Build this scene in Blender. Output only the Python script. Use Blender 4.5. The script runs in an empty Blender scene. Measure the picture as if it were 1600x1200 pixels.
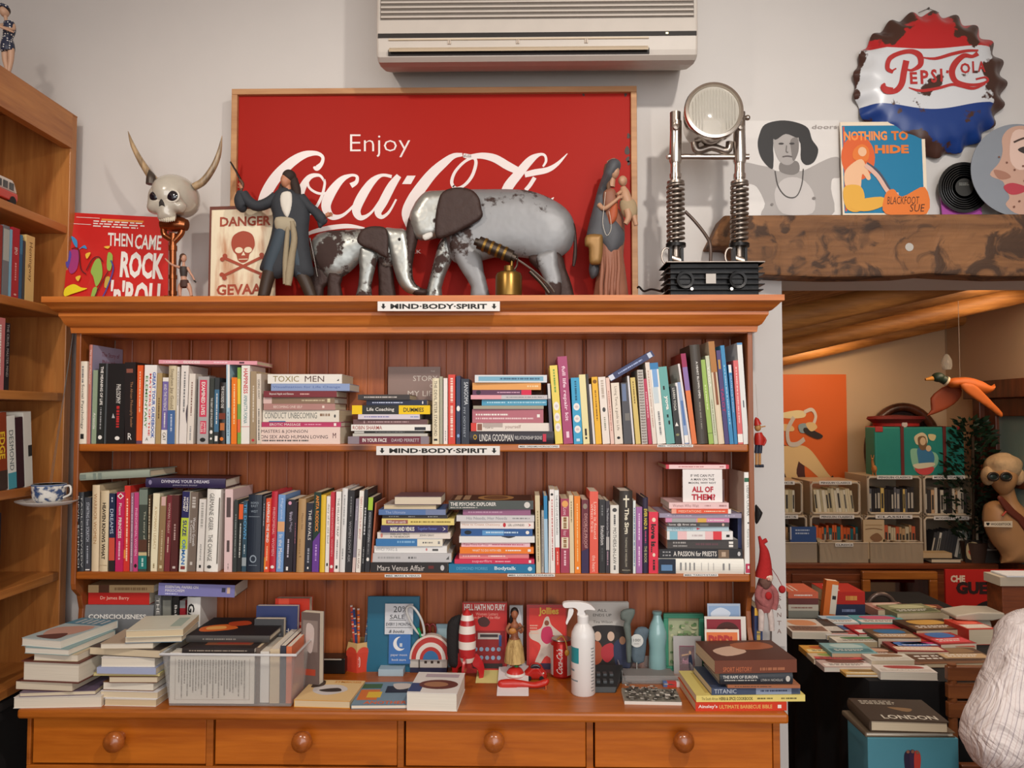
import bpy,bmesh,math,random
import numpy as np
from mathutils import Vector,Matrix
from mathutils.geometry import delaunay_2d_cdt
R=math.radians
scene=bpy.context.scene
# ---------------------------------------------------------------- camera
FPX=1200.0
CAM=Vector((0.0,-1.92,1.49))
CROT=Matrix.Rotation(R(1.0),3,'Z')@Matrix.Rotation(R(92.4),3,'X')
cd=bpy.data.cameras.new('camera');cam=bpy.data.objects.new('camera',cd)
scene.collection.objects.link(cam);scene.camera=cam
cd.sensor_width=36;cd.lens=36*FPX/1600;cd.clip_start=.05
cam.matrix_world=Matrix.Translation(CAM)@CROT.to_4x4()
# ---------------------------------------------------------------- view, world
vs=scene.view_settings
vs.view_transform='Standard';vs.look='None';vs.gamma=1;vs.use_curve_mapping=False
vs.exposure=0.06
world=bpy.data.worlds.new('world');scene.world=world;world.use_nodes=True
wb=world.node_tree.nodes['Background'];wb.inputs[0].default_value=(1.0,.96,.91,1);wb.inputs[1].default_value=.48
# ---------------------------------------------------------------- lights
def aim(o,to):
 o.rotation_euler=(Vector(to)-o.location).to_track_quat('-Z','Y').to_euler()
def spot(name,loc,to,power,col,size,radius=.03,blend=.6):
 l=bpy.data.lights.new(name,'SPOT');l.energy=power;l.color=col;l.spot_size=R(size);l.spot_blend=blend;l.shadow_soft_size=radius
 o=bpy.data.objects.new(name,l);scene.collection.objects.link(o);o.location=loc;aim(o,to);return o
def area(name,loc,to,power,col,sx,sy):
 l=bpy.data.lights.new(name,'AREA');l.shape='RECTANGLE';l.size=sx;l.size_y=sy;l.energy=power;l.color=col
 o=bpy.data.objects.new(name,l);scene.collection.objects.link(o);o.location=loc;aim(o,to);return o
WARM=(1.0,.80,.62);NEUT=(1.0,.92,.84)
spot('ceiling_spot_right',(.62,-1.6,2.72),(.25,0,1.35),66,(1,.94,.87),105,.04,.8)
spot('ceiling_spot_left',(-.95,-1.45,2.72),(-.5,0,1.3),36,(1,.90,.80),105,.04,.8)
area('fill_behind',(.6,-4.2,1.9),(0,0,1.5),60,(.98,.98,1.0),3.2,2.0)  # unseen soft fill lamp added behind the camera
spot('next_room_picture_spot',(1.78,2.35,1.90),(1.78,3.0,1.45),9,(1,.70,.40),130,.03,.8)
area('next_room_glow',(2.25,1.5,2.05),(2.0,1.9,.6),13,(1,.74,.50),.8,.8)
spot('next_room_table_spot',(1.35,.62,1.96),(1.35,.95,.75),20,(1,.86,.72),130,.05,.8)

# ---------------------------------------------------------------- pixel <-> place
def W(px,py,Y):
 d=CROT@Vector(((px-800)/FPX,(600-py)/FPX,-1))
 return CAM+d*((Y-CAM.y)/d.y)
def WZ(px,py,z):
 d=CROT@Vector(((px-800)/FPX,(600-py)/FPX,-1))
 return CAM+d*((z-CAM.z)/d.z)
def S(Y):return FPX/(Y-CAM.y)
CI=CROT.transposed()
def PX(p):
 v=CI@(Vector(p)-CAM);return(800-v.x/v.z*FPX,600+v.y/v.z*FPX)

# ---------------------------------------------------------------- materials
def lin(h):
 h=h.lstrip('#');h=''.join(c*2 for c in h)if len(h)==3 else h;r=[int(h[i:i+2],16)/255 for i in(0,2,4)]
 return tuple((c/12.92 if c<=.04045 else((c+.055)/1.055)**2.4)for c in r)+(1,)
_mats={}
def C(h,rough=.5,metal=0.0,spec=.5,bump=0.0,bscale=200,alpha=1,trans=0,ior=1.45,coat=0,var=.06,emis=0):
 key=(h,rough,metal,spec,bump,bscale,trans,coat,var,emis)
 if key in _mats:return _mats[key]
 m=bpy.data.materials.new('paint_'+h.lstrip('#'));m.use_nodes=True
 nt=m.node_tree;p=nt.nodes['Principled BSDF']
 p.inputs['Base Color'].default_value=lin(h);p.inputs['Roughness'].default_value=rough;p.inputs['Metallic'].default_value=metal
 p.inputs['Transmission Weight'].default_value=trans;p.inputs['IOR'].default_value=ior;p.inputs['Coat Weight'].default_value=coat
 p.inputs['Specular IOR Level'].default_value=spec
 if emis:
  p.inputs['Emission Color'].default_value=lin(h);p.inputs['Emission Strength'].default_value=emis
 if not trans:
  tc=nt.nodes.new('ShaderNodeTexCoord');nz=nt.nodes.new('ShaderNodeTexNoise');nz.inputs['Scale'].default_value=bscale if bump else 25
  nz.inputs['Detail'].default_value=4
  nt.links.new(tc.outputs['Object'],nz.inputs['Vector'])
  if var:
   mx=nt.nodes.new('ShaderNodeMix');mx.data_type='RGBA';c=lin(h)
   mx.inputs['A'].default_value=tuple(v*(1-var)for v in c[:3])+(1,);mx.inputs['B'].default_value=tuple(min(1,v*(1+var))for v in c[:3])+(1,)
   nt.links.new(nz.outputs['Fac'],mx.inputs['Factor']);nt.links.new(mx.outputs['Result'],p.inputs['Base Color'])
  if bump:
   b=nt.nodes.new('ShaderNodeBump');b.inputs['Strength'].default_value=bump;b.inputs['Distance'].default_value=.004
   nt.links.new(nz.outputs['Fac'],b.inputs['Height']);nt.links.new(b.outputs['Normal'],p.inputs['Normal'])
 _mats[key]=m;return m
def clearmat(name,tint='#F0EEEA',rough=.12,mixf=.09,dens=None):
 """thin clear plastic: mostly see-through with gloss and a little haze"""
 if name in _mats:return _mats[name]
 m=bpy.data.materials.new(name);m.use_nodes=True;nt=m.node_tree;nt.nodes.clear()
 o=nt.nodes.new('ShaderNodeOutputMaterial');t=nt.nodes.new('ShaderNodeBsdfTransparent');t.inputs[0].default_value=(.93,.93,.93,1)
 p=nt.nodes.new('ShaderNodeBsdfPrincipled');p.inputs['Base Color'].default_value=lin(tint);p.inputs['Roughness'].default_value=rough
 mx=nt.nodes.new('ShaderNodeMixShader');fr=nt.nodes.new('ShaderNodeLayerWeight');fr.inputs[0].default_value=.35
 mr=nt.nodes.new('ShaderNodeMapRange');mr.inputs['To Min'].default_value=mixf;mr.inputs['To Max'].default_value=min(1,mixf+.4)
 nt.links.new(fr.outputs['Facing'],mr.inputs['Value']);nt.links.new(mr.outputs[0],mx.inputs[0])
 nt.links.new(t.outputs[0],mx.inputs[1]);nt.links.new(p.outputs[0],mx.inputs[2]);nt.links.new(mx.outputs[0],o.inputs[0])
 _mats[name]=m;return m
def wood(name,c1,c2,knot,axis='X',rough=.38,scale=1.0,knots=True,contrast=1.0,coat=.15):
 if name in _mats:return _mats[name]
 m=bpy.data.materials.new(name);m.use_nodes=True;nt=m.node_tree;N=nt.nodes.new;L=nt.links.new
 p=nt.nodes['Principled BSDF'];p.inputs['Roughness'].default_value=rough;p.inputs['Coat Weight'].default_value=coat;p.inputs['Coat Roughness'].default_value=.3
 tc=N('ShaderNodeTexCoord');mp=N('ShaderNodeMapping');s={'X':(1.2,14,14),'Z':(14,14,1.2),'Y':(14,1.2,14)}[axis]
 mp.inputs['Scale'].default_value=tuple(v*scale for v in s);L(tc.outputs['Object'],mp.inputs['Vector'])
 n1=N('ShaderNodeTexNoise');n1.inputs['Scale'].default_value=1.5;n1.inputs['Detail'].default_value=5;n1.inputs['Distortion'].default_value=.6
 L(mp.outputs[0],n1.inputs['Vector'])
 n2=N('ShaderNodeTexNoise');n2.inputs['Scale'].default_value=9;n2.inputs['Detail'].default_value=6;L(mp.outputs[0],n2.inputs['Vector'])
 ad=N('ShaderNodeMath');ad.operation='MULTIPLY_ADD';ad.inputs[1].default_value=.45;L(n2.outputs['Fac'],ad.inputs[0]);L(n1.outputs['Fac'],ad.inputs[2])
 cr=N('ShaderNodeValToRGB');cr.color_ramp.elements[0].position=.5;cr.color_ramp.elements[1].position=.95
 cr.color_ramp.elements[0].color=lin(c1);cr.color_ramp.elements[1].color=lin(c2);L(ad.outputs[0],cr.inputs[0])
 out=cr.outputs[0]
 if knots:
  mk=N('ShaderNodeMapping');k={'X':(2.6,5.2,5.2),'Z':(5.2,5.2,2.6),'Y':(5.2,2.6,5.2)}[axis];mk.inputs['Scale'].default_value=k
  L(tc.outputs['Object'],mk.inputs['Vector']);v=N('ShaderNodeTexVoronoi');v.inputs['Scale'].default_value=1.0;L(mk.outputs[0],v.inputs['Vector'])
  kr=N('ShaderNodeMapRange');kr.inputs['From Min'].default_value=.04;kr.inputs['From Max'].default_value=.13;kr.inputs['To Min'].default_value=1;kr.inputs['To Max'].default_value=0
  L(v.outputs['Distance'],kr.inputs['Value']);mx=N('ShaderNodeMix');mx.data_type='RGBA';L(kr.outputs[0],mx.inputs['Factor']);L(out,mx.inputs['A']);mx.inputs['B'].default_value=lin(knot)
  out=mx.outputs['Result']
 L(out,p.inputs['Base Color'])
 b=N('ShaderNodeBump');b.inputs['Strength'].default_value=.12;b.inputs['Distance'].default_value=.003;L(n2.outputs['Fac'],b.inputs['Height']);L(b.outputs[0],p.inputs['Normal'])
 _mats[name]=m;return m
def pagemat():
 if 'pages' in _mats:return _mats['pages']
 m=bpy.data.materials.new('page_edges');m.use_nodes=True;nt=m.node_tree;N=nt.nodes.new;L=nt.links.new
 p=nt.nodes['Principled BSDF'];p.inputs['Roughness'].default_value=.9
 tc=N('ShaderNodeTexCoord');mp=N('ShaderNodeMapping');mp.inputs['Scale'].default_value=(1400,6,6);L(tc.outputs['Object'],mp.inputs[0])
 n=N('ShaderNodeTexNoise');n.inputs['Scale'].default_value=1;L(mp.outputs[0],n.inputs['Vector'])
 oi=N('ShaderNodeObjectInfo');cr=N('ShaderNodeValToRGB');cr.color_ramp.elements[0].color=lin('#EDE6D8');cr.color_ramp.elements[1].color=lin('#D9C39C')
 L(oi.outputs['Random'],cr.inputs[0]);hs=N('ShaderNodeMix');hs.data_type='RGBA';hs.blend_type='MULTIPLY'
 mr=N('ShaderNodeMapRange');mr.inputs['From Min'].default_value=.3;mr.inputs['From Max'].default_value=.7;mr.inputs['To Min'].default_value=.3;mr.inputs['To Max'].default_value=0
 L(n.outputs['Fac'],mr.inputs['Value']);L(mr.outputs[0],hs.inputs['Factor']);L(cr.outputs[0],hs.inputs['A']);hs.inputs['B'].default_value=(.55,.5,.42,1)
 L(hs.outputs['Result'],p.inputs['Base Color']);_mats['pages']=m;return m
def rusty(name,base,rust='#4A3028',amount=.5,scale=14,metal=.7,rough=.35,axis=None,lo=None):
 """metal sheet with worn rusty patches; noise mask in the thing's own space"""
 if name in _mats:return _mats[name]
 m=bpy.data.materials.new(name);m.use_nodes=True;nt=m.node_tree;N=nt.nodes.new;L=nt.links.new
 p=nt.nodes['Principled BSDF'];tc=N('ShaderNodeTexCoord');n=N('ShaderNodeTexNoise');n.inputs['Scale'].default_value=scale;n.inputs['Detail'].default_value=8;n.inputs['Roughness'].default_value=.65
 L(tc.outputs['Object'],n.inputs['Vector']);mr=N('ShaderNodeMapRange');mr.inputs['From Min'].default_value=1-amount-.02;mr.inputs['From Max'].default_value=1-amount+.02
 L(n.outputs['Fac'],mr.inputs['Value']);mx=N('ShaderNodeMix');mx.data_type='RGBA';mx.inputs['A'].default_value=lin(base);mx.inputs['B'].default_value=lin(rust)
 L(mr.outputs[0],mx.inputs['Factor']);L(mx.outputs['Result'],p.inputs['Base Color'])
 for sock,a,b in(('Metallic',metal,.1),('Roughness',rough,.8)):
  q=N('ShaderNodeMapRange');q.inputs['To Min'].default_value=a;q.inputs['To Max'].default_value=b;L(mr.outputs[0],q.inputs['Value']);L(q.outputs[0],p.inputs[sock])
 n3=N('ShaderNodeTexNoise');n3.inputs['Scale'].default_value=scale*2.2;L(tc.outputs['Object'],n3.inputs['Vector'])
 b=N('ShaderNodeBump');b.inputs['Strength'].default_value=.5;b.inputs['Distance'].default_value=.006;L(n3.outputs['Fac'],b.inputs['Height']);L(b.outputs[0],p.inputs['Normal'])
 _mats[name]=m;return m

# ---------------------------------------------------------------- text shapes from the built-in font
_txt={}
def text_shape(s,bold=0.0,shear=0.0):
 key=(s,bold,shear)
 if key in _txt:return _txt[key]
 c=bpy.data.curves.new('t','FONT');c.body=s;c.offset=bold;c.shear=shear;c.resolution_u=2;c.fill_mode='FRONT'
 o=bpy.data.objects.new('t',c);scene.collection.objects.link(o)
 dg=bpy.context.evaluated_depsgraph_get();me=o.evaluated_get(dg).to_mesh()
 vs_=np.array([v.co[:2]for v in me.vertices])if len(me.vertices)else np.zeros((1,2));fs=[tuple(p.vertices)for p in me.polygons]
 o.evaluated_get(dg).to_mesh_clear();bpy.data.objects.remove(o);bpy.data.curves.remove(c)
 mn=vs_.min(0);sz=np.maximum(vs_.max(0)-mn,1e-6);_txt[key]=((vs_-mn)/sz,fs,sz);return _txt[key]

def crom(pts,n=6,closed=False):
 P=[np.array(p,float)for p in pts];out=[];m=len(P)
 rng=range(m)if closed else range(m-1)
 for i in rng:
  if closed:a,b,c,d=P[i-1],P[i],P[(i+1)%m],P[(i+2)%m]
  else:a,b,c,d=P[max(i-1,0)],P[i],P[i+1],P[min(i+2,m-1)]
  for k in range(n):
   t=k/n;out.append(.5*(2*b+(c-a)*t+(2*a-5*b+4*c-d)*t*t+(3*b-a-3*c+d)*t**3))
 if not closed:out.append(P[-1])
 return out

# ---------------------------------------------------------------- mesh builder
ORG={}
class G:
 def __init__(s):s.v=[];s.f=[];s.m=[];s.ms=[];s.T=None
 def _mi(s,mat):
  if mat not in s.ms:s.ms.append(mat)
  return s.ms.index(mat)
 def add(s,vs_,fs,mat):
  b=len(s.v);i=s._mi(mat)
  for v in vs_:
   v=Vector(v);s.v.append(s.T@v if s.T else v)
  for f in fs:s.f.append(tuple(b+k for k in f));s.m.append(i)
  return s
 def box(s,x0,x1,y0,y1,z0,z1,mat):
  return s.add([(x0,y0,z0),(x1,y0,z0),(x1,y1,z0),(x0,y1,z0),(x0,y0,z1),(x1,y0,z1),(x1,y1,z1),(x0,y1,z1)],
     [(0,3,2,1),(4,5,6,7),(0,1,5,4),(1,2,6,5),(2,3,7,6),(3,0,4,7)],mat)
 def hexa(s,p,mat):  # 8 points: front 4 (bl br tr tl) then back 4
  return s.add(p,[(0,1,2,3),(5,4,7,6),(4,0,3,7),(1,5,6,2),(3,2,6,7),(4,5,1,0)],mat)
 def tube(s,pts,rad,mat,n=10,smooth=0,caps=True,closed=False):
  pts=[Vector(p)for p in pts]
  if not hasattr(rad,'__len__'):rad=[rad]*len(pts)
  if smooth:
   q=crom([tuple(p)+(r,)for p,r in zip(pts,rad)],smooth,closed);pts=[Vector(a[:3])for a in q];rad=[max(1e-5,a[3])for a in q]
  k=len(pts);up=None;vs_=[];fs=[]
  for i,p in enumerate(pts):
   t=(pts[(i+1)%k]-pts[i-1])if closed else(pts[min(i+1,k-1)]-pts[max(i-1,0)])
   t=t.normalized()if t.length>1e-9 else Vector((0,0,1))
   if up is None:
    up=t.orthogonal().normalized()
   up=(up-t*up.dot(t)).normalized();w=t.cross(up)
   for j in range(n):
    a=2*math.pi*j/n;vs_.append(p+(up*math.cos(a)+w*math.sin(a))*rad[i])
  for i in range(k if closed else k-1):
   for j in range(n):
    a=i*n+j;b=i*n+(j+1)%n;c=((i+1)%k)*n+(j+1)%n;d=((i+1)%k)*n+j;fs.append((a,b,c,d))
  if caps and not closed:fs+=[tuple(range(n-1,-1,-1)),tuple((k-1)*n+j for j in range(n))]
  return s.add(vs_,fs,mat)
 def lathe(s,prof,c,mat,n=24,axis=(0,0,1),xs=1.0,ys=1.0):
  ax=Vector(axis).normalized();u=ax.orthogonal().normalized()if abs(ax.z)<.99 else Vector((1,0,0));w=ax.cross(u);c=Vector(c);vs_=[];fs=[]
  for r,h in prof:
   for j in range(n):
    a=2*math.pi*j/n;vs_.append(c+ax*h+u*(r*xs*math.cos(a))+w*(r*ys*math.sin(a)))
  for i in range(len(prof)-1):
   for j in range(n):fs.append((i*n+j,i*n+(j+1)%n,(i+1)*n+(j+1)%n,(i+1)*n+j))
  if prof[0][0]>1e-6:fs.append(tuple(range(n-1,-1,-1)))
  if prof[-1][0]>1e-6:fs.append(tuple((len(prof)-1)*n+j for j in range(n)))
  return s.add(vs_,fs,mat)
 def blob(s,c,r,mat,bumps=(),nu=20,nv=14,rot=None):
  c=Vector(c);vs_=[];fs=[];B=[(Vector(d).normalized(),a,g)for d,a,g in bumps]
  for i in range(nv+1):
   th=math.pi*i/nv
   for j in range(nu):
    ph=2*math.pi*j/nu;d=Vector((math.sin(th)*math.cos(ph),math.sin(th)*math.sin(ph),math.cos(th)));k=1.0
    for bd,a,g in B:k+=a*math.exp(-((d-bd).length/g)**2)
    p=Vector((d.x*r[0],d.y*r[1],d.z*r[2]))*k
    vs_.append(c+(rot@p if rot else p))
  for i in range(nv):
   for j in range(nu):fs.append((i*nu+j,(i+1)*nu+j,(i+1)*nu+(j+1)%nu,i*nu+(j+1)%nu))
  return s.add(vs_,fs,mat)
 def slab(s,pts,th,mat,d=(0,1,0)):  # planar outline pushed along d
  pts=[Vector(p)for p in pts];n=len(pts);d=Vector(d)*th
  return s.add(pts+[p+d for p in pts],[tuple(range(n)),tuple(range(2*n-1,n-1,-1))]+[(i,i+n,(i+1)%n+n,(i+1)%n)for i in range(n)],mat)
 def slabpx(s,out,Y,th,mat,sm=0):
  if sm:out=crom(out,sm,True)
  return s.slab([W(p[0],p[1],Y)for p in out],th,mat)
 def puff(s,out,Y,T,mat,sm=3,edge=None,step=None,flat=1.0,rim=.0015,zmin=None):
  """rounded body whose outline is given; real thickness 2T, rounded over 'edge' metres"""
  if sm:out=crom(out,sm,True)
  P=np.array([[W(a[0],a[1],Y).x,max(W(a[0],a[1],Y).z,zmin if zmin is not None else-9)]for a in out]);n=len(P)
  size=max(np.ptp(P[:,0]),np.ptp(P[:,1]));step=step or size/26;edge=edge or T*1.6
  A=P;Bq=np.roll(P,-1,0)
  def dist(q):
   ab=Bq-A;t=np.clip(((q-A)*ab).sum(1)/np.maximum((ab**2).sum(1),1e-12),0,1);return np.sqrt((((A+ab*t[:,None])-q)**2).sum(1)).min()
  def inside(q):
   c=(A[:,1]>q[1])!=(Bq[:,1]>q[1]);xx=(Bq[:,0]-A[:,0])*(q[1]-A[:,1])/np.where(Bq[:,1]==A[:,1],1e-9,Bq[:,1]-A[:,1])+A[:,0]
   return(np.sum(c&(q[0]<xx))%2)==1
  pts=[Vector(p)for p in P];row=0
  z=P[:,1].min()
  while z<P[:,1].max():
   x=P[:,0].min()+(step/2 if row%2 else 0)
   while x<P[:,0].max():
    q=np.array([x,z])
    if inside(q)and dist(q)>step*.4:pts.append(Vector((x,z)))
    x+=step
   z+=step*.87;row+=1
  r=delaunay_2d_cdt(pts,[],[list(range(n))],1,1e-7);V2,F2=r[0],r[2]
  hs=[]
  for p in V2:
   d=dist(np.array(p));k=min(d/edge,1);hs.append(T*math.sqrt(max(0,1-(1-k)**2))+rim)
  m=len(V2);vs_=[(p[0],Y-h,p[1])for p,h in zip(V2,hs)]+[(p[0],Y+h*flat,p[1])for p,h in zip(V2,hs)]
  fs=[tuple(f)for f in F2]+[tuple(m+i for i in reversed(f))for f in F2]
  cnt={}
  for f in F2:
   for i in range(len(f)):
    e=(f[i],f[(i+1)%len(f)]);cnt[e]=cnt.get(e,0)+1
  for(a,b)in list(cnt):
   if(b,a)not in cnt:fs.append((b,a,a+m,b+m))
  return s.add(vs_,fs,mat)
 def ribbon(s,pts,mp,mat,sm=6,n=0):
  """flat brush stroke: pts (u, v, width) in drawing units, mp maps (u, v) to a point"""
  q=crom(pts,sm)if sm else[np.array(p,float)for p in pts];Lp=[];Rp=[]
  for i,a in enumerate(q):
   t=q[min(i+1,len(q)-1)][:2]-q[max(i-1,0)][:2];l=np.hypot(*t)or 1;nx,ny=-t[1]/l,t[0]/l;h=max(a[2],.01)/2
   Lp.append(mp(a[0]+nx*h,a[1]+ny*h));Rp.append(mp(a[0]-nx*h,a[1]-ny*h))
  k=len(q);return s.add(Lp+Rp,[(i,i+1,k+i+1,k+i)for i in range(k-1)],mat)
 def text(s,txt,O,U,V,mat,bold=0.0,shear=0.0):
  """text fitted in the box: O lower-left corner, U full width vector, V full height vector"""
  p,f,sz=text_shape(txt,bold,shear);O,U,V=Vector(O),Vector(U),Vector(V)
  return s.add([O+U*a+V*b for a,b in p],f,mat)
 def textpx(s,txt,x0,y0,x1,y1,Y,mat,bold=0.0,shear=0.0):
  a=W(x0,y1,Y);b=W(x1,y1,Y);c=W(x0,y0,Y);return s.text(txt,a,b-a,c-a,mat,bold,shear)
 def art(s,O,U,V,elems,eps=.00012,base=1):
  """printed matter: O top-left corner, U right vector, V down vector, coordinates 0..1"""
  O,U,V=Vector(O),Vector(U),Vector(V);Nn=V.cross(U).normalized()
  def M(lv):return lambda u,v:O+U*u+V*v+Nn*(eps*lv)
  lv=base
  for e in elems:
   k=e[0];col=e[1];mat=C(col,.55,var=0)if isinstance(col,str)else col;mp=M(lv)
   if k=='r':s.add([mp(e[2],e[5]),mp(e[4],e[5]),mp(e[4],e[3]),mp(e[2],e[3])],[(0,1,2,3)],mat)
   elif k=='p':s.add([mp(a,b)for a,b in reversed(e[2])],[tuple(range(len(e[2])))],mat)
   elif k=='s':o=crom(e[2],4,True);s.add([mp(a[0],a[1])for a in reversed(o)],[tuple(range(len(o)))],mat)
   elif k=='e':s.add([mp(e[2]+e[4]*math.cos(t*math.pi/12),e[3]-e[5]*math.sin(t*math.pi/12))for t in range(24)],[tuple(range(24))],mat)
   elif k=='t':s.text(e[2],mp(e[3],e[6]),U*(e[5]-e[3]),-V*(e[6]-e[4]),mat,*(e[7:]))
   elif k=='tv':s.text(e[2],mp(e[3],e[4]),V*(e[6]-e[4]),U*(e[5]-e[3]),mat,*(e[7:]))
   elif k=='d':  # illegible small print running along v
    cu,hw=(e[2]+e[4])/2,(e[4]-e[2])*.36;e=(0,0,cu-hw,e[3],cu+hw,e[5]);rr=random.Random(len(s.v));v=e[3];
    while v<e[5]:
     l=rr.uniform(.006,.03);q=min(v+l,e[5]);s.add([mp(e[2],q),mp(e[4],q),mp(e[4],v),mp(e[2],v)],[(0,1,2,3)],mat);v=q+rr.choice((.004,.004,.012))
   elif k=='h':  # lines of illegible small print running along u: x0,y0,x1,y1,n
    rr=random.Random(len(s.v));n=e[6]
    for i in range(n):
     v0=e[3]+(e[5]-e[3])*i/n;v1=v0+(e[5]-e[3])/n*.45;u=e[2];end=e[4]-(e[4]-e[2])*rr.uniform(0,.2)
     while u<end:
      l=(e[4]-e[2])*rr.uniform(.05,.16);q=min(u+l,end);s.add([mp(u,v1),mp(q,v1),mp(q,v0),mp(u,v0)],[(0,1,2,3)],mat);u=q+l*.3
   elif k=='l':s.ribbon([(a[0],a[1],a[2]if len(a)>2 else e[3])for a in e[2]],mp,mat,5)
   elif k=='ln':s.ribbon([(a[0],a[1],e[3])for a in e[2]],mp,mat,0)
   lv+=1
  return s
 def obj(s,name,parent=None,origin=None,smooth=None,bevel=0,world_m=None,sub=0):
  me=bpy.data.meshes.new(name);root=parent
  if world_m is not None:o0=Vector((0,0,0))
  elif parent is not None:o0=ORG.get(parent.name,Vector((0,0,0)))
  else:
   if origin is None:
    a=np.array([tuple(v)for v in s.v]);origin=Vector(((a[:,0].min()+a[:,0].max())/2,(a[:,1].min()+a[:,1].max())/2,a[:,2].min()))
   o0=Vector(origin)
  me.from_pydata([tuple(v-o0)for v in s.v],[],s.f)
  for m in s.ms:me.materials.append(m)
  me.polygons.foreach_set('material_index',s.m)
  if smooth is not None:
   me.polygons.foreach_set('use_smooth',[True]*len(me.polygons));me.set_sharp_from_angle(angle=R(smooth))
  me.validate();me.update()
  o=bpy.data.objects.new(name,me);scene.collection.objects.link(o)
  if parent is not None:o.parent=parent;ORG[o.name]=o0
  elif world_m is None:o.location=o0;ORG[o.name]=o0
  else:ORG[o.name]=Vector((0,0,0))
  if world_m is not None and parent is None:o.matrix_world=world_m
  if bevel:
   b=o.modifiers.new('bevel','BEVEL');b.width=bevel;b.segments=2;b.limit_method='ANGLE';b.angle_limit=R(40)
  if sub:
   b=o.modifiers.new('sub','SUBSURF');b.levels=sub;b.render_levels=sub
  return o
LABELS=[]
def tag(o,label,cat,group=None,kind=None):
 o['label']=label;o['category']=cat;LABELS.append((label,o.name,group))
 if group:o['group']=group
 if kind:o['kind']=kind
 return o
def thing(name,label,cat,loc,group=None):
 o=bpy.data.objects.new(name,None);scene.collection.objects.link(o);o.location=loc;o.empty_display_size=.05
 ORG[o.name]=Vector(loc);return tag(o,label,cat,group)
def struct(g,name,**k):
 o=g.obj(name,**k)
 if o.parent is None:o['kind']='structure'
 return o
# ================================================================ the room
ZC=.826;YB=.16;YW=.185;YT=.425
ZT=W(800,461,-.07).z;ZS1=W(800,694,0).z;ZS2=W(800,896,0).z
JX=W(1222,500,YW).x;ZL=W(1300,432,YW).z
def wallmat(name,h,bump=.25):
 m=C(h,.85,bump=bump,bscale=9,var=.03);m.name=name;return m
plaster=wallmat('cream_plaster','#D2CDC8');plaster2=wallmat('next_room_plaster','#C9AE90');ceilm=C('#D9C9B4',.9)
def floormat():
 m=bpy.data.materials.new('floor_tiles');m.use_nodes=True;nt=m.node_tree;p=nt.nodes['Principled BSDF']
 tc=nt.nodes.new('ShaderNodeTexCoord');b=nt.nodes.new('ShaderNodeTexBrick');b.offset=0;b.inputs['Scale'].default_value=3.2
 b.inputs['Color1'].default_value=lin('#7A4A33');b.inputs['Color2'].default_value=lin('#6B3F2B');b.inputs['Mortar'].default_value=lin('#4A3A30');b.inputs['Brick Width'].default_value=1;b.inputs['Row Height'].default_value=1
 nt.links.new(tc.outputs['Object'],b.inputs[0]);nt.links.new(b.outputs[0],p.inputs['Base Color']);p.inputs['Roughness'].default_value=.4;return m
g=G();g.box(-2.1,5.2,-3.6,3.3,-.06,0,floormat());struct(g,'floor')
g=G();g.box(-1.95,JX,YW,YT,0,3.2,plaster);g.box(JX,3.6,YW,YT,ZL,3.2,plaster);struct(g,'wall_back')
g=G();g.box(-1.95,-1.8,-3.6,YW,0,3.2,plaster);struct(g,'wall_left')
g=G();g.box(-1.95,3.6,-3.6,YW,3.2,3.3,ceilm);struct(g,'ceiling')
g=G();g.box(3.6,3.75,-3.6,YT,0,3.3,plaster);struct(g,'wall_right')
# next room
YF=2.95;XR=W(1478,600,YF).x
g=G();g.box(JX-.9,XR+.12,YF,YF+.12,0,3.4,plaster2);struct(g,'wall_far')
g=G();g.box(JX-1.0,JX-.9,YT,YF+.12,0,3.4,plaster2);struct(g,'wall_far_left')
DY0,DY1=1.15,2.62;DZ=1.66
g=G();g.box(XR,XR+.12,YT,DY0,0,3.4,plaster2);g.box(XR,XR+.12,DY1,YF,0,3.4,plaster2);g.box(XR,XR+.12,DY0,DY1,DZ,3.4,plaster2);struct(g,'wall_far_right')
def zc(x,y):return 1.885+.225*(x-1.7)+.085*(YF-y)
reed=wood('reed_ceiling_wood','#7A4A26','#C98C4C','#3A1E0C','X',.7,2.2,False,coat=0)
g=G();x0,x1=JX-.95,XR+.1;nr=150;rr=random.Random(3)
for i in range(nr):  # rows of reeds running along the slope
 y=YT+(YF-YT)*(i+.5)/nr;r=.0095*rr.uniform(.8,1.15);j=rr.uniform(-.004,.004)
 g.tube([(x0,y,zc(x0,y)+r+j),(x1,y,zc(x1,y)+r-j)],r,reed,6)
g.add([(x0,YT,zc(x0,YT)+.02),(x1,YT,zc(x1,YT)+.02),(x1,YF,zc(x1,YF)+.02),(x0,YF,zc(x0,YF)+.02)],[(0,1,2,3)],reed)
struct(g,'ceiling_next_room',smooth=50)
beamw=wood('pole_beam_wood','#8A5424','#D2924C','#5A2F12','X',.55,.8,False,coat=0)
for k,(y,r)in enumerate(((2.75,.045),(2.05,.05),(1.4,.04),(.95,.05))):
 g=G();g.tube([(x0,y,zc(x0,y)-r*.7),(x1,y,zc(x1,y)-r*.7)],r,beamw,12);struct(g,'trim_%d'%(k+1),smooth=50)
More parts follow.
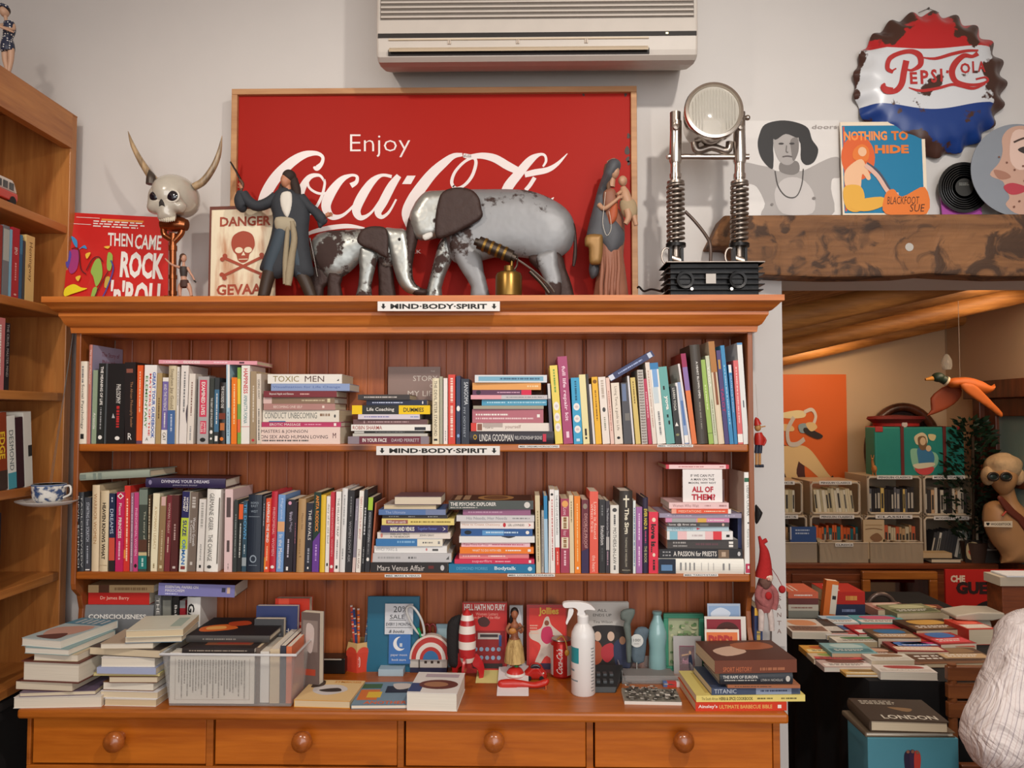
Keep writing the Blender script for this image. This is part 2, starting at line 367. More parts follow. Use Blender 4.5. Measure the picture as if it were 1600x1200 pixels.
# far door and its panes in the right wall of the next room
dark=wood('dark_door_wood','#3E1D10','#7A3E22','#2A120A','Z',.45,1.0,False)
d=thing('door_1','x','door',(XR,DY0,0));LABELS.pop();del d['label'];del d['category'];d['kind']='structure'
g=G();t=.07
g.box(XR-.03,XR+.1,DY0,DY0+t,0,DZ,dark);g.box(XR-.03,XR+.1,DY1-t,DY1,0,DZ,dark);g.box(XR-.05,XR+.1,DY0-.06,DY1+.06,DZ-t,DZ+.03,dark);g.obj('door_frame',d,bevel=.004)
mid=(DY0+DY1)/2
for a,b in((DY0+t,mid),(mid,DY1-t)):
 g=G();s=.1
 g.box(XR,XR+.05,a,a+s,0,DZ-t,dark);g.box(XR,XR+.05,b-s,b,0,DZ-t,dark);g.box(XR,XR+.05,a+s,b-s,DZ-t-s,DZ-t,dark);g.box(XR,XR+.05,a+s,b-s,0,.7,dark)
 g.box(XR+.005,XR+.045,a+s,b-s,1.1,1.135,dark)
 lf=g.obj('door_leaf',d,bevel=.004);g=G();g.box(XR+.02,XR+.026,a+s,b-s,.7,DZ-t-s,C('#7E9490',.12,coat=.5));g.obj('door_pane',lf)

# ================================================================ heavy rough beam along the wall
bm=wood('rough_beam_wood','#5A3A22','#A06E44','#1E120A','X',.75,.55,True,coat=0)
nt=bm.node_tree;pb=nt.nodes['Principled BSDF'];src=pb.inputs['Base Color'].links[0].from_socket;tc=nt.nodes.new('ShaderNodeTexCoord');nz=nt.nodes.new('ShaderNodeTexNoise');nz.inputs['Scale'].default_value=14;nz.inputs['Detail'].default_value=9;nz.inputs['Distortion'].default_value=1.2
nt.links.new(tc.outputs['Object'],nz.inputs['Vector']);mr=nt.nodes.new('ShaderNodeMapRange');mr.inputs['From Min'].default_value=.50;mr.inputs['From Max'].default_value=.60;nt.links.new(nz.outputs['Fac'],mr.inputs['Value'])
mx=nt.nodes.new('ShaderNodeMix');mx.data_type='RGBA';mx.inputs['B'].default_value=lin('#2E2019');mx.inputs['Factor'].default_value=.5;ml=nt.nodes.new('ShaderNodeMath');ml.operation='MULTIPLY';ml.inputs[1].default_value=.8;nt.links.new(mr.outputs[0],ml.inputs[0]);nt.links.new(ml.outputs[0],mx.inputs['Factor']);nt.links.new(src,mx.inputs['A']);nt.links.new(mx.outputs['Result'],pb.inputs['Base Color'])
bu=nt.nodes.new('ShaderNodeBump');bu.inputs['Strength'].default_value=.9;bu.inputs['Distance'].default_value=.008;nt.links.new(nz.outputs['Fac'],bu.inputs['Height']);nt.links.new(bu.outputs[0],pb.inputs['Normal'])
g=G();Yb=.105;out=[(1131,336),(1107,384),(1140,385),(1172,428),(1230,431),(1300,433),(1410,431),(1450,427),(1510,430),(1560,432),(1640,431),(1760,430),(1760,334),(1500,334),(1300,335)]
g.slabpx(out,Yb,YW-Yb,bm)
bo=g.obj('wooden_beam',origin=W(1400,432,Yb));tag(bo,'rough dark reclaimed wooden beam fixed along the wall above the doorway','beam')
b=bo.modifiers.new('bevel','BEVEL');b.width=.006;b.segments=2
g=G();g.lathe([(.0,0),(.011,0),(.013,-.004),(.006,-.008),(0,-.008)],W(1421,386,Yb-.001),C('#C9C2B8',.35,.8),12,(0,-1,0));o=g.obj('bolt_head',bo);o['label']='pale bolt head in the beam'

# ================================================================ the dresser
pine=wood('honey_pine','#90480F','#C06A1E','#4A1D08','X');pineZ=wood('honey_pine_upright','#7C4018','#A65C28','#43190A','Z')
pineB=wood('pine_back_boards','#8C401A','#B66430','#4A2010','Z',.5);corn=wood('cornice_pine','#AE5A1C','#D47E36','#5A2510','X',.36)
pineD=wood('drawer_pine','#A8520E','#CE721E','#4A1F08','X',.34,.8)
XL=W(115,690,0).x;XRR=W(1178,690,0).x;t=.013
DR=thing('dresser','tall honey pine dresser with open bookshelves above a row of drawers','dresser',((XL+XRR)/2,0,0))
zr0=ZT-.082
for nm,a in(('l',XL),('r',XRR-t)):
 g=G();prof=[(0,zr0),(0,ZS2-.03),(.004,ZS2-.045)]  # scrolled bracket below the lower shelf
 for y,z in((.03,ZS2-.065),(.042,ZS2-.10),(.038,ZS2-.14),(.02,ZS2-.17),(.02,ZS2-.19),(.055,ZS2-.20),(.06,ZC)):prof.append((y,z))
 if nm=='l':prof=[(p[0]if p[1]>ZS2-.03 else p[0]*.9,p[1])for p in prof]
 prof+=[(YB,ZC),(YB,zr0)]
 g.slab([(a,p[0],p[1])for p in reversed(prof)],t,pineZ,(1,0,0));g.obj('side_panel',DR,bevel=.002)
g=G();pw=.1075;x=XL+t
while x<XRR-t:  # tongue and groove boards, two mouldings to a board
 for a,b in((0,.0495),(.0500,.098)):
  q0,q1=x+a,min(x+b,XRR-t)
  d0,d1=(.004,.0007)if a==0 else(.0007,.004)
  if q1>q0:g.add([(q0,YB+d0,ZC),(q0+.002,YB,ZC),(q1-.002,YB,ZC),(q1,YB+d1,ZC),(q0,YB+d0,zr0+.03),(q0+.002,YB,zr0+.03),(q1-.002,YB,zr0+.03),(q1,YB+d1,zr0+.03)],[(0,1,5,4),(1,2,6,5),(2,3,7,6)],pineB)
 if x+.106<XRR-t:g.tube([(x+.1025,YB+.003,ZC),(x+.1025,YB+.003,zr0+.03)],.003,pineB,8)
 x+=pw
g.box(XL+t,XRR-t,YB+.006,YB+.018,ZC,zr0+.03,pineB);g.obj('back_panel',DR)
for z in(ZS1,ZS2):
 g=G();g.box(XL+t,XRR-t,0,YB,z-.019,z,pine);g.obj('shelf',DR,bevel=.004)
g=G()
prof=[(0.0,-.084),(.010,-.084),(.012,-.07),(.020,-.066),(.026,-.058),(.030,-.05),(.035,-.044),(.035,-.036),(.042,-.034),(.052,-.026),(.060,-.018),(.068,-.014),(.068,0),(-.02,0)]
P3=[]
for o_,z in prof:
 k=.058/.068;kl=.0484/.068;P3.append([(XL-o_*kl,YB+.02,ZT+z),(XL-o_*kl,-o_,ZT+z),(XRR+o_*k,-o_,ZT+z),(XRR+o_*k,YB+.02,ZT+z)])
vs_=[p for q in P3 for p in q];fs=[]
for i in range(len(P3)-1):
 for j in range(3):fs.append((i*4+j,i*4+j+1,(i+1)*4+j+1,(i+1)*4+j))
g.add(vs_,fs,corn);g.obj('cornice',DR,smooth=35)
g=G();g.box(XL-.04,XRR+.05,-.06,YB+.02,ZT-.014,ZT-.0005,corn);g.obj('top_board',DR)
g=G();g.box(XL+t,XRR-t,0,YB+.005,zr0-.004,zr0+.02,corn);g.obj('soffit',DR)
# base
YC=-.17;CX0=W(26,1105,YC).x;CX1=W(1233,1105,YC).x
g=G();g.box(CX0,CX1,YC,YB+.018,ZC-.022,ZC,pine);g.obj('worktop',DR,bevel=.006)
YD=YC+.02;ZB=ZC-.022;BX0=W(42,1150,YD).x;BX1=W(1219,1150,YD).x
g=G();e=.003
dx=[(50,322),(335,621),(633,916),(929,1208)];dz0=W(500,1197,YD).z;dz1=W(500,1118,YD).z
fr=[]
def bx(a,b,z0,z1):g.box(a,b,YD,YD+.02,z0,z1,pine)
bx(BX0,BX1,dz1+e,ZB);bx(BX0,BX1,dz0-.022,dz0-e)
xs=[BX0]+[v for a,b in dx for v in(W(a,1150,YD).x,W(b,1150,YD).x)]+[BX1]
for i in range(0,len(xs),2):bx(xs[i],xs[i+1]-e if i+1<len(xs)-1 else xs[i+1],dz0-e,dz1+e)
g.box(BX0,BX0+.007,YD+.0205,YB+.01,0,ZB,pineZ);g.box(BX1-.01,BX1,YD+.0205,YB+.01,0,ZB,pineZ);g.box(BX0,BX1,YB,YB+.012,0,ZB,pineZ)
g.box(BX0+.02,BX1-.02,YD+.02,YB,dz0-.03,dz0-.015,pineZ);g.box(BX0,BX1,YD,YD+.02,.0,.09,pine)
g.obj('base_carcass',DR,bevel=.0015)
g=G()
for i in range(4):
 a=BX0+(BX1-BX0)*i/4;b=BX0+(BX1-BX0)*(i+1)/4;g=G();z0,z1=.095,dz0-.026
 g.box(a+.004,b-.004,YD+.004,YD+.02,z0,z1,pineD);g.box(a+.05,b-.05,YD,YD+.004,z0+.05,z1-.05,pineD);dd=g.obj('cupboard_door',DR,bevel=.003)
 g=G();g.lathe([(0,0),(.009,0),(.008,.014),(.018,.02),(.02,.03),(.013,.038),(0,.04)],((b-.03 if i%2==0 else a+.03),YD+.003,(z0+z1)/2+.1),pineD,20,(0,-1,0));g.obj('knob',dd,smooth=40)
kx=(177,471,772,1069)
knobm=wood('turned_knob_pine','#8A4314','#B8662A','#5A2A10','Y',.2,1,False,coat=.6)
for(a,b),k in zip(dx,kx):
 xa,xb=W(a,1150,YD).x,W(b,1150,YD).x;g=G();g.box(xa+.001,xb-.001,YD+.002,YD+.3,dz0+.001,dz1-.001,pineD);dd=g.obj('drawer',DR,bevel=.002)
 g=G();c=W(k,1160,YD-.03);g.lathe([(0,0),(.0125,0),(.0105,.006),(.0105,.013),(.019,.02),(.0235,.029),(.0215,.038),(.013,.0445),(0,.047)],(c.x,YD+.003,c.z),knobm,28,(0,-1,0));g.obj('knob',dd,smooth=50)
# strip labels stuck on the shelf edges
wht=C('#E8E4DE',.6);blk=C('#15130F',.6)
def strip(x0,x1,y0,y1,Y,txt,label,arrows=False,th=.0012):
 g=G();g.slabpx([(x0,y1),(x1,y1),(x1,y0),(x0,y0)],Y,th,wht);h=y1-y0;Yt=Y-.0004
 a0,a1=(x0+(x1-x0)*.105,x1-(x1-x0)*.105)if arrows else(x0+2,x1-2)
 g.textpx(txt,a0,y0+h*.24,a1,y1-h*.22,Yt,blk,.035 if arrows else.01)
 if arrows:
  for cx in(x0+9,x1-9):
   m=(y0+y1)/2
   g.add([W(px,py,Yt)for px,py in((cx-1.7,m-4),(cx+1.7,m-4),(cx+1.7,m),(cx+4,m),(cx,m+4.5),(cx-4,m),(cx-1.7,m))],[tuple(range(6,-1,-1))],blk)
 return tag(g.obj('shelf_label'),label,'sign')
strip(590,781,471,486,-.0695,'MIND\u00b7BODY\u00b7SPIRIT','white MIND BODY SPIRIT strip label with arrows on the dresser cornice',True)
strip(588,781,697,711,-.0016,'MIND\u00b7BODY\u00b7SPIRIT','white MIND BODY SPIRIT strip label with arrows on the upper shelf edge',True)
strip(810,874,695.5,699.8,-.0016,'MBS: DREAMS/HOROSCOPES','tiny white strip label on upper shelf edge under the flat stack by the yellow spine')
strip(1027,1083,694.6,698.6,-.0016,'MBS: YOGA/PILATES','tiny YOGA PILATES strip label on the upper shelf edge')
strip(601,658,897.5,902,-.0016,'MBS: MARS & VENUS','tiny MARS AND VENUS strip label on the lower shelf edge')
strip(793,867,896.7,901,-.0016,'MBS: LOVE/RELATIONSHIPS','tiny LOVE RELATIONSHIPS strip label on the lower shelf edge')
strip(1068,1122,896.5,900.5,-.0016,'MBS: TAROT/STARS','tiny TAROT STARS strip label on the lower shelf edge')

# ================================================================ the bookcase on the left wall
BF=-1.235;BD=.30;BY1=YW-.04
bcw=wood('left_bookcase_pine','#9C5A26','#C28040','#6A3512','Z',.4);bcx=wood('left_bookcase_boards','#9C5A26','#C28040','#6A3512','Y',.4)
ZBK=W(78,185,BY1).z
BC=thing('bookcase','tall orange pine bookcase standing along the left wall','bookcase',(BF-BD/2,-.35,0))
BY0=-.95
g=G();g.box(BF-BD,BF,BY1-.028,BY1,0,ZBK,bcw);g.obj('side_panel',BC,bevel=.002)
g=G();g.box(BF-BD,BF,BY0,BY0+.028,0,ZBK,bcw);g.obj('side_panel',BC,bevel=.002)
g=G();g.box(BF-BD,BF-BD+.01,BY0,BY1,0,ZBK,bcw);g.obj('back_panel',BC)
g=G();g.box(BF-BD,BF,BY0,BY1,ZBK,ZBK+.004,bcx);g.box(BF-.02,BF+.004,BY0,BY1-.028,W(70,232,BY1-.028).z,ZBK,bcx);g.obj('top_board',BC)
LSH=[]
for y in(353,483,614,754,893,1035):
 z=W(70,y,BY1-.028).z;LSH.append(z);g=G();g.box(BF-BD+.01,BF-.004,BY0+.028,BY1-.028,z-.022,z,bcx);g.obj('shelf',BC,bevel=.002)
g=G();g.box(BF-.010,BF-.002,BY0+.028,BY1-.028,0,.08,bcx);g.obj('plinth',BC)
g=G();g.box(BF-BD+.03,BF-.012,BY0+.3,BY1-.045,.001,LSH[5]-.05,C('#1E1B1A',.7));g.box(BF-BD+.02,BF-.006,BY0+.29,BY1-.035,LSH[5]-.05,LSH[5]-.03,C('#2A2624',.6));tag(g.obj('storage_box',bevel=.003),'added dark box that darkens the bottom of the left bookcase','box')  # added box that makes the bottom compartment read dark
# ================================================================ books
CREAM='#EDE6D8'
def T(txt,col,v0,v1,w=.5,u=.5,bold=0.0):return('tv',col,txt,u-w/2,v0,u+w/2,v1,bold)
def B(col,v0,v1,u0=0,u1=1):return('r',col,u0,v0,u1,v1)
def D(col,v0,v1,u=.5,w=.3):return('d',col,u-w/2,v0,u+w/2,v1)
def O_(col,v,r=.3,ar=8,u=.5):return('e',col,u,v,r,r/ar)
def mk_book(M,t,h,d,cover,spine=(),front=(),label=None,group=None,hard=False,name='book',cat='book',cover2=None,pages=True,glossy=.42):
 cm=C(cover,glossy,var=.05);c2=C(cover2,glossy,var=.05)if cover2 else cm
 th=min(.0024 if hard else.0011,t*.25);ins=.0035 if hard else.0006;g=G()
 bulge=min(t*.14,.004)if hard else 0
 n=6;P=[(t*i/n,-bulge*(1-(2*i/n-1)**2))for i in range(n+1)]
 if bulge:
  out=P+[(t,th),(0,th)];g.slab([(x,y,0)for x,y in out],h,cm,(0,0,1))
 else:g.box(0,t,0,th,0,h,cm)
 g.box(0,th,th,d,0,h,c2);g.box(t-th,t,th,d,0,h,c2)
 if spine:g.art((0,-bulge-.00005,h),(t,0,0),(0,0,-h),spine)
 if front:g.art((t+.00005,0,h),(0,d,0),(0,0,-h),front)
 o=g.obj(name,world_m=M)
 if pages:
  g=G();g.box(th,t-th,th,d-ins-.0008,ins,h-ins,pagemat());g.obj('page_block',o)
 if label:tag(o,label,cat,group)
 return o
def cols(x,y,z,o):
 M=Matrix.Identity(4)
 for j,c in enumerate((x,y,z)):
  for i in range(3):M[i][j]=c[i]
 for i in range(3):M[i][3]=o[i]
 return M
def between(look,L,Rr,where,form):
 for k in(9,4,3,2):
  l=' '.join(L.split()[:k]);r=' '.join(Rr.split()[:k]);lab=form%(look,where,l,r)
  if len(lab.split())<=16:return lab
 return f"{look} book in {where}, over {' '.join(L.split()[:2])} one"
def upright_row(rows,Yf,ybf,zs,where,group,dflt_d=.125):
 """rows: x0, x1, ytop, lean px, colour, look, spine art, options"""
 out=[];n=len(rows);prev=-99
 for i,r in enumerate(rows):
  x0,x1,yt,lean,col,look=r[:6];sp=r[6]if len(r)>6 else[];op=r[7]if len(r)>7 else{}
  yb=ybf((x0+x1)/2);Y=Yf+op.get('dy',0)+((i*7919)%5)*.0012
  a=W(x0,yb,Y);b=W(x1,yb,Y);tp=W(x0+lean,yt,Y);h=(tp-a).length;t=b.x-a.x;dx=tp.x-a.x;ang=math.asin(max(-.4,min(.4,dx/h)))
  t=t*math.cos(ang)-.0006
  if ang>0:pv=Vector((a.x+t,Y,zs));M=Matrix.Translation(pv)@Matrix.Rotation(ang,4,'Y')@Matrix.Translation((-t,0,0))
  else:M=Matrix.Translation((a.x,Y,zs))@Matrix.Rotation(ang,4,'Y')
  d=op.get('d',dflt_d+((i*31)%7-3)*.003);d=min(d,YB-Y-.002)
  L=rows[i-1][5]if i else None;Rr=rows[i+1][5]if i<n-1 else None
  if op.get('label'):lab=op['label']
  elif L and Rr:lab=between(look,L,Rr,where,"%s book, %s, between %s and %s ones")
  elif Rr:lab=f"{look} book on {where}, leftmost, beside the {Rr} one"
  else:lab=f"{look} book on {where}, rightmost, beside the {L} one"
  o=mk_book(M,t,h,d,col,sp,op.get('front',()),lab,group,op.get('hard',False),op.get('name','book'),cover2=op.get('c2'))
  out.append(o)
 return out
def flat_stack(rows,Yf,z,where,group,d0=.13):
 """rows from the bottom up: x0, x1, y0, y1, colour, look, spine art, options"""
 n=len(rows)
 for i,r in enumerate(rows):
  x0,x1,y0,y1,col,look=r[:6];sp=r[6]if len(r)>6 else[];op=r[7]if len(r)>7 else{}
  Y=op.get('Y',Yf+((i*37)%5)*.0018);t=(y1-y0)/S(Y)-.0004;t=max(t,.004);a=W(x0,(y0+y1)/2,Y);b=W(x1,(y0+y1)/2,Y);ln=b.x-a.x;d=op.get('d',d0+(i*17%5-2)*.004)
  d=min(d,op.get('ymax',YB)-Y-.003)
  mode=op.get('mode','spine');rz=R(op.get('rz',((i*53)%7-3)*.35));zz=z+op.get('gap',0)
  if mode=='spine':M=cols((0,0,1),(0,1,0),(-1,0,0),(b.x,Y,zz));args=(t,ln,d)
  elif mode=='fore':M=cols((0,0,1),(0,-1,0),(1,0,0),(a.x,Y+d,zz));args=(t,ln,d)
  else:M=cols((0,0,1),(1,0,0),(0,1,0),(a.x,Y,zz));args=(t,d,ln)
  c=Vector(((a.x+b.x)/2,Y+d/2,zz));M=Matrix.Translation(c)@Matrix.Rotation(rz,4,'Z')@Matrix.Translation(-c)@M
  if 'tilt' in op:M=Matrix.Translation(c)@Matrix.Rotation(R(op['tilt']),4,'Y')@Matrix.Translation(-c)@M
  L=rows[i-1][5]if i else None;Rr=rows[i+1][5]if i<n-1 else None
  if op.get('label'):lab=op['label']
  elif L and Rr:lab=between(look,L,Rr,where,"%s book in %s, over %s, under %s")
  elif Rr:lab=f"{look} book at the bottom of {where}"
  else:lab=f"{look} book topmost of {where}"
  mk_book(M,*args,col,sp,op.get('front',()),lab,group,op.get('hard',False),cover2=op.get('c2'))
  z=zz+t+.0004
 return z
K='#1E1C1A';Wt='#EFEAE2'
yb1=lambda x:693.5-max(0,(330-x))*.025-max(0,(x-1050))*.036
GRP1='books on the upper dresser shelf';GRP2='books on the lower dresser shelf'
rowA=[
(123,135,559.7,2,'#E8DCC8','cream psychology textbook',[T('Social Psychology',K,.28,.82,.42),D('#777',.06,.26),B(K,.88,.94,.3,.75)],{'hard':1}),
(136,141,534,4,'#C07868','salmon spined lavender',[T('The Story of Philosophy',Wt,.05,.4,.5)],{'c2':'#A8A2BE','d':.148,'hard':1,'front':[('t','#8A3038','The Story of',.3,.06,.88,.12),('t','#8A3038','Philosophy',.32,.14,.8,.2)]}),
(142.8,150.3,573.8,3,'#93A488','sage green',[T('Aristotle',Wt,.58,.8,.5)]),
(151,161.5,563.4,4,'#262826','black MEANING OF LIFE',[T('THE MEANING OF LIFE',Wt,.04,.52,.42,.5,.02),D('#999',.55,.82),O_(Wt,.92,.3,12)]),
(162.5,194,564.4,3.5,'#1E1B1B','thick black PHILOSOPHY',[T('PHILOSOPHY',Wt,.26,.5,.22,.66),D('#C02A28',.53,.8,.66,.2),('p','#B8B8B8',[(.42,.62),(.36,.68),(.52,.68)]),O_(Wt,.93,.12,5,.66),B('#4A4E50',0,1,0,.1)]),
(194.8,212,563,.5,'#241C1C','brownish black philosophy reader',[B('#8A5040',.08,.13,.15,.75),T('The African Philosophy Reader','#B08058',.24,.8,.3,.6),('t',Wt,'R',.3,.87,.65,.95)]),
(213,222,568,2,'#E5602C','orange',[D('#F4C8A8',.08,.6),B('#6A4A60',.96,1)]),
(222.5,242,568,4,'#F2EEE8','white multicolour lettered',[T('ELEMENTARY','#4E8A4C',.14,.8,.2,.2,.02),T('MATTERS OF THE','#D03A3A',.11,.9,.16,.5,.02),T('GREAT TOUR GUIDEBOOK','#3860B0',.09,.93,.26,.8,.03),('t',K,'A',.25,.92,.45,.96)]),
(242.8,251,581,3,'#B39868','tan',[D('#5A4020',.35,.65)]),
(251.6,261,588,3,'#F0EAE0','white purple banded',[B('#7668A6',.06,.79),T('AND THE PATIENCE',Wt,.1,.5,.5),D(Wt,.53,.76),T('CAT',K,.83,.95,.5)]),
(262,274,570,2,'#CDBE9C','beige and blue',[T('Stephen Jay Gould','#6A5A40',.04,.55,.5),B('#44689C',.57,1),D('#B8C4D8',.62,.85)],{'hard':1}),
(275,279,572,2,'#DDD6CE','thin pale grey',[D('#555',.06,.5)]),
(279.7,291.5,570,4,'#E8E0D8','white with a plain jacket',[D('#777',.08,.6),('s','#3A3040',[(.98,.5),(.8,.62),(.98,.74)])]),
(292,302,583,4,'#E6DCD0','ivory',[D('#8A6A60',.12,.6),D('#999',.75,.95)]),
(308,325.6,588,2,'#B0ACAA','grey EXAMINED LIVES',[B('#D23E5A',.05,.6,.15,.8),T('EXAMINED LIVES',Wt,.08,.57,.34,.48,.02),B('#D23E5A',.66,.85,.25,.8),T('JAMES',Wt,.68,.83,.22,.62),T('MILLER',Wt,.68,.83,.2,.38),O_(K,.94,.25,8)],{'c2':'#8E8A8A'}),
(326.6,333,590.6,2,'#3C403A','dark olive',[T('THE GREAT AGE OF PHILOSOPHY',Wt,.3,.75,.5),O_(Wt,.82,.35,12),O_(Wt,.92,.25,14)]),
(334,341.6,590,2,'#34383A','charcoal blue banded',[B('#44708E',.18,.82),D(Wt,.24,.7),B(Wt,.88,.96,.2,.8)]),
(342,352,597.6,2,'#2A2624','black ember',[T('THE WOUNDED ONE',Wt,.06,.42,.45),B('#7A3420',.5,.6),B('#C07038',.66,.78,.2,.9),O_('#E07828',.92,.3,10)],{'hard':1}),
(353.7,359.4,569,0,'#A8C8D8','pale blue and white',[B('#E8E6E0',0,.55,.4,1),D('#30506A',.6,.9)]),
(361,370,589.7,1,'#F07C1C','vivid orange',[D('#FBD8A0',.1,.7)]),
(371,376,574,0,'#7FA848','green and yellow striped',[B('#E8C83C',.15,.48),B('#E86A3C',.68,.85)]),
(376.6,390,571,1,'#EDE8E0','white HAPPINESS',[T('HAPPINESS','#C83040',.04,.36,.5,.5,.02),T('AMINATTA FORNA','#2E7C84',.38,.74,.42),('ln','#C83040',None,.03)if 0 else B('#C83040',.78,.785)]),
(390.6,400.3,580,1,'#A48E70','taupe',[D('#D8CCB8',.2,.7),O_('#C03038',.95,.25,14)],{'c2':'#C8B898'}),
(401,408.4,584,0,'#DACEBE','stone coloured',[T('GOING AWAY',K,.08,.36,.5),D('#444',.5,.95)]),
]
upright_row(rowA,.004,yb1,ZS1,'upper shelf',GRP1)
stA=[
(405,532.5,668,694.7,'#ECD2C6','thick pink beige',[T('MASTERS & JOHNSON','#3A2830',.03,.60,.24,.72),T('ON SEX AND HUMAN LOVING','#3A2830',.02,.85,.2,.42),D('#555',.04,.62,.2,.12),T('M','#5A3038',.91,.95,.3)],{'d':.145}),
(409,532.5,660.4,668,'#B83862','crimson MASSAGE',[T('EROTIC MASSAGE',Wt,.1,.49,.5),D('#E8A0B8',.54,.75),B(Wt,.91,.94,.2,.8)]),
(411,530.6,641.6,660.4,'#E4DCCC','wide cream CONDUCT',[T('CONDUCT UNBECOMING','#5E6460',.02,.71,.5,.55),D('#8A6A50',.75,.88,.6,.3),('e','#444',.5,.945,.14,.012),B('#4A7CA8',.08,.3,0,.08)],{'d':.15}),
(411.6,523,631.5,641.6,'#B2827A','dusty pink',[T('BECOMING ONE SELF','#EBD8CC',.14,.54,.4),B('#EBD8CC',.82,.85,.3,.7)]),
(411.6,523,621.5,631.5,'#8A705A','brown floral',[B('#D8B8B0',.0,.12),D('#D0C0A0',.54,.86),B('#D8CCA8',.9,.94,.2,.8)]),
(411.6,525,611.5,621.5,'#7C2A32','maroon',[T('Beyond Apple and Banana',Wt,.08,.41,.4),D('#D8A8A0',.5,.63)]),
(423,545,600,611.5,'#8C9FC6','periwinkle blue',[T('Visualization for Life Change','#5068A0',.02,.88,.4)],{'rz':1.5}),
(418,533.5,585,600,'#E9E4D9','cream TOXIC MEN',[T('TOXIC','#8A7A40',.07,.42,.62),T('MEN','#5A4038',.5,.76,.62),('p',K,[(.3,.93),(.5,.96),(.3,.96)])],{'rz':.8}),
]
flat_stack(stA,.006,ZS1,'stack topped by TOXIC MEN',GRP1)
stB=[
(544,671,682.5,694.5,'#6E2A3A','plum IN YOUR FACE',[B('#8C8088',0,.14),T('IN YOUR FACE',Wt,.18,.48,.5,.5,.02),T('DAVID PERRETT','#CFC6C8',.54,.88,.42),B('#8C8088',.9,1)]),
(551,668,678,682.5,'#C6C2B6','thin stone'),
(554,663,674,678,'#3C3A38','thin charcoal',[B(Wt,.0,.14,.1,.9),D('#AAA',.3,.72)]),
(548.4,672,664,674,'#ECE8E0','white red lettered',[T('ROBIN SHARMA','#A04038',.02,.39,.6,.5,.01),B('#303038',.8,.94,.1,.6)]),
(552,668,656,664,'#6C4A4A','brown mauve',[D('#C0A0A0',.2,.75),O_('#B09090',.15,.3,30)]),
(559,655,648,656,'#D6CCD4','pale lilac',[D('#6A6AA8',.1,.5),D('#8090C0',.85,.98)]),
(550,672,634,648,'#242424','black yellow coaching',[B('#F0C800',0,.13),T('Life Coaching',Wt,.19,.54,.5,.5,.01),B('#F0C800',.6,1),T('DUMMIES',K,.66,.92,.5,.5,.02)]),
(573,668,625.5,634,'#1E2640','navy',[D('#C8D0E8',.1,.6),O_(Wt,.93,.3,30)]),
(559,640,617,625.5,'#38302E','thin dark brown',[D('#D8D0C8',.12,.75)]),
]
flat_stack(stB,.008,ZS1,'stack by MY LIFE cover',GRP1)
# cover shown face-on behind that stack
def face_book(x0,x1,yt,yb,Y,zb,t,tilt,col,front,label,group=None,spine=(),hard=False,name='book',cat='book',back=None,rz=0):
 a=W(x0,yb,Y);b=W(x1,yb,Y);tp=W(x0,yt,Y);h=tp.z-zb;wd=b.x-a.x
 M=Matrix.Translation((a.x,Y,zb))@Matrix.Rotation(R(rz),4,'Z')@Matrix.Rotation(-R(tilt),4,'X')@Matrix.Translation((0,t,0))@cols((0,-1,0),(1,0,0),(0,0,1),(0,0,0))
 return mk_book(M,t,h/math.cos(R(tilt)),wd,col,spine,front,label,group,hard,name,cat)
face_book(605.6,687,573,692,.138,ZS1,.012,1,'#92786E',[('t','#D8CCC0','THE',.82,.05,.9,.07),('t','#D8CCC0','STORY',.48,.12,.95,.19),('t','#D8CCC0','OF',.8,.23,.93,.28),('t','#D8CCC0','MY LIFE',.38,.32,.94,.39)],'grey brown STORY OF MY LIFE cover facing out behind the flat books',GRP1)
def circ(v):return[O_(Wt,v,.36,6.5),('e','#D8C8C8',.5,v,.2,.02)]
rowB=[
(675.6,686.5,590.6,0,'#E6DABA','pale yellow devil titled',[T('THE DEVIL PETER STANFORD','#4A3A28',.04,.88,.42),B(K,.92,.95,.25,.75)],{'hard':1}),
(687,692,588,0,'#A6A48E','thin sage'),
(693,699.6,590.6,0,'#EEE2DA','slim white',[D('#999',.8,.95)]),
(700.4,711.6,585,0,'#D63E2C','bright red',[D('#F4D8C8',.05,.4,.5,.5),D('#F4D8C8',.45,.9,.5,.5)]),
(712.8,719.7,587,0,'#2A3154','midnight blue',[O_(Wt,.48,.4,10),O_('#88A8D0',.88,.3,12)]),
(721,733.7,591.6,-.5,'#262C3A','dark slate lettered',[T('SANGOMA','#D8DCE0',.05,.4,.5,.62),T('MY ODYSSEY','#AEB6C0',.44,.9,.26,.4)]),
]
upright_row(rowB,.004,yb1,ZS1,'upper shelf',GRP1)
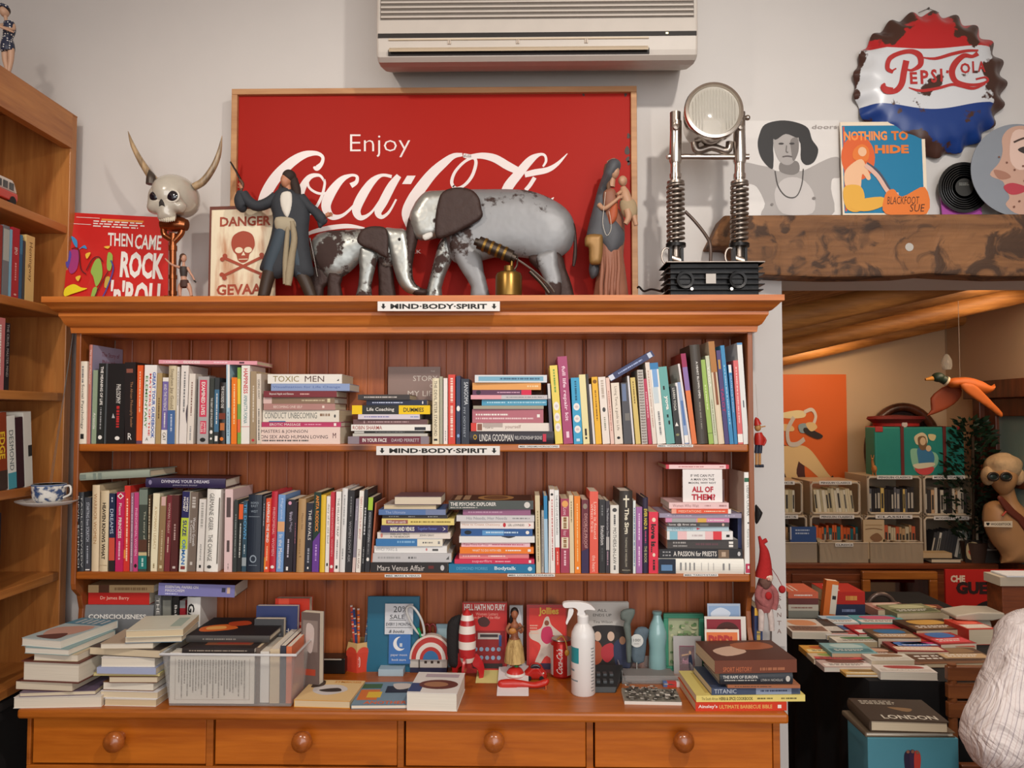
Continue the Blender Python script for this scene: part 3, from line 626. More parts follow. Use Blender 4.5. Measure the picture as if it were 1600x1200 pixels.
stC=[
(734.7,866,674,694,'#28242E','thick black ringed',[('e','#C8A030',.55,.065,.2,.02),('e','#28242E',.55,.065,.12,.012),T('LINDA GOODMAN',Wt,.12,.52,.55),T('RELATIONSHIP SIGNS','#D8D4D0',.54,.86,.28),B('#C83048',.87,.91,.2,.8)],{'d':.14,'hard':1}),
(735.6,859.7,661,674,'#E6DACE','cream with red end',[B('#D84038',0,.07),B('#8A5A48',.08,.14,.1,.9),T('How to',Wt if 0 else '#8A7A70',.18,.28,.4),T('yourself','#A08078',.43,.63,.55),B('#B8A8A0',.15,.4,.5,1)]),
(738.4,849.6,639.4,661,'#B46672','thick rose pink',[D(Wt,.05,.5,.6,.16),D('#E8C8C8',.05,.86,.32,.16),B(Wt,.91,.95,.4,.62)],{'d':.14}),
(739,849,634,639.4,'#A29A84','thin khaki'),
(753,854.7,624.3,634,'#4898B8','sea blue',[D('#B8DCE8',.08,.36),D('#B8DCE8',.4,.98)]),
(735,854.7,617.4,624.3,'#C6BEC0','pink ended grey',[B('#E4A0A8',0,.4),D('#888',.46,.95)]),
(739,831,609.4,617.4,'#5C2A4C','plum with red end',[B('#D8284C',.83,1),D('#D8A8C0',.42,.8),('e','#2A1428',.5,.1,.45,.04)],{'rz':-1}),
(739,846,598,609.4,'#E6A052','apricot orange',[D('#F4D8A8',.8,.96,.5,.3)]),
(741,853.7,586,598,'#D8DADC','white edged pale blue',[B('#7CB0C8',.05,.95,.2,.8),D('#385A78',.35,.9)],{'rz':1.4}),
]
flat_stack(stC,.006,ZS1,'stack right of dark slate spine',GRP1)
rowC=[
(860,865,599,-5,'#585060','thin violet grey',[B('#D8D4D0',0,.25,.1,.9)]),
(867.8,880,571,-9,'#EAD25E','slim yellow',[D('#6A9A48',.05,.35)]+circ(.52)+circ(.66)+circ(.79)),
(881,896,557,-10,'#A8406C','tall magenta life repair kit',[T('full life repair kit','#F0D0DC',.11,.74,.46,.5,.02),B('#F0D0DC',.86,.93,.35,.65)]),
(896.9,910.8,590,-5,'#34A0CA','turquoise with white discs',[D('#1A5A78',.05,.35)]+circ(.44)+circ(.62)+circ(.78)+[B('#CFE4EE',.92,.96,.3,.7)]),
(911.6,922,585,-7,'#E8DCA2','pale custard',[B(K,.78,.88,.35,.65),B(K,.9,.93,.35,.65)]),
(922.5,926.5,584,-7,'#38302E','thin black'),
(927,930.8,600,-7,'#E8E0DA','very thin white'),
(931.2,940.6,588.8,-7,'#EEB41C','golden yellow',[('e','#8A5A10',.5,.07,.35,.03),D('#7A5010',.2,.65)]),
(942,953.6,588.8,-7.5,'#EADED2','off white',[D('#B8A898',.05,.32,.5,.5),('e','#444',.5,.49,.22,.035),D('#998',.6,.8)]),
(954.4,960.4,590,-8,'#E6C2B2','peach',[D('#B07060',.2,.8)]),
(961,974,598,-6.5,'#E6D8C6','sand',[T("Living Tarot, a guide to Life",'#6A5A4A',.06,.78,.4),('e',K,.5,.9,.2,.022)]),
(975,988,597.8,-5,'#48464A','charcoal marbled',[B('#6A7A9A',.02,.3,.1,.6),B('#77736E',.5,.62,.3,.9)]),
(989,992.3,587,-9,'#DCD8D8','sliver thin white'),
(993.8,1001.6,589.7,-9,'#D6BC6A','mustard',[D('#6A5010',.06,.4)]),
]
upright_row(rowC,.004,yb1,ZS1,'upper shelf',GRP1)
rowD=[
(1003,1012.5,577.5,-7.5,'#B8B0A8','grey wire bound',[],{'wire':1}),
(1013.4,1019.4,591.6,-8.4,'#BA3050','crimson',[D('#F0C0C8',.2,.6)]),
(1020,1027,566,-12,'#E2D4C6','pale rose',[D('#B89888',.1,.8)]),
(1027.5,1041,567,-12.7,'#ECE8DE','white and sky blue',[B('#3A80B4',0,.08),B('#7CA8D8',.08,.3,.2,.8),B('#C8D4D8',.3,.5,.1,.7),D('#888',.6,.9)]),
(1041.6,1055,573,-13,'#64A6A0','teal yoga',[T('yoga',Wt,.38,.56,.42,.5,.03),B(K,.25,.3,.3,.5),B(K,.62,.66,.4,.6),B(K,.7,.75,.5,.7)]),
(1055.6,1065,603,-8,'#282624','black learn yoga',[T('LEARN YOGA','#E8E4D8',.03,.42,.4),('p',Wt,[(.5,.62),(.2,.69),(.8,.69)]),O_('#8A8A60',.84,.3,14)]),
(1066,1070,597,-11,'#E6E2E0','narrow white'),
(1070.5,1077,596,-12,'#94A8CA','misty blue',[B('#5A7AB0',.3,.7,.2,.8),B(Wt,.86,.98)]),
(1077.5,1081,567,-18.5,'#E4DAD6','tall thin ivory'),
(1081.5,1089.6,551,-18,'#DE7438','orange with magenta top',[B('#9C2E58',0,.15),B('#8C70A8',.15,.41)],{'c2':'#8A2420'}),
(1090.2,1106.5,537,-13,'#484038','tall charcoal BLOWN OPEN',[T('A HEART BLOWN OPEN','#E0DCD4',.17,.54,.2,.55,.02),D('#8A8478',.58,.85,.5,.15)],{'hard':1,'c2':'#3A342E'}),
(1107.8,1115.6,559.7,-13.7,'#9AB854','lime green',[D('#D8E4A8',.3,.6),B(K,.87,.875)]),
(1116,1122.2,553,-14,'#C6CAAA','pale sage',[T('YOGA',Wt,.12,.36,.5),D('#8A8A70',.5,.9)]),
(1122.8,1132.5,530.6,-16.5,'#E2D0B4','glossy gold topped cream',[B('#B07840',0,.3),B('#8A5030',.3,.62,.3,.7)],{'hard':1}),
(1133,1140,544,-14,'#483A70','purple TAROT',[B('#C09040',.1,.2,.2,.7),T('TAROT','#C0285C',.4,.66,.6)]),
(1140.4,1147,536,-15,'#3686B6','mid blue',[D('#A8D0E8',.2,.8)]),
(1147.5,1153,566,-10,'#2E7CAE','deep blue pilates',[T('PILATES body in motion','#C8E0F0',.14,.6,.5),B(Wt,0,.1,.1,.9)]),
(1153.5,1161.6,558.8,-8,'#D66464','coral pink',[D('#F4C8C0',.08,.75),B(Wt,.88,.98)]),
(1162,1170.4,531,-10.7,'#E0E0DC','tall blue edged white',[B('#5890C0',0,.02),B('#404854',.57,.64,.4,.6)]),
]
sps=upright_row(rowD,.004,yb1,ZS1,'upper shelf',GRP1)
# wire of the spiral book
sb=sps[0];g=G();hh=max(v.co.z for v in sb.data.vertices);tt=max(v.co.x for v in sb.data.vertices)
for k in range(26):
 z=.006+(hh-.012)*k/25;g.tube([(tt/2+(tt/2-.001)*math.cos(a),.002+.005*math.sin(a),z)for a in[i*math.pi/5 for i in range(10)]],.0007,C('#C8C4C0',.3,.9),5,closed=True)
g.obj('wire_binding',sb)
# laid across the tops
def across(x0,y0,x1,y1,thpx,Y,d,col,spine,label,group,hard=False,front=(),rz=0,c2=None):
 """book lying across others: lower edge runs from (x0,y0) to (x1,y1)"""
 a=W(x0,y0,Y);b=W(x1,y1,Y);ln=(b-a).length;t=thpx/S(Y);ang=math.atan2(b.z-a.z,b.x-a.x)
 M=Matrix.Translation(a)@Matrix.Rotation(R(rz),4,'Z')@Matrix.Rotation(-ang,4,'Y')@cols((0,0,1),(0,1,0),(-1,0,0),(ln,0,0))
 return mk_book(M,t,ln,d,col,spine,front,label,group,hard,cover2=c2)
across(248,568.2,401.6,570,6,.006,.12,'#E8A0AC',[T('GODDESS',Wt,.25,.42,.6,.5,.03),D('#F8E0E4',.05,.2),D('#F8E0E4',.56,.7),B('#4A2838',.82,.87,.3,.7)],'thin pink GODDESS book lying flat across the tops of upright books',GRP1)
across(955,596,1023,556,10,.008,.12,'#2A325E',[D('#A8B8E0',.2,.75),B('#D8DCE8',.0,.1,.1,.9),B('#C8D0E0',.88,.96,.1,.9)],'navy book slanting across the tops of beige and yellow books',GRP1)

# ---------------------------------------------------------------- lower shelf
yb2=lambda x:895.5-max(0,(400-x))*.04-max(0,(x-1000))*.018
def Mb(c):return C(c)
rowE=[
(121,131.5,761,0,'#2C2E32','black with spaced letters',[T('NEVIL SCHNAOI','#C8C8C4',.05,.95,.22,.25),T('TAOLOHNVGDV','#C8C8C4',.05,.95,.24,.75)],{'hard':1}),
(132,141.5,770,1,'#484A50','slate grey SCRATCH',[T('STARTING from SCRATCH','#C8CCD4',.07,.6,.5),D('#B0B4BC',.66,.9),B(Wt,.975,.99,.2,.9)]),
(143,154.6,751,2,'#DEC8A4','glossy cream WARRIOR WOMEN',[T('WARRIOR WOMEN','#A87848',.1,.68,.42)],{'hard':1}),
(155.2,168.4,760,3,'#D8C4A0','cream HEAVEN KNOWS',[T('HEAVEN KNOWS WHAT','#2E2218',.15,.85,.42,.5,.03),B('#B09870',.92,.925)],{'hard':1}),
(170,179.4,764.7,1,'#26304C','navy DREAMS',[D('#C8D0E0',.05,.12),T('DREAMS','#C8D4E4',.2,.52,.55,.45),B('#D4513C',.57,.86),B('#2A2220',.86,1)]),
(179.9,192,763,3,'#C6285E','hot pink PRINCESS',[('p',Wt,[(.5,0.01),(.05,.05),(.5,.09),(.95,.05)]),('p','#C02030',[(.5,.025),(.25,.05),(.5,.075),(.75,.05)]),T('Please',Wt,.14,.29,.35),T('PRINCESS',Wt,.32,.58,.42,.5,.02),D('#F0B8CC',.62,.85)]),
(193,202.4,754,2,'#D63A30','scarlet',[D('#FCD0B0',.15,.88,.5,.35),B('#E8A03C',.75,.85,0,.3)]),
(203,207.6,765,2,'#A2788E','thin mauve',[D('#E8D8E0',.05,.9)]),
(208,215.6,764.7,2,'#C6487E','fuchsia',[T('PHENOMENAL WOMEN','#F0C0D4',.2,.8,.45),('e',K,.5,.93,.3,.025)]),
(216,229.4,758,2,'#434A42','dark green with teal foot',[B('#788478',.02,.2),T('The story of','#C8C8B0',.28,.62,.3,.65),B('#5A3828',.62,.76),B('#CDB98A',.77,.81),B('#1E7A74',.81,.97),D('#C8E0D8',.84,.94)]),
(230,234.4,769,2,'#463624','thin olive brown',[D('#D8C8A8',.05,.8,.5,.5)]),
(234.8,245.4,767.5,5,'#EEE4C2','custard LEGACY',[T("A WOMAN'S LEGACY",'#B89860',.17,.72,.4),D('#998860',.9,.96)]),
(246,255.8,773,5,'#967A56','brown',[D('#C8B490',.45,.85),B('#D8B0A8',.0,.12,.2,.9),B('#D8C8A0',.92,.96,.3,.7)]),
(256.4,265.2,771,5,'#7A3036','wine red',[T("WOMAN TODAY",'#D8B8A8',.1,.5,.4),D('#D8B8A8',.55,.75)]),
(266,277.4,771,3,'#582A28','dark oxblood',[D('#C0A098',.38,.6),B('#C8B8B0',.93,.96,.3,.7)]),
(279.6,291.4,765.6,6,'#E9EBDC','navy topped lime',[B('#26265A',0,.33),T('WOMEN',Wt,.07,.25,.3,.7,.02),T('MONEY',Wt,.07,.25,.3,.32,.02),B('#C2D444',.33,.72),T('SUZE','#2A2C6C',.36,.56,.55,.5,.03),T('ORMAN','#3C78B8',.6,.91,.5,.5,.03),B('#8A3A3A',.93,.97,.2,.8)]),
(292.6,305.4,768,5,'#78695E','taupe GROWTH',[D('#C8C0B8',.06,.2,.5,.6),T("Women's Growth",'#E8E4E0',.32,.68,.35,.65),T('In Connection','#E8E4E0',.36,.64,.3,.3),B('#C8C0B8',.88,.92,.3,.6)]),
(306.8,317.6,779,5,'#E4DED6','off white slim',[D('#AAA69E',.05,.4,.5,.5),T('ADRIENNE','#555',.62,.85,.22),B(K,.91,.95,.35,.65)]),
(319,340.6,764,5.5,'#F1EDE4','thick white THE CHANGE',[T('GERMAINE GREER','#4A4640',.05,.5,.32,.4),T('THE CHANGE','#4A4640',.55,.87,.32,.4),('e','#444',.4,.94,.16,.02),B('#5A5248',.1,.9,.93,1)],{'hard':1}),
(350,362.6,764.7,2,'#E6C8C6','pale pink',[B('#5A4A4A',.1,.34,.2,.75),B('#5A4A4A',.62,.76,.3,.65),D(K,.9,.97,.5,.1)],{'d':.14}),
(363.4,369.4,781.6,3,'#3A403E','dark green slim',[D('#9AA09C',.2,.8)]),
(370,376.8,787,4,'#2A2C2C','black with orange top',[B('#E8602C',.02,.24),D('#D8D8D0',.3,.8,.5,.35)]),
(377.5,384.6,784,3,'#35505F','blue grey TIE DOWN',[T('TIE DOWN','#58A0D0',.04,.54,.62,.5,.02),D('#C8D4D8',.62,.75),B('#9AA4A8',.8,.92)]),
(385.2,406.6,775,3.5,'#26303E','wide navy',[T('WOMEN','#8C9CA8',.08,.12,.5)if 0 else('t','#94A2AE','WOMEN',.2,.09,.8,.12),('t','#94A2AE','EAST',.25,.13,.75,.16),('t','#94A2AE','WEST',.25,.2,.75,.23),B('#94A2AE',.28,.285,.1,.9),('e','#94A2AE',.5,.83,.25,.05),('e','#26303E',.5,.83,.17,.035),B('#94A2AE',.91,.915,.2,.8)],{'hard':1}),
(407.2,411.6,777,4,'#3C3E44','thin iron grey',[D('#B8BCC4',.1,.4)]),
(412.2,420.2,780.6,4,'#E25430','red orange UNVEILING',[T('UNVEILING THE MIND',Wt,.05,.6,.5,.5,.02),D('#F8C89C',.65,.85),B('#F09030',.8,.97,0,.3),B(Wt,.93,.96,.3,.7)]),
(421,430.6,770,4,'#C02A3A','bright crimson',[T('PHENOMENAL','#E8B0B0',.2,.54,.4),T('WOMEN','#E8B0B0',.58,.8,.4),('e',Wt,.5,.94,.3,.02)],{'hard':1}),
(431.4,442.6,775,4,'#78A0D2','sky blue',[T('Migraine','#C8D8F0',.05,.32,.4),B('#E0A878',.35,.48),T('In the Meantime',Wt,.52,.96,.5)]),
(443.4,456.6,782.5,5,'#2A262E','black magic titled',[D('#9890A0',.18,.3),T('Black Magic','#A8A0B4',.17,.45,.35,.6),D('#C8C0D0',.55,.8,.4,.25),('e','#E0A0B8',.4,.05,.2,.025),B(Wt,.93,.98,.25,.5)]),
(457.4,462,786,3,'#302630','thin aubergine',[D('#A06070',.3,.6)]),
(462.8,474.8,780.6,4,'#B49062','tan',[T('Mayan Sex','#7A5A38',.2,.42,.3,.6),D('#8A6A48',.55,.75,.4,.15),T('K','#6A4A28',.78,.8,.3)],{'hard':1}),
(475.2,486.6,788,4,'#2A2C38','dark THE RIVALS',[T('THE RIVALS',Wt,.1,.54,.4,.55),D('#A0A4B0',.66,.88,.5,.35),B(Wt,.93,.96,.4,.6)]),
(487.2,498.4,771,4,'#20382E','green and purple orange lettered',[T('ANITA RODDICK','#E08A34',.04,.5,.46,.5,.03),('p','#6A3C94',[(1,.5),(0,.62),(0,1),(1,1)]),D('#C8A0E0',.66,.86)]),
(499.2,507.2,775,3,'#E6BE34','yellow',[],{'hard':1}),
(507.8,514,777,3,'#EEE8E0','slim white script',[T('diary of an old Soul','#555',.1,.62,.6),B(K,.88,.92,.3,.7)]),
(514.6,521,770,2.5,'#C63240','red',[T('PHENOMENAL WOMEN','#E8A8A8',.2,.8,.4),('e',Wt,.5,.93,.35,.02)]),
(521.6,529.8,770,4,'#F0ECE6','white TRAP titled',[T('THE HILLARY TRAP','#5A5650',.08,.56,.42),D('#888',.6,.85),B(K,.92,.96,.3,.7)]),
(530.4,539,764.7,5,'#E4E2DE','pale dove grey',[D('#9A9A98',.08,.45),D('#9A9A98',.72,.85)],{'hard':1}),
(539.6,549.6,767.5,5,'#2E2C2E',"black WOMEN DON'T ASK",[D('#7A7A7A',.08,.32),T("WOMEN DON'T ASK",'#A8A6A8',.38,.88,.4)]),
(550.2,555.4,780.6,6,'#8A828E','lilac grey',[B('#D8C0B8',.8,1),D('#C8C4CC',.1,.3)]),
(556,563.2,768,6,'#EFE9DF','cream red lettered',[T("THERE'S A COYOTE IN MY BEDPOST",'#B8442E',.07,.6,.5),T('ETHEL KAPLAN','#6A3A30',.72,.95,.45)]),
(563.8,569.4,766.6,6,'#242426','narrow black',[D('#D0D0D0',.22,.55,.5,.5),D('#A0A0A0',.7,.9)]),
(570,577.6,779,6,'#323236','black lime topped KNOWING WOMAN',[B('#A8C83C',0,.17),T('KNOWING WOMAN','#C8C8C8',.2,.6,.42),D('#888',.62,.76),O_(Wt,.83,.3,12)]),
(578.2,581,787,8,'#A85838','rusty brown thin'),
]
upright_row(rowE,.006,yb2,ZS2,'lower shelf',GRP2)
stD=[
(579.4,700.6,880,895.6,'#2E2A2A','black AFFAIR',[T('The','#C8C4C0',.03,.06,.5)if 0 else B('#2E2A2A',0,.01),T('Mars Venus Affair','#D4CEC8',.09,.7,.55,.45),B('#6A2A28',.75,.82,.4,.7),('e','#C8C8C8',.5,.93,.28,.025)],{'d':.145}),
(580.3,705,866,880,'#C6C4C4','light grey',[D('#A0A0A0',.08,.36),D('#666',.46,.56),('p','#555',[(.3,.93),(.7,.97),(.3,.97)])]),
(585,699,855.2,866,'#ECEAE6','white MARS',[T('WHO? MARS &','#B0AEB0',.02,.32,.5),('e','#D08080',.5,.72,.2,.012),B('#555',.8,.88,.3,.6)]),
(587,691,844,855.2,'#3878B2','blue and cream',[D('#88B8DC',.32,.58,.6,.4),B('#ECE4D0',.62,1),D('#666',.7,.86),B('#888',.93,.96,.3,.7)]),
(589.7,704,834,844,'#E9DDD1','cream BEDROOM',[T('MARS AND VENUS',K,.18,.44,.3,.7),T('IN THE BEDROOM',K,.18,.44,.3,.3),T('JOHN GRAY','#555',.58,.78,.4),('e','#D88878',.5,.06,.35,.015)]),
(594.7,698.8,822.8,834,'#33295C','indigo MARS AND VENUS',[T('MARS AND VENUS',Wt,.14,.5,.6,.5,.03),T('Together Forever','#7088D8',.55,.84,.5),('p',Wt,[(.2,.92),(.5,.97),(.8,.92),(.5,.95)])]),
(596.6,709.6,812.6,822.8,'#E8D27C','yellow',[B('#A06058',.06,.36,.2,.8),T('What on earth',Wt,.08,.33,.4),D('#8A7838',.4,.95)]),
(598,700,807,812.6,'#38343A','thin black',[D('#BBB',.1,.25),D('#BBB',.4,.5),D('#BBB',.7,.85)]),
(591.6,696,798.5,807,'#5878AC','steel blue',[T('The Ultimate','#A8B8D8',.1,.4,.5),B('#7A86A8',.7,1)]),
(600,682,791,798.5,'#B0A8A0','pages forward',[],{'mode':'fore','d':.12,'label':'pale book with page edges outward, beneath the topmost of the Mars stack'}),
(616,689,778,791,'#6A5058','pages forward',[],{'mode':'fore','d':.11,'label':'topmost pages-forward book of the Mars stack, mauve cover upward'}),
]
flat_stack(stD,.006,ZS2,'stack with AFFAIR at its foot',GRP2)
stE=[
(702,837,881.8,895.6,'#1C76A2','teal blue Bodytalk',[T('DESMOND MORRIS','#68B0D0',.09,.45,.34),T('Bodytalk','#D8E8EC',.53,.78,.5,.5,.02),O_('#C0DCE8',.94,.25,10)],{'d':.145}),
(710,834.7,874.6,881.8,'#D22E52','cherry superflirt',[T('superflirt','#F4B8C4',.22,.47,.7),D('#F4B8C4',.51,.7),B(Wt,.93,.96,.2,.8)]),
(718,827,866,874.6,'#E48486','salmon pink',[D('#F8D8D0',.05,.3),D('#FBE4DC',.42,.66),B('#D85060',.7,1,0,.2)]),
(718,833.4,856,866,'#F07E1E','bright orange',[T('WHAT TO DO WITH HER',Wt,.17,.56,.35),D(Wt,.62,.83),B(Wt,.92,.96,.3,.7)]),
(721,828.5,849,856,'#EBC2CA','baby pink',[T('Take Time for You','#C04868',.03,.39,.5),D('#C04868',.45,.92)]),
(717,834.7,839,849,'#E8E6E2','plain white',[('s','#282830',[(1,.56),(.8,.62),(.72,.66),(.8,.7),(1,.74)])]),
(720,832,828,839,'#2A5894','blue ocean',[B('#5C98CC',.3,.6,.1,.8),('e','#15202C',.5,.1,.3,.05),D('#C8E0F0',.35,.8),O_(Wt,.93,.25,10)]),
(720,835,816.4,828,'#F0E4DC','white red arrowed',[T('How to Create Chemistry','#C08A68',.03,.54,.35),('e','#C83038',.5,.6,.3,.02),T('LEIL LOWNDES',K,.65,.87,.3),('p','#C83038',[(.25,.92),(.5,.96),(.75,.92),(.5,.94)])]),
(713,834.7,807,816.4,'#D2CECE','silver HER NEEDS',[T('His Needs, Her Needs','#8A8A90',.13,.65,.55),D('#888',.72,.94)]),
(723.7,829.6,797.8,807,'#986082','mauve',[D('#C8A0B8',.08,.58)]),
(700.6,833,784,797.8,'#4A504C','thick dark PSYCHIC EXPLORER',[T('THE PSYCHIC EXPLORER','#E8E4DC',.02,.56,.42,.6,.02),D('#C8C4BC',.02,.34,.2,.15),('e','#D8D4CC',.5,.925,.35,.035)],{'d':.14,'c2':'#6A4A38','front':[('r','#4A2E22',.05,.02,.95,.98),('e','#B88A54',.5,.55,.42,.22),('e','#7A5438',.5,.55,.3,.15),('r','#B09070',.1,.06,.9,.13),('r','#B09070',.1,.16,.9,.24)]}),
]
flat_stack(stE,.004,ZS2,'stack with Bodytalk at its foot',GRP2)
rowF=[
(838,845.6,774,-2,'#D6C6A0','beige',[D('#8A7850',.2,.85)]),
(846,850.4,798,0,'#ACA49C','thin ash grey',[D('#444',.1,.9)]),
(851,856.8,775,-1.5,'#2E86B8','cobalt blue',[B('#A8C8DC',.3,1)]),
(857.2,859.8,783,0,'#ECE4DC','paper thin white'),
(860.2,867.6,764.7,-1.5,'#EFE7E1','slim white',[D('#B84848',.12,.85,.5,.3),('e','#303030',.5,.06,.3,.015)]),
(868.2,875.4,765.6,-2,'#ECECE8','white FIVE LOVE LANGUAGES',[T('THE FIVE LOVE LANGUAGES','#4A4A48',.06,.54,.45),B('#D83A30',.69,1),D('#F8C8B8',.74,.9)]),
(876,890,779.7,0,'#A63C56','maroon with cream blocks',[O_('#E8A860',.07,.36,8),B('#E8DCC0',.24,.41,.1,.9),D('#8A6030',.25,.4,.5,.5),B('#E8DCC0',.52,.67,.1,.9),D('#8A6030',.53,.66,.5,.5),T('Love','#F0C8D0',.12,.22,.4),T('Honor','#F0C8D0',.43,.5,.4),D('#F0C8D0',.7,.9)]),
(890.6,897.6,774,-1.5,'#E0CCA6','straw',[D('#7A6A4A',.08,.35)]),
(898,907.9,775,-1,'#F0861E','tangerine',[D('#F8D090',.1,.85,.5,.2),B(Wt,.92,.95,.35,.65)]),
(908.6,920.2,780.6,0,'#6A2430','maroon PROOF',[O_('#988878',.09,.3,8),T('DIVORCE-PROOF','#D8A8A0',.19,.66,.4,.6),T('YOUR MARRIAGE','#B07878',.25,.6,.22,.28),('p','#3A2A50',[(0,.7),(1,.66),(1,1),(0,1)])]),
(921.4,935,767.5,0,'#E65E4A','tall coral red',[T('Love is found','#F8D0C0',.13,.58,.34,.65),T('when free','#F8D0C0',.15,.5,.3,.3),T('the heart','#F8D0C0',.78,.98,.4)]),
(936.2,946,780.6,0,'#2A2828','black intuition',[D('#888',.08,.22),T('Intuition','#D8D4D0',.36,.62,.6,.55,.01),D('#555',.66,.84)]),
(946.6,952.8,782.5,0,'#383238','dark grey Daughter',[T('The Mother-in-Law Dance','#C8C8C8',.1,.52,.5),B('#B8B4B0',.5,.68,.1,.9),D('#C8A0B0',.7,.9)]),
(953.6,967.2,789,0,'#E8E4DA','white MOTHERS-IN-LAW',[('e','#444',.5,.07,.26,.03),D('#555',.14,.3),T('MOTHERS-IN-LAW','#383430',.33,.86,.38),D('#555',.88,.95)],{'hard':1}),
(967.8,988.6,766.6,0,'#38302A','tall black cross marked Sign',[('r','#E8E0C8',.46,.05,.56,.2),('r','#E8E0C8',.28,.09,.74,.11),T('The Sign','#E8E0C8',.21,.52,.42,.5,.03),T('THOMAS DE WESSELOW','#C8C0A8',.56,.92,.14,.5),('t','#C8C0A8','PENGUIN',.2,.95,.8,.965)],{'hard':1,'d':.14}),
(989.2,993.6,781.6,0,'#DDE5E1','narrow mint white',[D('#305890',.1,.9,.5,.5)]),
(994,1003.8,792,0,'#A666A2','violet pink',[D('#F0D0E8',.1,.5),D('#F0D0E8',.6,.9)]),
(1004.4,1013,777,0,'#2E263E','midnight',[T('EVER HAD A','#E0C848',.15,.42,.6,.5,.02),D('#C84878',.44,.6),T('THE BOOK','#C8C088',.64,.86,.5)],{'hard':1}),
(1013.8,1028.6,799,0,'#E02E48','bright red love is',[('e','#F0D8C0',.55,.13,.2,.035),T('love is...',K,.2,.66,.55,.5,.04),('e','#F0D8C0',.55,.7,.15,.03),D(K,.78,.95,.55,.3)]),
]
upright_row(rowF,.004,yb2,ZS2,'lower shelf',GRP2,.12)
stF=[
(1029.8,1162.5,869.7,892.7,'#F0ECE0','thick ivory HEART BEATS',[B('#1E2838',0,.2),B('#6088B0',.03,.16,.2,.6),('tv' if 0 else 't','#666',"Where",.15,.25,.85,.27)if 0 else D('#888',.25,.27,.5,.7),D('#888',.31,.325,.5,.7),D('#888',.36,.375,.5,.7),D('#888',.41,.425,.5,.7),D('#AAA',.5,.505,.5,.7),D('#AAA',.58,.585,.5,.7),D('#AAA',.64,.645,.5,.7),D('#888',.75,.77,.5,.6),D('#888',.82,.835,.5,.6)],{'d':.14,'hard':1}),
(1030,1159.7,855.6,869.7,'#26262A','black PASSION',[D('#A8A8A8',.04,.14,.68,.2),D('#A8A8A8',.04,.14,.32,.2),T('A PASSION for PRIESTS',Wt,.17,.69,.55,.5,.01),B('#7A6450',.71,.84,.05,.95),B('#C0A890',.75,.8,.2,.7),('e','#C8C8C8',.5,.96,.25,.018)],{'d':.13}),
(1043.4,1153.5,841,855.6,'#45403E','grey black',[D('#A8A4A0',.08,.26,.65,.25),D('#A8A4A0',.08,.28,.3,.2),D('#6A4A50',.4,.72,.5,.3),B(Wt,.87,.93,.2,.45),B(Wt,.87,.93,.55,.8)],{'c2':'#D8D4D0'}),
(1041.6,1144.7,827,840,'#ECE8E4','white coloured squares',[B('#8CC0D0',.04,.16),B('#F0C4C4',.16,.3),D('#C8B8B8',.38,.54),B('#F0C4C4',.58,.7),B('#E04048',.7,.83),B(K,.9,.95,.3,.6)]),
(1042.5,1139,820,827,'#B6CCD4','pale aqua',[T('LOVE NOTES','#6A8A98',.08,.42,.6),('p','#C84858',[(.2,.48),(.5,.54),(.8,.48)])]),
(1042.5,1139,813.6,820,'#4A4646','dark first site',[T('love @ first site','#D8D4D0',.02,.46,.6,.5,.02),B('#777',.52,.66,.2,.7),O_('#D8B8A8',.9,.35,18)]),
(1040,1139.6,807,813.6,'#D88CB0','pink and grey',[B('#A8A8A8',.1,.48),B('#E0B050',.5,.64),D(Wt,.66,.92)]),
(1031,1159,800,807,'#9A92A6','long lavender grey',[D('#C8C0D0',.1,.4),D('#C8C0D0',.8,.93)],{'d':.14}),
(1049,1142,792.2,799.4,'#E65834','vermilion',[T('MEDITATIONS','#F8D8B8',.12,.5,.5),D('#F8D8B8',.55,.9),B(Wt,.95,1),B('#F0A890',0,.08)]),
(1046,1139,782.5,792,'#ECC8C6','pale pink WOMEN',[T('Women Who Wait','#A07070',.06,.5,.5),D('#B08080',.6,.7),D('#B08080',.84,.96,.5,.4)]),
]
zt=flat_stack(stF,.006,ZS2,'stack with ivory book at its foot',GRP2)
# upright card and a flat book behind it
g=G();Yc=.02;a=W(1067,782,Yc);hgt=(782-731.5)/S(Yc);wd=61/S(Yc);g.box(a.x,a.x+wd,Yc,Yc+.0016,zt,zt+hgt,C('#F0EAE6',.6))
g.art((a.x,Yc-.0001,zt+hgt),(wd,0,0),(0,0,-hgt),[('t','#3A3230','IF WE CAN PUT',.2,.15,.8,.23,.01),('t','#3A3230','A MAN ON THE',.2,.27,.8,.34,.01),('t','#3A3230','MOON, WHY NOT',.15,.38,.84,.45,.01),('t','#B82838','ALL OF',.23,.52,.77,.7,.04),('t','#B82838','THEM?',.22,.75,.82,.94,.04)])
tag(g.obj('card'),'white card reading ALL OF THEM propped on the right hand book stack','card')
zz=zt
for i,(col,th,lab)in enumerate((('#5A3A3A',.028,'dark book lying behind the ALL OF THEM card, lowest of three'),('#6A4A44',.028,'brown book lying behind the ALL OF THEM card, middle of three'),)):
 b_=W(1132,780,.03);mk_book(cols((0,0,1),(0,1,0),(-1,0,0),(b_.x,.03,zz)),th,.085,.11,col,(),(),lab,GRP2);zz+=th+.0004
b_=W(1141,728,.012);mk_book(cols((0,0,1),(0,1,0),(-1,0,0),(b_.x,.024,max(zz,zt+hgt+.001))),.0105,(1141-1043)/S(.012),.12,'#C83848',[B('#F2CECC',.05,.95),D('#B06060',.2,.6),D('#B06060',.85,.92)],(),'thin pink book with red ends lying above the ALL OF THEM card',GRP2)
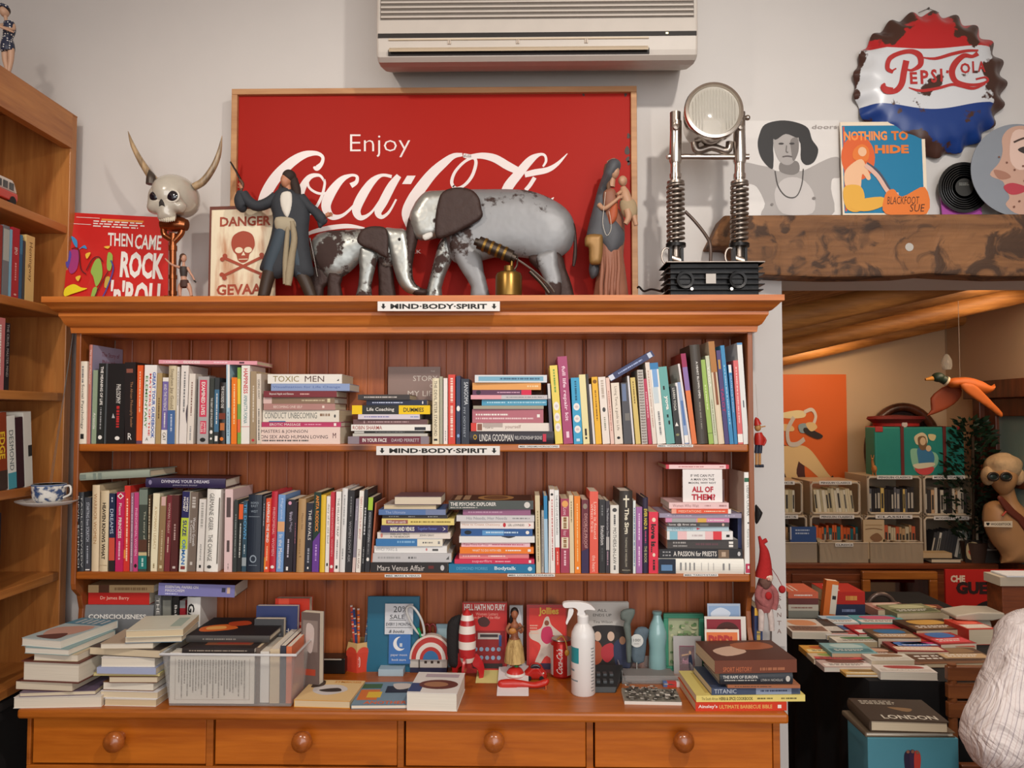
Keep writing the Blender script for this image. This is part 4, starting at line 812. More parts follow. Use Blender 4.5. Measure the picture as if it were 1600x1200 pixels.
M1=upright_row([(1153.5,1162.5,800,-1,'#26305A','tall navy',[],{'d':.14,'dy':.03,'label':'navy book standing behind the white green-banded one at the shelf end'}),(1163.6,1175,734,-1,'#F0EEE8','tall white',[B('#2F6A4C',.055,.095),T('DEEPAK CHOPRA','#6A7068',.13,.43,.42),('e','#444',.5,.5,.12,.008),T('Kama Sutra','#A8ACA4',.56,.74,.36),B('#C03858',.9,.99,.1,.9),B('#F0EEE8',.92,.95,.4,.6)],{'hard':1,'d':.14,'c2':'#D8C0B0','label':'tall white book with a green band, rightmost on the lower shelf'})],.002,yb2,ZS2,'lower shelf',GRP2)
across(122,751,239,744.5,11.5,.01,.13,'#9EA898',[B('#7E8A80',.0,.12,.2,.8),B('#7E8A80',.22,.26,.1,.9),B('#7E8A80',.29,.34,.1,.9)],'sage green hardback tilted across upright books at far left of lower shelf',GRP2,True,rz=-4)
across(228,761.5,350,763.5,15,.004,.125,'#33294E',[T('DIVINING YOUR DREAMS','#D8D4E0',.2,.8,.32,.66,.01),T('JONATHAN SHARP','#B8B4C8',.34,.65,.18,.25),('e','#8880A0',.55,.06,.25,.02)],'indigo DIVINING YOUR DREAMS hardback lying across upright books',GRP2,True,rz=3,c2='#4A2428')
# ================================================================ things standing on the dresser top
def ytop(Y):return PX((0,Y,ZT))[1]
def at(px,py,Y):return W(px,py,Y)
# ---- big red drinks sign in a wooden frame
YS=.135;oak=wood('sign_frame_wood','#A9754A','#C99868','#8A5A30','X',.55,1,False,coat=0)
x0,x1=W(362,300,YS).x,W(995,300,YS).x;z0,z1=ZT,W(700,139,YS).z
SG=thing('framed_sign','large red framed drinks sign with white script leaning on the wall','sign',((x0+x1)/2,YS,ZT));fw=.016
g=G();g.box(x0,x1,YS-.012,YS+.018,z1-fw,z1,oak);g.box(x0,x1,YS-.012,YS+.018,z0,z0+fw,oak);g.box(x0,x0+fw,YS-.012,YS+.018,z0+fw,z1-fw,oak);g.box(x1-fw,x1,YS-.012,YS+.018,z0+fw,z1-fw,oak);g.obj('frame',SG,bevel=.0015)
red=C('#A32017',.5,spec=.12,coat=0,bump=.05,bscale=5,var=.04)
g=G();g.box(x0+fw,x1-fw,YS,YS+.006,z0+fw,z1-fw,red);sw=C('#E3D6D2',.35,var=0)
def c2(u,v):return 340+u/3.529,130+v/3.529
def c3(u,v):return 640+u/3.529,130+v/3.529
lv=[0]
def stroke(pts,cf,sm=7):
 lv[0]+=1;Yt=YS-.0004-lv[0]*.00005;g.ribbon([(*cf(p[0],p[1]),p[2]/3.529)for p in pts],lambda a,b:W(a,b,Yt),sw,sm)
g.textpx('Enjoy',547,210,641,245.5,YS-.0006,sw,-.012)
stroke([(528,462,8),(548,468,30),(575,440,20),(578,405,18),(540,386,24),(470,398,42),(390,450,56),(310,535,62),(255,640,60),(252,730,52),(300,785,40),(380,785,26),(450,735,16),(520,660,12)],c2)
stroke([(588,540,12),(560,508,16),(505,520,30),(462,590,42),(452,670,42),(480,720,34),(530,700,18),(572,630,16),(590,560,14),(588,530,12)],c2)
stroke([(495,515,12),(505,575,13),(560,608,14),(625,598,13),(670,560,12)],c2)
stroke([(735,565,30),(765,545,22),(768,515,16),(735,508,16),(680,535,36),(622,610,54),(598,680,52),(628,735,36),(690,728,18),(760,665,13),(810,600,10)],c2)
stroke([(960,515,18),(905,508,18),(850,545,40),(795,625,52),(765,700,48),(790,742,30),(845,715,14),(900,640,12),(945,560,10)],c2)
stroke([(1000,510,30),(960,565,46),(915,650,50),(885,710,40),(905,738,22),(945,710,14),(985,640,10)],c2)
g.slabpx([c2(1045,510),c2(1092,510),c2(1066,556),c2(1017,556)],YS-.0006,.0002,sw)
stroke([(1062,795,40),(1046,720,62),(1072,650,64),(1122,575,62),(1182,500,56),(1245,442,46),(1300,402,30),(1350,394,18)],c2)
stroke([(245,575,18),(232,545,18),(250,490,16),(300,435,15),(350,412,16),(366,440,18),(345,510,18),(305,560,16),(262,580,15),(240,565,14)],c3)
stroke([(340,402,18),(300,398,22),(330,405,24),(400,400,34),(470,415,44),(540,455,46),(590,480,40)],c3)
stroke([(735,460,10),(752,430,14),(745,398,14),(715,394,18),(665,425,42),(600,500,50),(545,570,56),(520,640,56)],c3)
stroke([(635,505,30),(690,492,34),(760,478,30),(815,445,20),(870,388,4)],c3)
stroke([(690,520,22),(665,560,22),(640,590,22)],c3)
stroke([(795,630,4),(770,650,20),(730,660,30)],c3)
stroke([(478,838,14),(540,815,22),(620,797,26),(720,788,24),(810,800,10)],c2)
g.textpx('.K',648,390.5,658,396,YS-.0006,sw)
pn=g.obj('sign_panel',SG);pn['label']='red enamel panel with Enjoy and white flowing script'
g=G();rs=C('#3A2A24',.9)
for cx,cy,r in((1207,290,9),(1200,370,14),(1205,420,10),(1190,62,8),(1208,440,8),(960,62,6)):
 px,py=c3(cx,cy);g.art(W(px,py,YS-.0005),(.001,0,0),(0,0,-.001),[('s','#3A2A24',[(math.cos(a)*r*.28*(1+.4*math.sin(3*a+cx))*1.7,math.sin(a)*r*.5*1.7)for a in[i*math.pi/4 for i in range(8)]])])
ch=g.obj('paint_chips',SG);ch['label']='dark chipped patches in the red enamel'
# ---- record sleeve
YA=.10;yb=ytop(YA)
q=[W(111,332,YA+.045),W(263,340,YA+.045),W(262,yb,YA),W(98,yb,YA)];q[2].z=q[3].z=ZT
g=G();sr=C('#CE2A26',.35,coat=.3);g.slab([q[3],q[2],q[1],q[0]],.004,sr)
U=q[1]-q[0];V=q[3]-q[0]
def bl(a,b):
 return q[0]*(1-a)*(1-b)+q[1]*a*(1-b)+q[2]*a*b+q[3]*(1-a)*b
def sart(elems):
 g.art(q[0],q[1]-q[0],q[3]-q[0],elems,.0003,2)
sh=.92
sart([('r',Wt,.06,.045,.3,.05),('r','#E89040',.32,.05,.75,.07),('h',Wt,.24,.075,.8,.155,3),('r',Wt,.04,.12,.22,.125),
('t',Wt,'THEN',.4,.2,.66,.34,.02,-.1),('t',Wt,'CAME',.68,.2,.95,.36,.02,.05),('t',Wt,'ROCK',.55,.39,.99,.67,.04),('t',Wt,"'n'ROLL",.47,.7,1.02,.99,.04),
('s','#3C90C8',[(.03,.26),(.09,.3),(.1,.38),(.06,.34)]),('s','#3C90C8',[(.1,.42),(.17,.35),(.2,.39),(.15,.38)]),('s','#A83878',[(.03,.42),(.12,.42),(.12,.6),(.06,.66),(.02,.56)]),('s','#5848A0',[(.02,.42),(.05,.46),(.03,.6),(.0,.55)]),
('s','#98B850',[(.3,.5),(.35,.5),(.38,.66),(.33,.78),(.29,.68),(.26,.62)]),('s','#98B850',[(.42,.42),(.47,.45),(.46,.6),(.42,.58)]),('s','#98B850',[(.3,.8),(.34,.8),(.3,.96),(.26,.99),(.28,.9)]),('s','#C8A848',[(.42,.68),(.46,.68),(.45,.78),(.41,.78)]),
('s','#F0D820',[(.02,.82),(.1,.77),(.18,.8),(.24,.81),(.1,.87),(.02,.9)]),('s','#F0D820',[(.1,.93),(.22,.9),(.2,.97),(.1,.98)]),
('l','#5A1A20',[(.05,.4),(.12,.4),(.16,.6),(.22,.66)],.006),('l','#5A1A20',[(.22,.62),(.27,.5),(.33,.47),(.38,.52)],.006),('l','#5A1A20',[(.3,.99),(.34,.85),(.4,.7),(.44,.62)],.006),('l','#3848A0',[(.46,.5),(.49,.6),(.44,.8),(.4,.9)],.012),('s','#F0C040',[(.38,.36),(.44,.35),(.42,.38)]),('s','#F0C040',[(.2,.45),(.25,.43),(.22,.5)]),('s','#F0C040',[(.12,.7),(.17,.68),(.15,.74)])])
tag(g.obj('record_sleeve'),'red record sleeve reading THEN CAME ROCK leaning behind the horned skull','record sleeve')
# ---- horned skull on a copper pipe stand
Y=.03;cop=C('#A5623C',.22,.9);zb=ZT;SK=thing('horned_skull','pale glossy skull with two long curved horns on a copper pipe stand','ornament',(W(272,460,Y).x,Y,ZT))
bone=C('#BDB5A6',.22,.05,bump=.25,bscale=30,coat=.8,var=.14);c=W(268,312,Y);u=1/S(Y)
rot=Matrix.Rotation(R(-19),3,'Z')
bumps=[((-.85,-.6,-.95),-.22,.32),((.85,-.6,-.95),-.22,.32),((0,-1,-.35),-.04,.5),((-.44,-1,-.08),-.40,.27),((.40,-1,-.08),-.40,.27),((-.03,-1,-.5),-.2,.13),((-.03,-1,-.34),.05,.12),((0,-.8,-1.05),.16,.5),((0,-1,.18),.05,.4),((-.78,-.75,-.45),.12,.22),((.74,-.75,-.45),.12,.22),((.8,.2,-.8),-.12,.5),((-.8,.2,-.8),-.12,.5),((0,.3,-1.2),-.25,.5)]
g=G();g.blob(W(275,308,Y),(31*u,42*u,35*u),bone,[((0,0,-1),-.12,.5),((-.6,-.6,.7),.03,.4),((.9,-.3,-.5),-.05,.3)],48,36,rot)
g.puff([(238,293),(248,285),(262,282),(276,286),(285,297),(285,311),(291,322),(285,332),(275,333),(274,342),(262,347),(249,345),(246,336),(239,334),(231,328),(232,314),(233,303)],Y-.036,.022,bone,4,.03,step=.004);sk=g.obj('skull',SK,smooth=80)
for sx_,ry_,rz_ in((242,8.5,8),(269.5,9.5,8.5)):
 e=W(sx_,306.5,Y-.056);g=G();g.blob(e,(ry_*u,.007,rz_*u),C('#17141C',.12,coat=1),(),24,16);g.obj('socket_shade',SK,smooth=80)  # dark blobs stand in for the shaded depth of the empty sockets
 g=G();g.tube([e+Vector(((ry_+.8)*u*math.cos(a),(.006 if sx_<250 and math.cos(a)<-.3 else 0)-.001,(rz_+.8)*u*math.sin(a)))for a in[i*math.pi/10 for i in range(20)]],1.7*u,C('#CFC8BA',.3),8,closed=True);g.obj('eye_socket',SK,smooth=80)
g=G();g.puff([(253,309),(257,317),(258,323),(253.5,321),(249,323),(249,316)],Y-.0575,.003,C('#2A2420',.7),0);g.obj('nose_hole',SK)
g=G()
for i in range(8):g.blob(W(250.5+i*3.1,343.5-abs(i-3.5)*.5,Y-.050+abs(i-3.5)*.0016),(1.7*u,2*u,4.2*u),C('#CFC6B2',.3),(),8,8)
g.obj('teeth',SK,smooth=80)
hornm=wood('horn','#4A3A2E','#C0A27A','#2A2018','Z',.35,1.4,False,coat=.3)
for pts in([(243,284,13),(232,270,11),(218,248,8.5),(207,226,6),(200,205,.8)],[(303,292,11),(318,283,10.5),(333,262,9),(342,240,7),(347,212,.8)]):
 g=G();g.tube([W(a,b,Y+(.02 if pts[0][0]<270 else-.005))for a,b,r in pts],[r*u*.55 for a,b,r in pts],hornm,14,5);g.obj('horn',SK,smooth=60)
g=G();a=W(236,288,Y-.02);g.tube([a,W(236,276,Y-.02),W(233,265,Y-.02)],[8*u,7*u,.5*u],C('#4A4038',.4,.3),8,4);g.obj('ear_spike',SK,smooth=60)
g=G()
def P(px,py,dy=0):return W(px,py,Y+dy)
g.tube([P(270,470),P(270,385),P(271,365)],5.2*u,cop,16);g.tube([P(270,375),P(262,371),P(256,364),P(256,343)],5*u,cop,16,4);g.tube([P(284,345),P(284,362),P(277,372),P(271,378)],5*u,cop,16,4)
for a,b in((384,392),(430,436),(455,461),(352,357)):g.tube([P(270 if a>360 else 284,a),P(270 if a>360 else 284,b)],6.6*u,cop,16)
g.tube([P(256,350),P(256,356)],6.6*u,cop,16);g.tube([P(252,352),P(275,350),P(292,352)],[8*u,13*u,9*u],cop,16,4);g.obj('copper_pipe',SK,smooth=50)
g=G();cb=W(262,460,Y);g.lathe([(0,.002),(.066,.002),(.068,.006),(.05,.011),(.012,.014),(.010,.018)],(cb.x,Y,ZT-.002),cop,36,ys=.8);g.obj('base_plate',SK,smooth=40)
# ---- small figurine
def limb(g,pts,mat,Y,n=10,sm=4):
 u=1/S(Y);g.tube([W(p[0],p[1],Y+(p[3]if len(p)>3 else 0))for p in pts],[p[2]*u for p in pts],mat,n,sm)
def head(g,px,py,Y,rx,rz,mat,turn=0,ry=None):
 u=1/S(Y);g.blob(W(px,py,Y),(rx*u,(ry or rx*1.15)*u,rz*u),mat,[((0,-1,-.1),.12,.16),((0,-1,.25),.03,.3),((-.35,-1,.1),-.05,.16),((.35,-1,.1),-.05,.16),((0,-1,-.5),.03,.3),((.9,0,-.7),-.12,.5),((-.9,0,-.7),-.12,.5)],28,20,Matrix.Rotation(R(turn),3,'Z'))
Y=-.02;skin=C('#C09078',.5);FG=thing('toy_figurine','tiny female toy figurine in dark top and shorts beside the copper pipe','figurine',(W(287,460,Y).x,Y,ZT));zf=ytop(Y)
g=G();head(g,287,404,Y,4.6,6.5,skin,20);limb(g,[(287,408,2.2),(287,414,2.4),(287,420,5.5),(287,426,5.8),(287,434,4.4),(288,441,6),(289,447,6.5)],skin,Y)
limb(g,[(282,418,2.4),(275,416,1.9),(268,413,1.5),(262,408,1.4),(258,404,1)],skin,Y);limb(g,[(293,418,2.4),(297,426,1.9),(301,432,1.5),(304,438,1.3)],skin,Y)
limb(g,[(284,444,4.2),(281,450,3.6),(281,458,2.6),(282,zf-1,2)],skin,Y);limb(g,[(293,444,4.2),(296,450,3.6),(298,457,2.6),(299,zf-1,2)],skin,Y);g.obj('body',FG,smooth=60)
g=G();limb(g,[(287,417,5.9),(287,423,6.3),(287,428,5.6),(287,432,5)],C('#3A302C',.6),Y);limb(g,[(288,438,6.2),(288.5,444,7.4),(289,449,7)],C('#4A3028',.7),Y);g.obj('clothes',FG,smooth=60)
g=G();head(g,286,402,Y+.002,5.2,6.2,C('#4A3020',.6));limb(g,[(284,400,2.5,.01),(281,410,2,.012),(280,420,1.2,.012)],C('#4A3020',.6),Y);g.obj('hair',FG,smooth=60)
g=G();limb(g,[(281,zf-1.5,3),(283,zf-1.5,3)],C('#2A2420'),Y);limb(g,[(298,zf-1.5,3),(301,zf-1.5,3)],C('#2A2420'),Y);limb(g,[(303,438,1.3),(306,441,1.2)],C('#2A2420'),Y);g.obj('boots',FG)
# ---- warning sign
Y=.075;yb=ytop(Y);g=G();ang=0
q0,q1,q2,q3=W(328,323,Y),W(430,320,Y),W(430,yb,Y),W(325,yb,Y);q2.z=q3.z=ZT
ens=bpy.data.materials.new('enamel_sign');ens.use_nodes=True;nt=ens.node_tree;p=nt.nodes['Principled BSDF'];tc=nt.nodes.new('ShaderNodeTexCoord');mp=nt.nodes.new('ShaderNodeMapping');mp.inputs['Scale'].default_value=(24,1,5);n=nt.nodes.new('ShaderNodeTexNoise');n.inputs['Scale'].default_value=1.0;n.inputs['Detail'].default_value=5
cr=nt.nodes.new('ShaderNodeValToRGB');cr.color_ramp.elements[0].color=lin('#B9764A');cr.color_ramp.elements[0].position=.32;cr.color_ramp.elements[1].color=lin('#EBDDBE');cr.color_ramp.elements[1].position=.5
nt.links.new(tc.outputs['Object'],mp.inputs[0]);nt.links.new(mp.outputs[0],n.inputs[0]);nt.links.new(n.outputs['Fac'],cr.inputs[0]);nt.links.new(cr.outputs[0],p.inputs['Base Color']);p.inputs['Roughness'].default_value=.35
g.slab([q3,q2,q1,q0],.003,ens);br='#A3442A'
g.art(q0,q1-q0,q3-q0,[('r','#6A3424',0,0,1,.035),('r','#6A3424',0,0,.03,1),('t',br,'DANGER',.16,.11,.94,.21,.03),('t',br,'GEVAAR',.13,.80,.95,.91,.03),
('s',br,[(.38,.3),(.52,.26),(.66,.3),(.7,.4),(.66,.47),(.62,.5),(.6,.56),(.52,.585),(.45,.56),(.42,.5),(.37,.46),(.34,.38)]),('e','#E8D8B8',.46,.455,.06,.03),('e','#E8D8B8',.6,.455,.06,.03),('p','#E8D8B8',[(.53,.47),(.5,.51),(.56,.51)]),('r','#E8D8B8',.46,.545,.6,.553),
('l',br,[(.24,.53,.03),(.82,.71,.03)],.03),('l',br,[(.82,.53,.03),(.24,.71,.03)],.03)]+[('e',br,a,b,.035,.022)for a,b in((.21,.545),(.25,.51),(.85,.545),(.81,.51),(.21,.70),(.25,.735),(.85,.70),(.81,.735))],.0002,2)
tag(g.obj('warning_sign'),'rusty cream DANGER GEVAAR sign with skull and crossbones on dresser top','sign')
# ---- figurine in a long coat aiming a pistol (plain stand-in)
Y=.02;u=1/S(Y);FG=thing('coat_figurine','tall long-coated sailor figurine with outstretched arms aiming a pistol','figurine',(W(440,460,Y).x,Y,ZT));zf=ytop(Y)
coat=C('#303338',.75,bump=.3,bscale=60);skin=C('#B5795A',.5);shirt=C('#D8D2C6',.7);boot=C('#3A2C22',.5);trou=C('#3A4650',.7);hairm=C('#2E211B',.75,bump=.4,bscale=150)
g=G();g.puff([(430,300),(445,292),(466,300),(478,312),(484,335),(482,360),(484,390),(490,425),(486,432),(470,438),(452,430),(432,436),(412,425),(406,418),(416,392),(424,366),(427,340),(422,318)],Y,.018,coat,3,.03);
limb(g,[(432,306,8),(420,316,8.5),(402,322,8.5),(388,314,8.5),(380,302,7.5)],coat,Y,12);limb(g,[(379,300,8),(377,312,11),(380,324,10),(384,327,4)],coat,Y+.004,12)
limb(g,[(470,308,8),(482,322,7.5),(494,332,7.5),(502,342,8.5),(503,350,5)],coat,Y,12);g.puff([(494,330),(512,344),(505,352),(498,356)],Y,.006,coat,2);g.obj('coat',FG,smooth=60)
g=G();g.puff([(440,302),(454,300),(458,316),(452,340),(444,336),(438,318)],Y-.015,.008,shirt,3);g.puff([(431,340),(460,342),(462,360),(434,362)],Y-.014,.012,C('#A89C84',.8),3);limb(g,[(456,346,4),(460,372,5),(456,400,5.5),(452,428,6.5),(450,446,5)],C('#9A8C72',.85,bump=.4,bscale=120),Y-.022,10);limb(g,[(450,352,3),(448,380,4),(446,410,4.5),(446,444,4)],C('#9A8C72',.85,bump=.4,bscale=120),Y-.022,10);g.obj('shirt_and_sash',FG,smooth=60)
g=G();limb(g,[(442,360,12),(434,385,12),(424,412,11),(420,428,9)],trou,Y-.006,12);limb(g,[(454,360,11),(462,390,11),(468,415,10),(470,430,8)],trou,Y-.004,12);g.obj('breeches',FG,smooth=60)
g=G();limb(g,[(422,424,11),(417,440,10),(412,zf-8,9),(409,zf-2,8)],boot,Y-.004,12);limb(g,[(405,zf-2,6),(412,zf-2,7)],boot,Y-.02);g.obj('boot',FG,smooth=60);g=G();limb(g,[(470,426,10),(478,442,10),(486,zf-8,9),(488,zf-2,8)],boot,Y,12);limb(g,[(486,zf-2,7),(494,zf-2,6)],boot,Y-.014);g.obj('boot',FG,smooth=60)
g=G();head(g,448,283,Y,9,12.5,skin,-25);limb(g,[(450,290,5),(451,302,6)],skin,Y);g.obj('head',FG,smooth=60)
g=G();g.blob(W(452,276,Y+.003),(11*u,12*u,11*u),hairm,(),24,16);limb(g,[(458,280,7,.004),(463,296,7),(465,310,5),(466,316,2)],hairm,Y);limb(g,[(442,284,3,.004),(438,298,4),(436,310,2)],hairm,Y);g.obj('hair',FG,smooth=60)
def hand(g,px,py,Y,dx,dy,mat,k=1.0):
 u=1/S(Y);limb(g,[(px-dx*3,py-dy*3,3.4*k),(px,py,3.8*k),(px+dx*3*k,py+dy*3*k,3.2*k)],mat,Y,8,2)
 for i in range(4):
  o=(i-1.5)*1.8*k;L=(5.5,6.5,6.2,5)[i]*k;a=(px+dx*3*k-dy*o,py+dy*3*k+dx*o)
  limb(g,[(a[0],a[1],.95*k),(a[0]+dx*L*.6,a[1]+dy*L*.6,.85*k),(a[0]+dx*L*.95,a[1]+dy*L*.9+1*k,.6*k)],mat,Y,6,2)
 limb(g,[(px-dy*3*k,py+dx*-3*k,1.1*k),(px+dx*2*k+dy*5.5*k,py-dx*5.5*k+dy,.8*k)],mat,Y,6,0)
g=G();hand(g,377,292,Y,-.3,-.95,skin,.9);g.obj('hand',FG,smooth=60);g=G();hand(g,512,336,Y,.9,-.2,skin,1.0);g.obj('hand',FG,smooth=60)
g=G();limb(g,[(360,253,1.3),(368,266,1.5),(376,281,1.9)],C('#2A2624',.35,.7),Y,8,0);limb(g,[(374,280,2.4),(379,287,2.8),(377,297,2.4),(373,303,2.2)],C('#5A3A26',.5),Y,8);g.obj('pistol',FG,smooth=60)
g=G();limb(g,[(484,372,1.5),(490,400,1.4),(496,432,1.2)],C('#4A4440',.3,.8),Y+.01,8,0);g.obj('sword',FG)
# ---- two elephants cut and beaten from old sheet metal
tin=rusty('galvanised_sheet','#9A9C98','#3A2823',.47,11,.75,.38);tin2=rusty('grey_painted_sheet','#8B8B8C','#3A2823',.41,9,.35,.5);tinb=rusty('bright_sheet','#A8A8A2','#3A2823',.36,13,.7,.36);rust=rusty('dark_rusted_sheet','#3B2924','#6A6460',.30,22,.3,.6)
Y=.055;yb=ytop(Y)
EL=thing('elephant_ornament','smaller patched sheet metal elephant walking right on the dresser top','ornament',(W(560,460,Y).x,Y,ZT))
g=G();g.puff([(484,400),(486,380),(495,367),(515,361),(545,359),(575,357),(600,356),(618,360),(628,368),(622,390),(616,412),(600,420),(585,402),(565,408),(548,424),(528,436),(510,434),(498,420)],Y,.022,tin,3,.05);g.obj('body',EL,smooth=70)
for k,(out,m,dy)in enumerate((([(498,415),(520,428),(514,444),(506,450),(503,yb),(484,yb),(486,446),(482,425)],rust,.006),([(515,425),(535,432),(532,445),(536,yb),(514,yb),(512,448)],rust,-.008),([(562,385),(590,392),(586,420),(580,446),(580,yb),(556,yb),(560,446),(562,420)],tin,-.012),([(590,396),(606,398),(614,420),(616,444),(618,yb),(594,yb),(592,440)],rust,.008))):
 g=G();g.puff(out,Y+dy,.011,m,2,.014,zmin=ZT);g.obj('leg',EL,smooth=70)
g=G();g.puff([(600,358),(618,357),(634,360),(641,380),(644,408),(645,432),(650,444),(660,452),(656,460),(640,459),(626,448),(618,430),(612,408),(606,385)],Y-.012,.017,tinb,3,.02);hd=g.obj('head_and_trunk',EL,smooth=70)
g=G();g.puff([(558,376),(564,361),(578,354),(600,355),(606,366),(607,386),(606,402),(597,400),(580,390),(566,385)],Y-.034,.005,rust,3,.012);g.obj('ear',EL,smooth=70)
g=G();g.blob(W(624,374,Y-.03),(.004,.004,.004),C('#1A1614',.3),());g.obj('eye',EL)
EL=thing('elephant_ornament','large grey sheet metal elephant walking left on the dresser top','ornament',(W(780,460,Y).x,Y+.0,ZT));Y=.05;yb=ytop(Y)
g=G();g.puff([(700,305),(725,297),(760,296),(800,296),(830,299),(860,310),(884,326),(896,345),(898,368),(890,390),(870,405),(850,412),(832,405),(812,402),(790,400),(765,404),(742,410),(715,412),(700,395),(695,350)],Y,.030,tin2,3,.07);g.obj('body',EL,smooth=70)
for out,m,dy in(([(700,360),(728,372),(742,385),(752,400),(756,425),(762,448),(764,yb),(736,yb),(736,448),(722,425),(708,398)],tin2,-.018),([(692,368),(712,380),(708,402),(698,425),(690,450),(690,yb),(664,yb),(668,448),(674,425),(680,400)],tin,.010),([(826,400),(872,392),(884,420),(894,448),(896,yb),(872,yb),(866,450),(852,432),(836,418)],rust,-.006),([(842,396),(868,390),(872,415),(878,440),(874,yb),(854,yb),(850,436),(838,412)],tin2,-.018)):
 g=G();g.puff(out,Y+dy,.013,m,2,.018,zmin=ZT);g.obj('leg',EL,smooth=70)
g=G();g.puff([(652,312),(665,300),(685,298),(700,300),(704,330),(698,362),(682,372),(664,376),(650,372),(642,352),(640,336),(646,322)],Y-.014,.022,tinb,3,.03);g.puff([(646,330),(654,345),(653,372),(648,395),(644,420),(647,440),(658,450),(668,453),(664,462),(648,461),(636,450),(631,425),(632,395),(634,365),(638,342)],Y-.01,.012,rust,3,.016,zmin=ZT);g.obj('head_and_trunk',EL,smooth=70)
g=G();g.puff([(660,368),(674,362),(676,370),(664,376)],Y-.03,.005,C('#D6D2CA',.4),2);g.obj('tusk',EL,smooth=60)
g=G();g.puff([(682,372),(680,345),(684,318),(692,300),(712,293),(735,296),(748,308),(752,325),(754,338),(742,348),(724,358),(704,368)],Y-.045,.006,rust,3,.014);g.obj('ear',EL,smooth=70)
g=G();limb(g,[(884,336,4),(895,352,3.4),(899,380,2.6),(898,402,3.2),(896,416,2)],rust,Y,8);g.obj('tail',EL,smooth=60)
# ---- brass blowtorch
Y=-.03;yb=ytop(Y);BT=thing('blowtorch','old brass blowtorch standing in front of the large metal elephant','blowtorch',(W(796,460,Y).x,Y,ZT));brass=C('#8A6A34',.32,.85,var=.15);dk=C('#4A4038',.35,.8,var=.2);u=1/S(Y)
c=W(795,460,Y);g=G();g.lathe([(0,0),(.030,0),(.033,.003),(.033,.052),(.030,.060),(.022,.064),(.012,.066),(.012,.078),(.008,.08)],(c.x,Y,ZT),brass,32);g.obj('fuel_tank',BT,smooth=40)
g=G();g.tube([W(742,377,Y),W(750,380,Y)],6*u,dk,16);g.tube([W(748,379,Y),W(800,401,Y)],10.5*u,dk,20)
for k in range(4):a=.15+.2*k;p=W(748,379,Y).lerp(W(800,401,Y),a);d=(W(800,401,Y)-W(748,379,Y)).normalized();g.tube([p,p+d*4*u],11.6*u,brass,20)
g.tube([W(798,400,Y),W(806,404,Y)],7*u,dk,16);g.obj('burner',BT,smooth=40)
g=G();g.tube([W(800,394,Y),W(799,425,Y)],2.6*u,brass,10);g.tube([W(792,424,Y),W(806,424,Y)],3.5*u,dk,10);g.tube([W(808,398,Y),W(808,414,Y),W(802,424,Y)],1.4*u,dk,8,3);g.obj('valve',BT,smooth=40)
g=G();g.tube([W(806,404,Y),W(832,422,Y+.01),W(858,446,Y+.02),W(866,457,Y+.02)],1.7*u,C('#B0A8A0',.2,.9),8,4);g.tube([W(828,424,Y),W(846,442,Y),W(858,458,Y)],3.2*u,dk,10,3);g.obj('pump_handle',BT,smooth=40)
# ---- statue of a robed woman carrying a child
Y=.06;yb=ytop(Y);u=1/S(Y);ST=thing('religious_statue','painted statue of a robed woman carrying a child by the sign frame','statue',(W(958,460,Y).x,Y,ZT))
robe=C('#93604A',.6,bump=.3,bscale=25,var=.15);cape=C('#4F5054',.6,bump=.3,bscale=25,var=.2);sk_=C('#B58A6C',.5);gold=C('#8E6A3A',.45,.3,var=.2)
g=G();g.puff([(938,330),(960,322),(974,340),(976,370),(974,400),(978,430),(978,yb),(930,yb),(932,430),(928,400),(932,365)],Y,.030,robe,3,.045,zmin=ZT)
for a in(940,948,957,966):limb(g,[(a,392,2.5,-.026),(a+1,420,3,-.03),(a-1,445,3.4,-.03),(a-1,yb,3,-.028)],robe,Y,8)
g.obj('robe',ST,smooth=70)
g=G();g.puff([(944,268),(950,252),(962,248),(970,256),(966,270),(950,290),(946,310),(950,330),(970,350),(976,375),(962,398),(948,402),(940,385),(934,400),(936,425),(925,436),(920,420),(924,395),(916,375),(920,350),(928,320),(934,296)],Y-.012,.024,cape,3,.03);g.obj('cape',ST,smooth=70)
g=G();g.puff([(916,368),(936,366),(942,372),(940,408),(930,414),(921,410),(920,388),(914,384)],Y-.034,.010,gold,3,.015);m_=g.obj('cape_hem',ST,smooth=70);m_['label']='gilded fold of the cape'
g=G();g.puff([(943,300),(960,296),(966,322),(962,346),(950,350),(944,330)],Y-.026,.012,C('#8A5A44',.6,var=.1),3);g.puff([(954,322),(964,318),(964,340),(954,352),(950,340)],Y-.034,.008,C('#A8502C',.6),3);g.obj('bodice',ST,smooth=70)
g=G();head(g,959,269,Y-.014,8.5,12,sk_,25);limb(g,[(957,278,5,-.012),(955,292,6,-.01)],sk_,Y);g.obj('head',ST,smooth=70);g=G();limb(g,[(936,320,4,-.03),(944,326,3.6,-.04),(956,318,3,-.045),(966,310,2.4,-.045)],sk_,Y);hand(g,967,309,Y-.045,.8,-.4,sk_,.8);g.obj('arm',ST,smooth=70)
g=G();limb(g,[(950,258,5,-.006),(947,270,4.5,-.008),(950,286,4,-.014),(951,300,2.5,-.02)],C('#6A4A34',.7),Y);limb(g,[(951,256,5),(960,252,5,-.008),(966,256,3,-.01)],C('#B0987C',.7),Y);g.obj('veil_and_hair',ST,smooth=70)
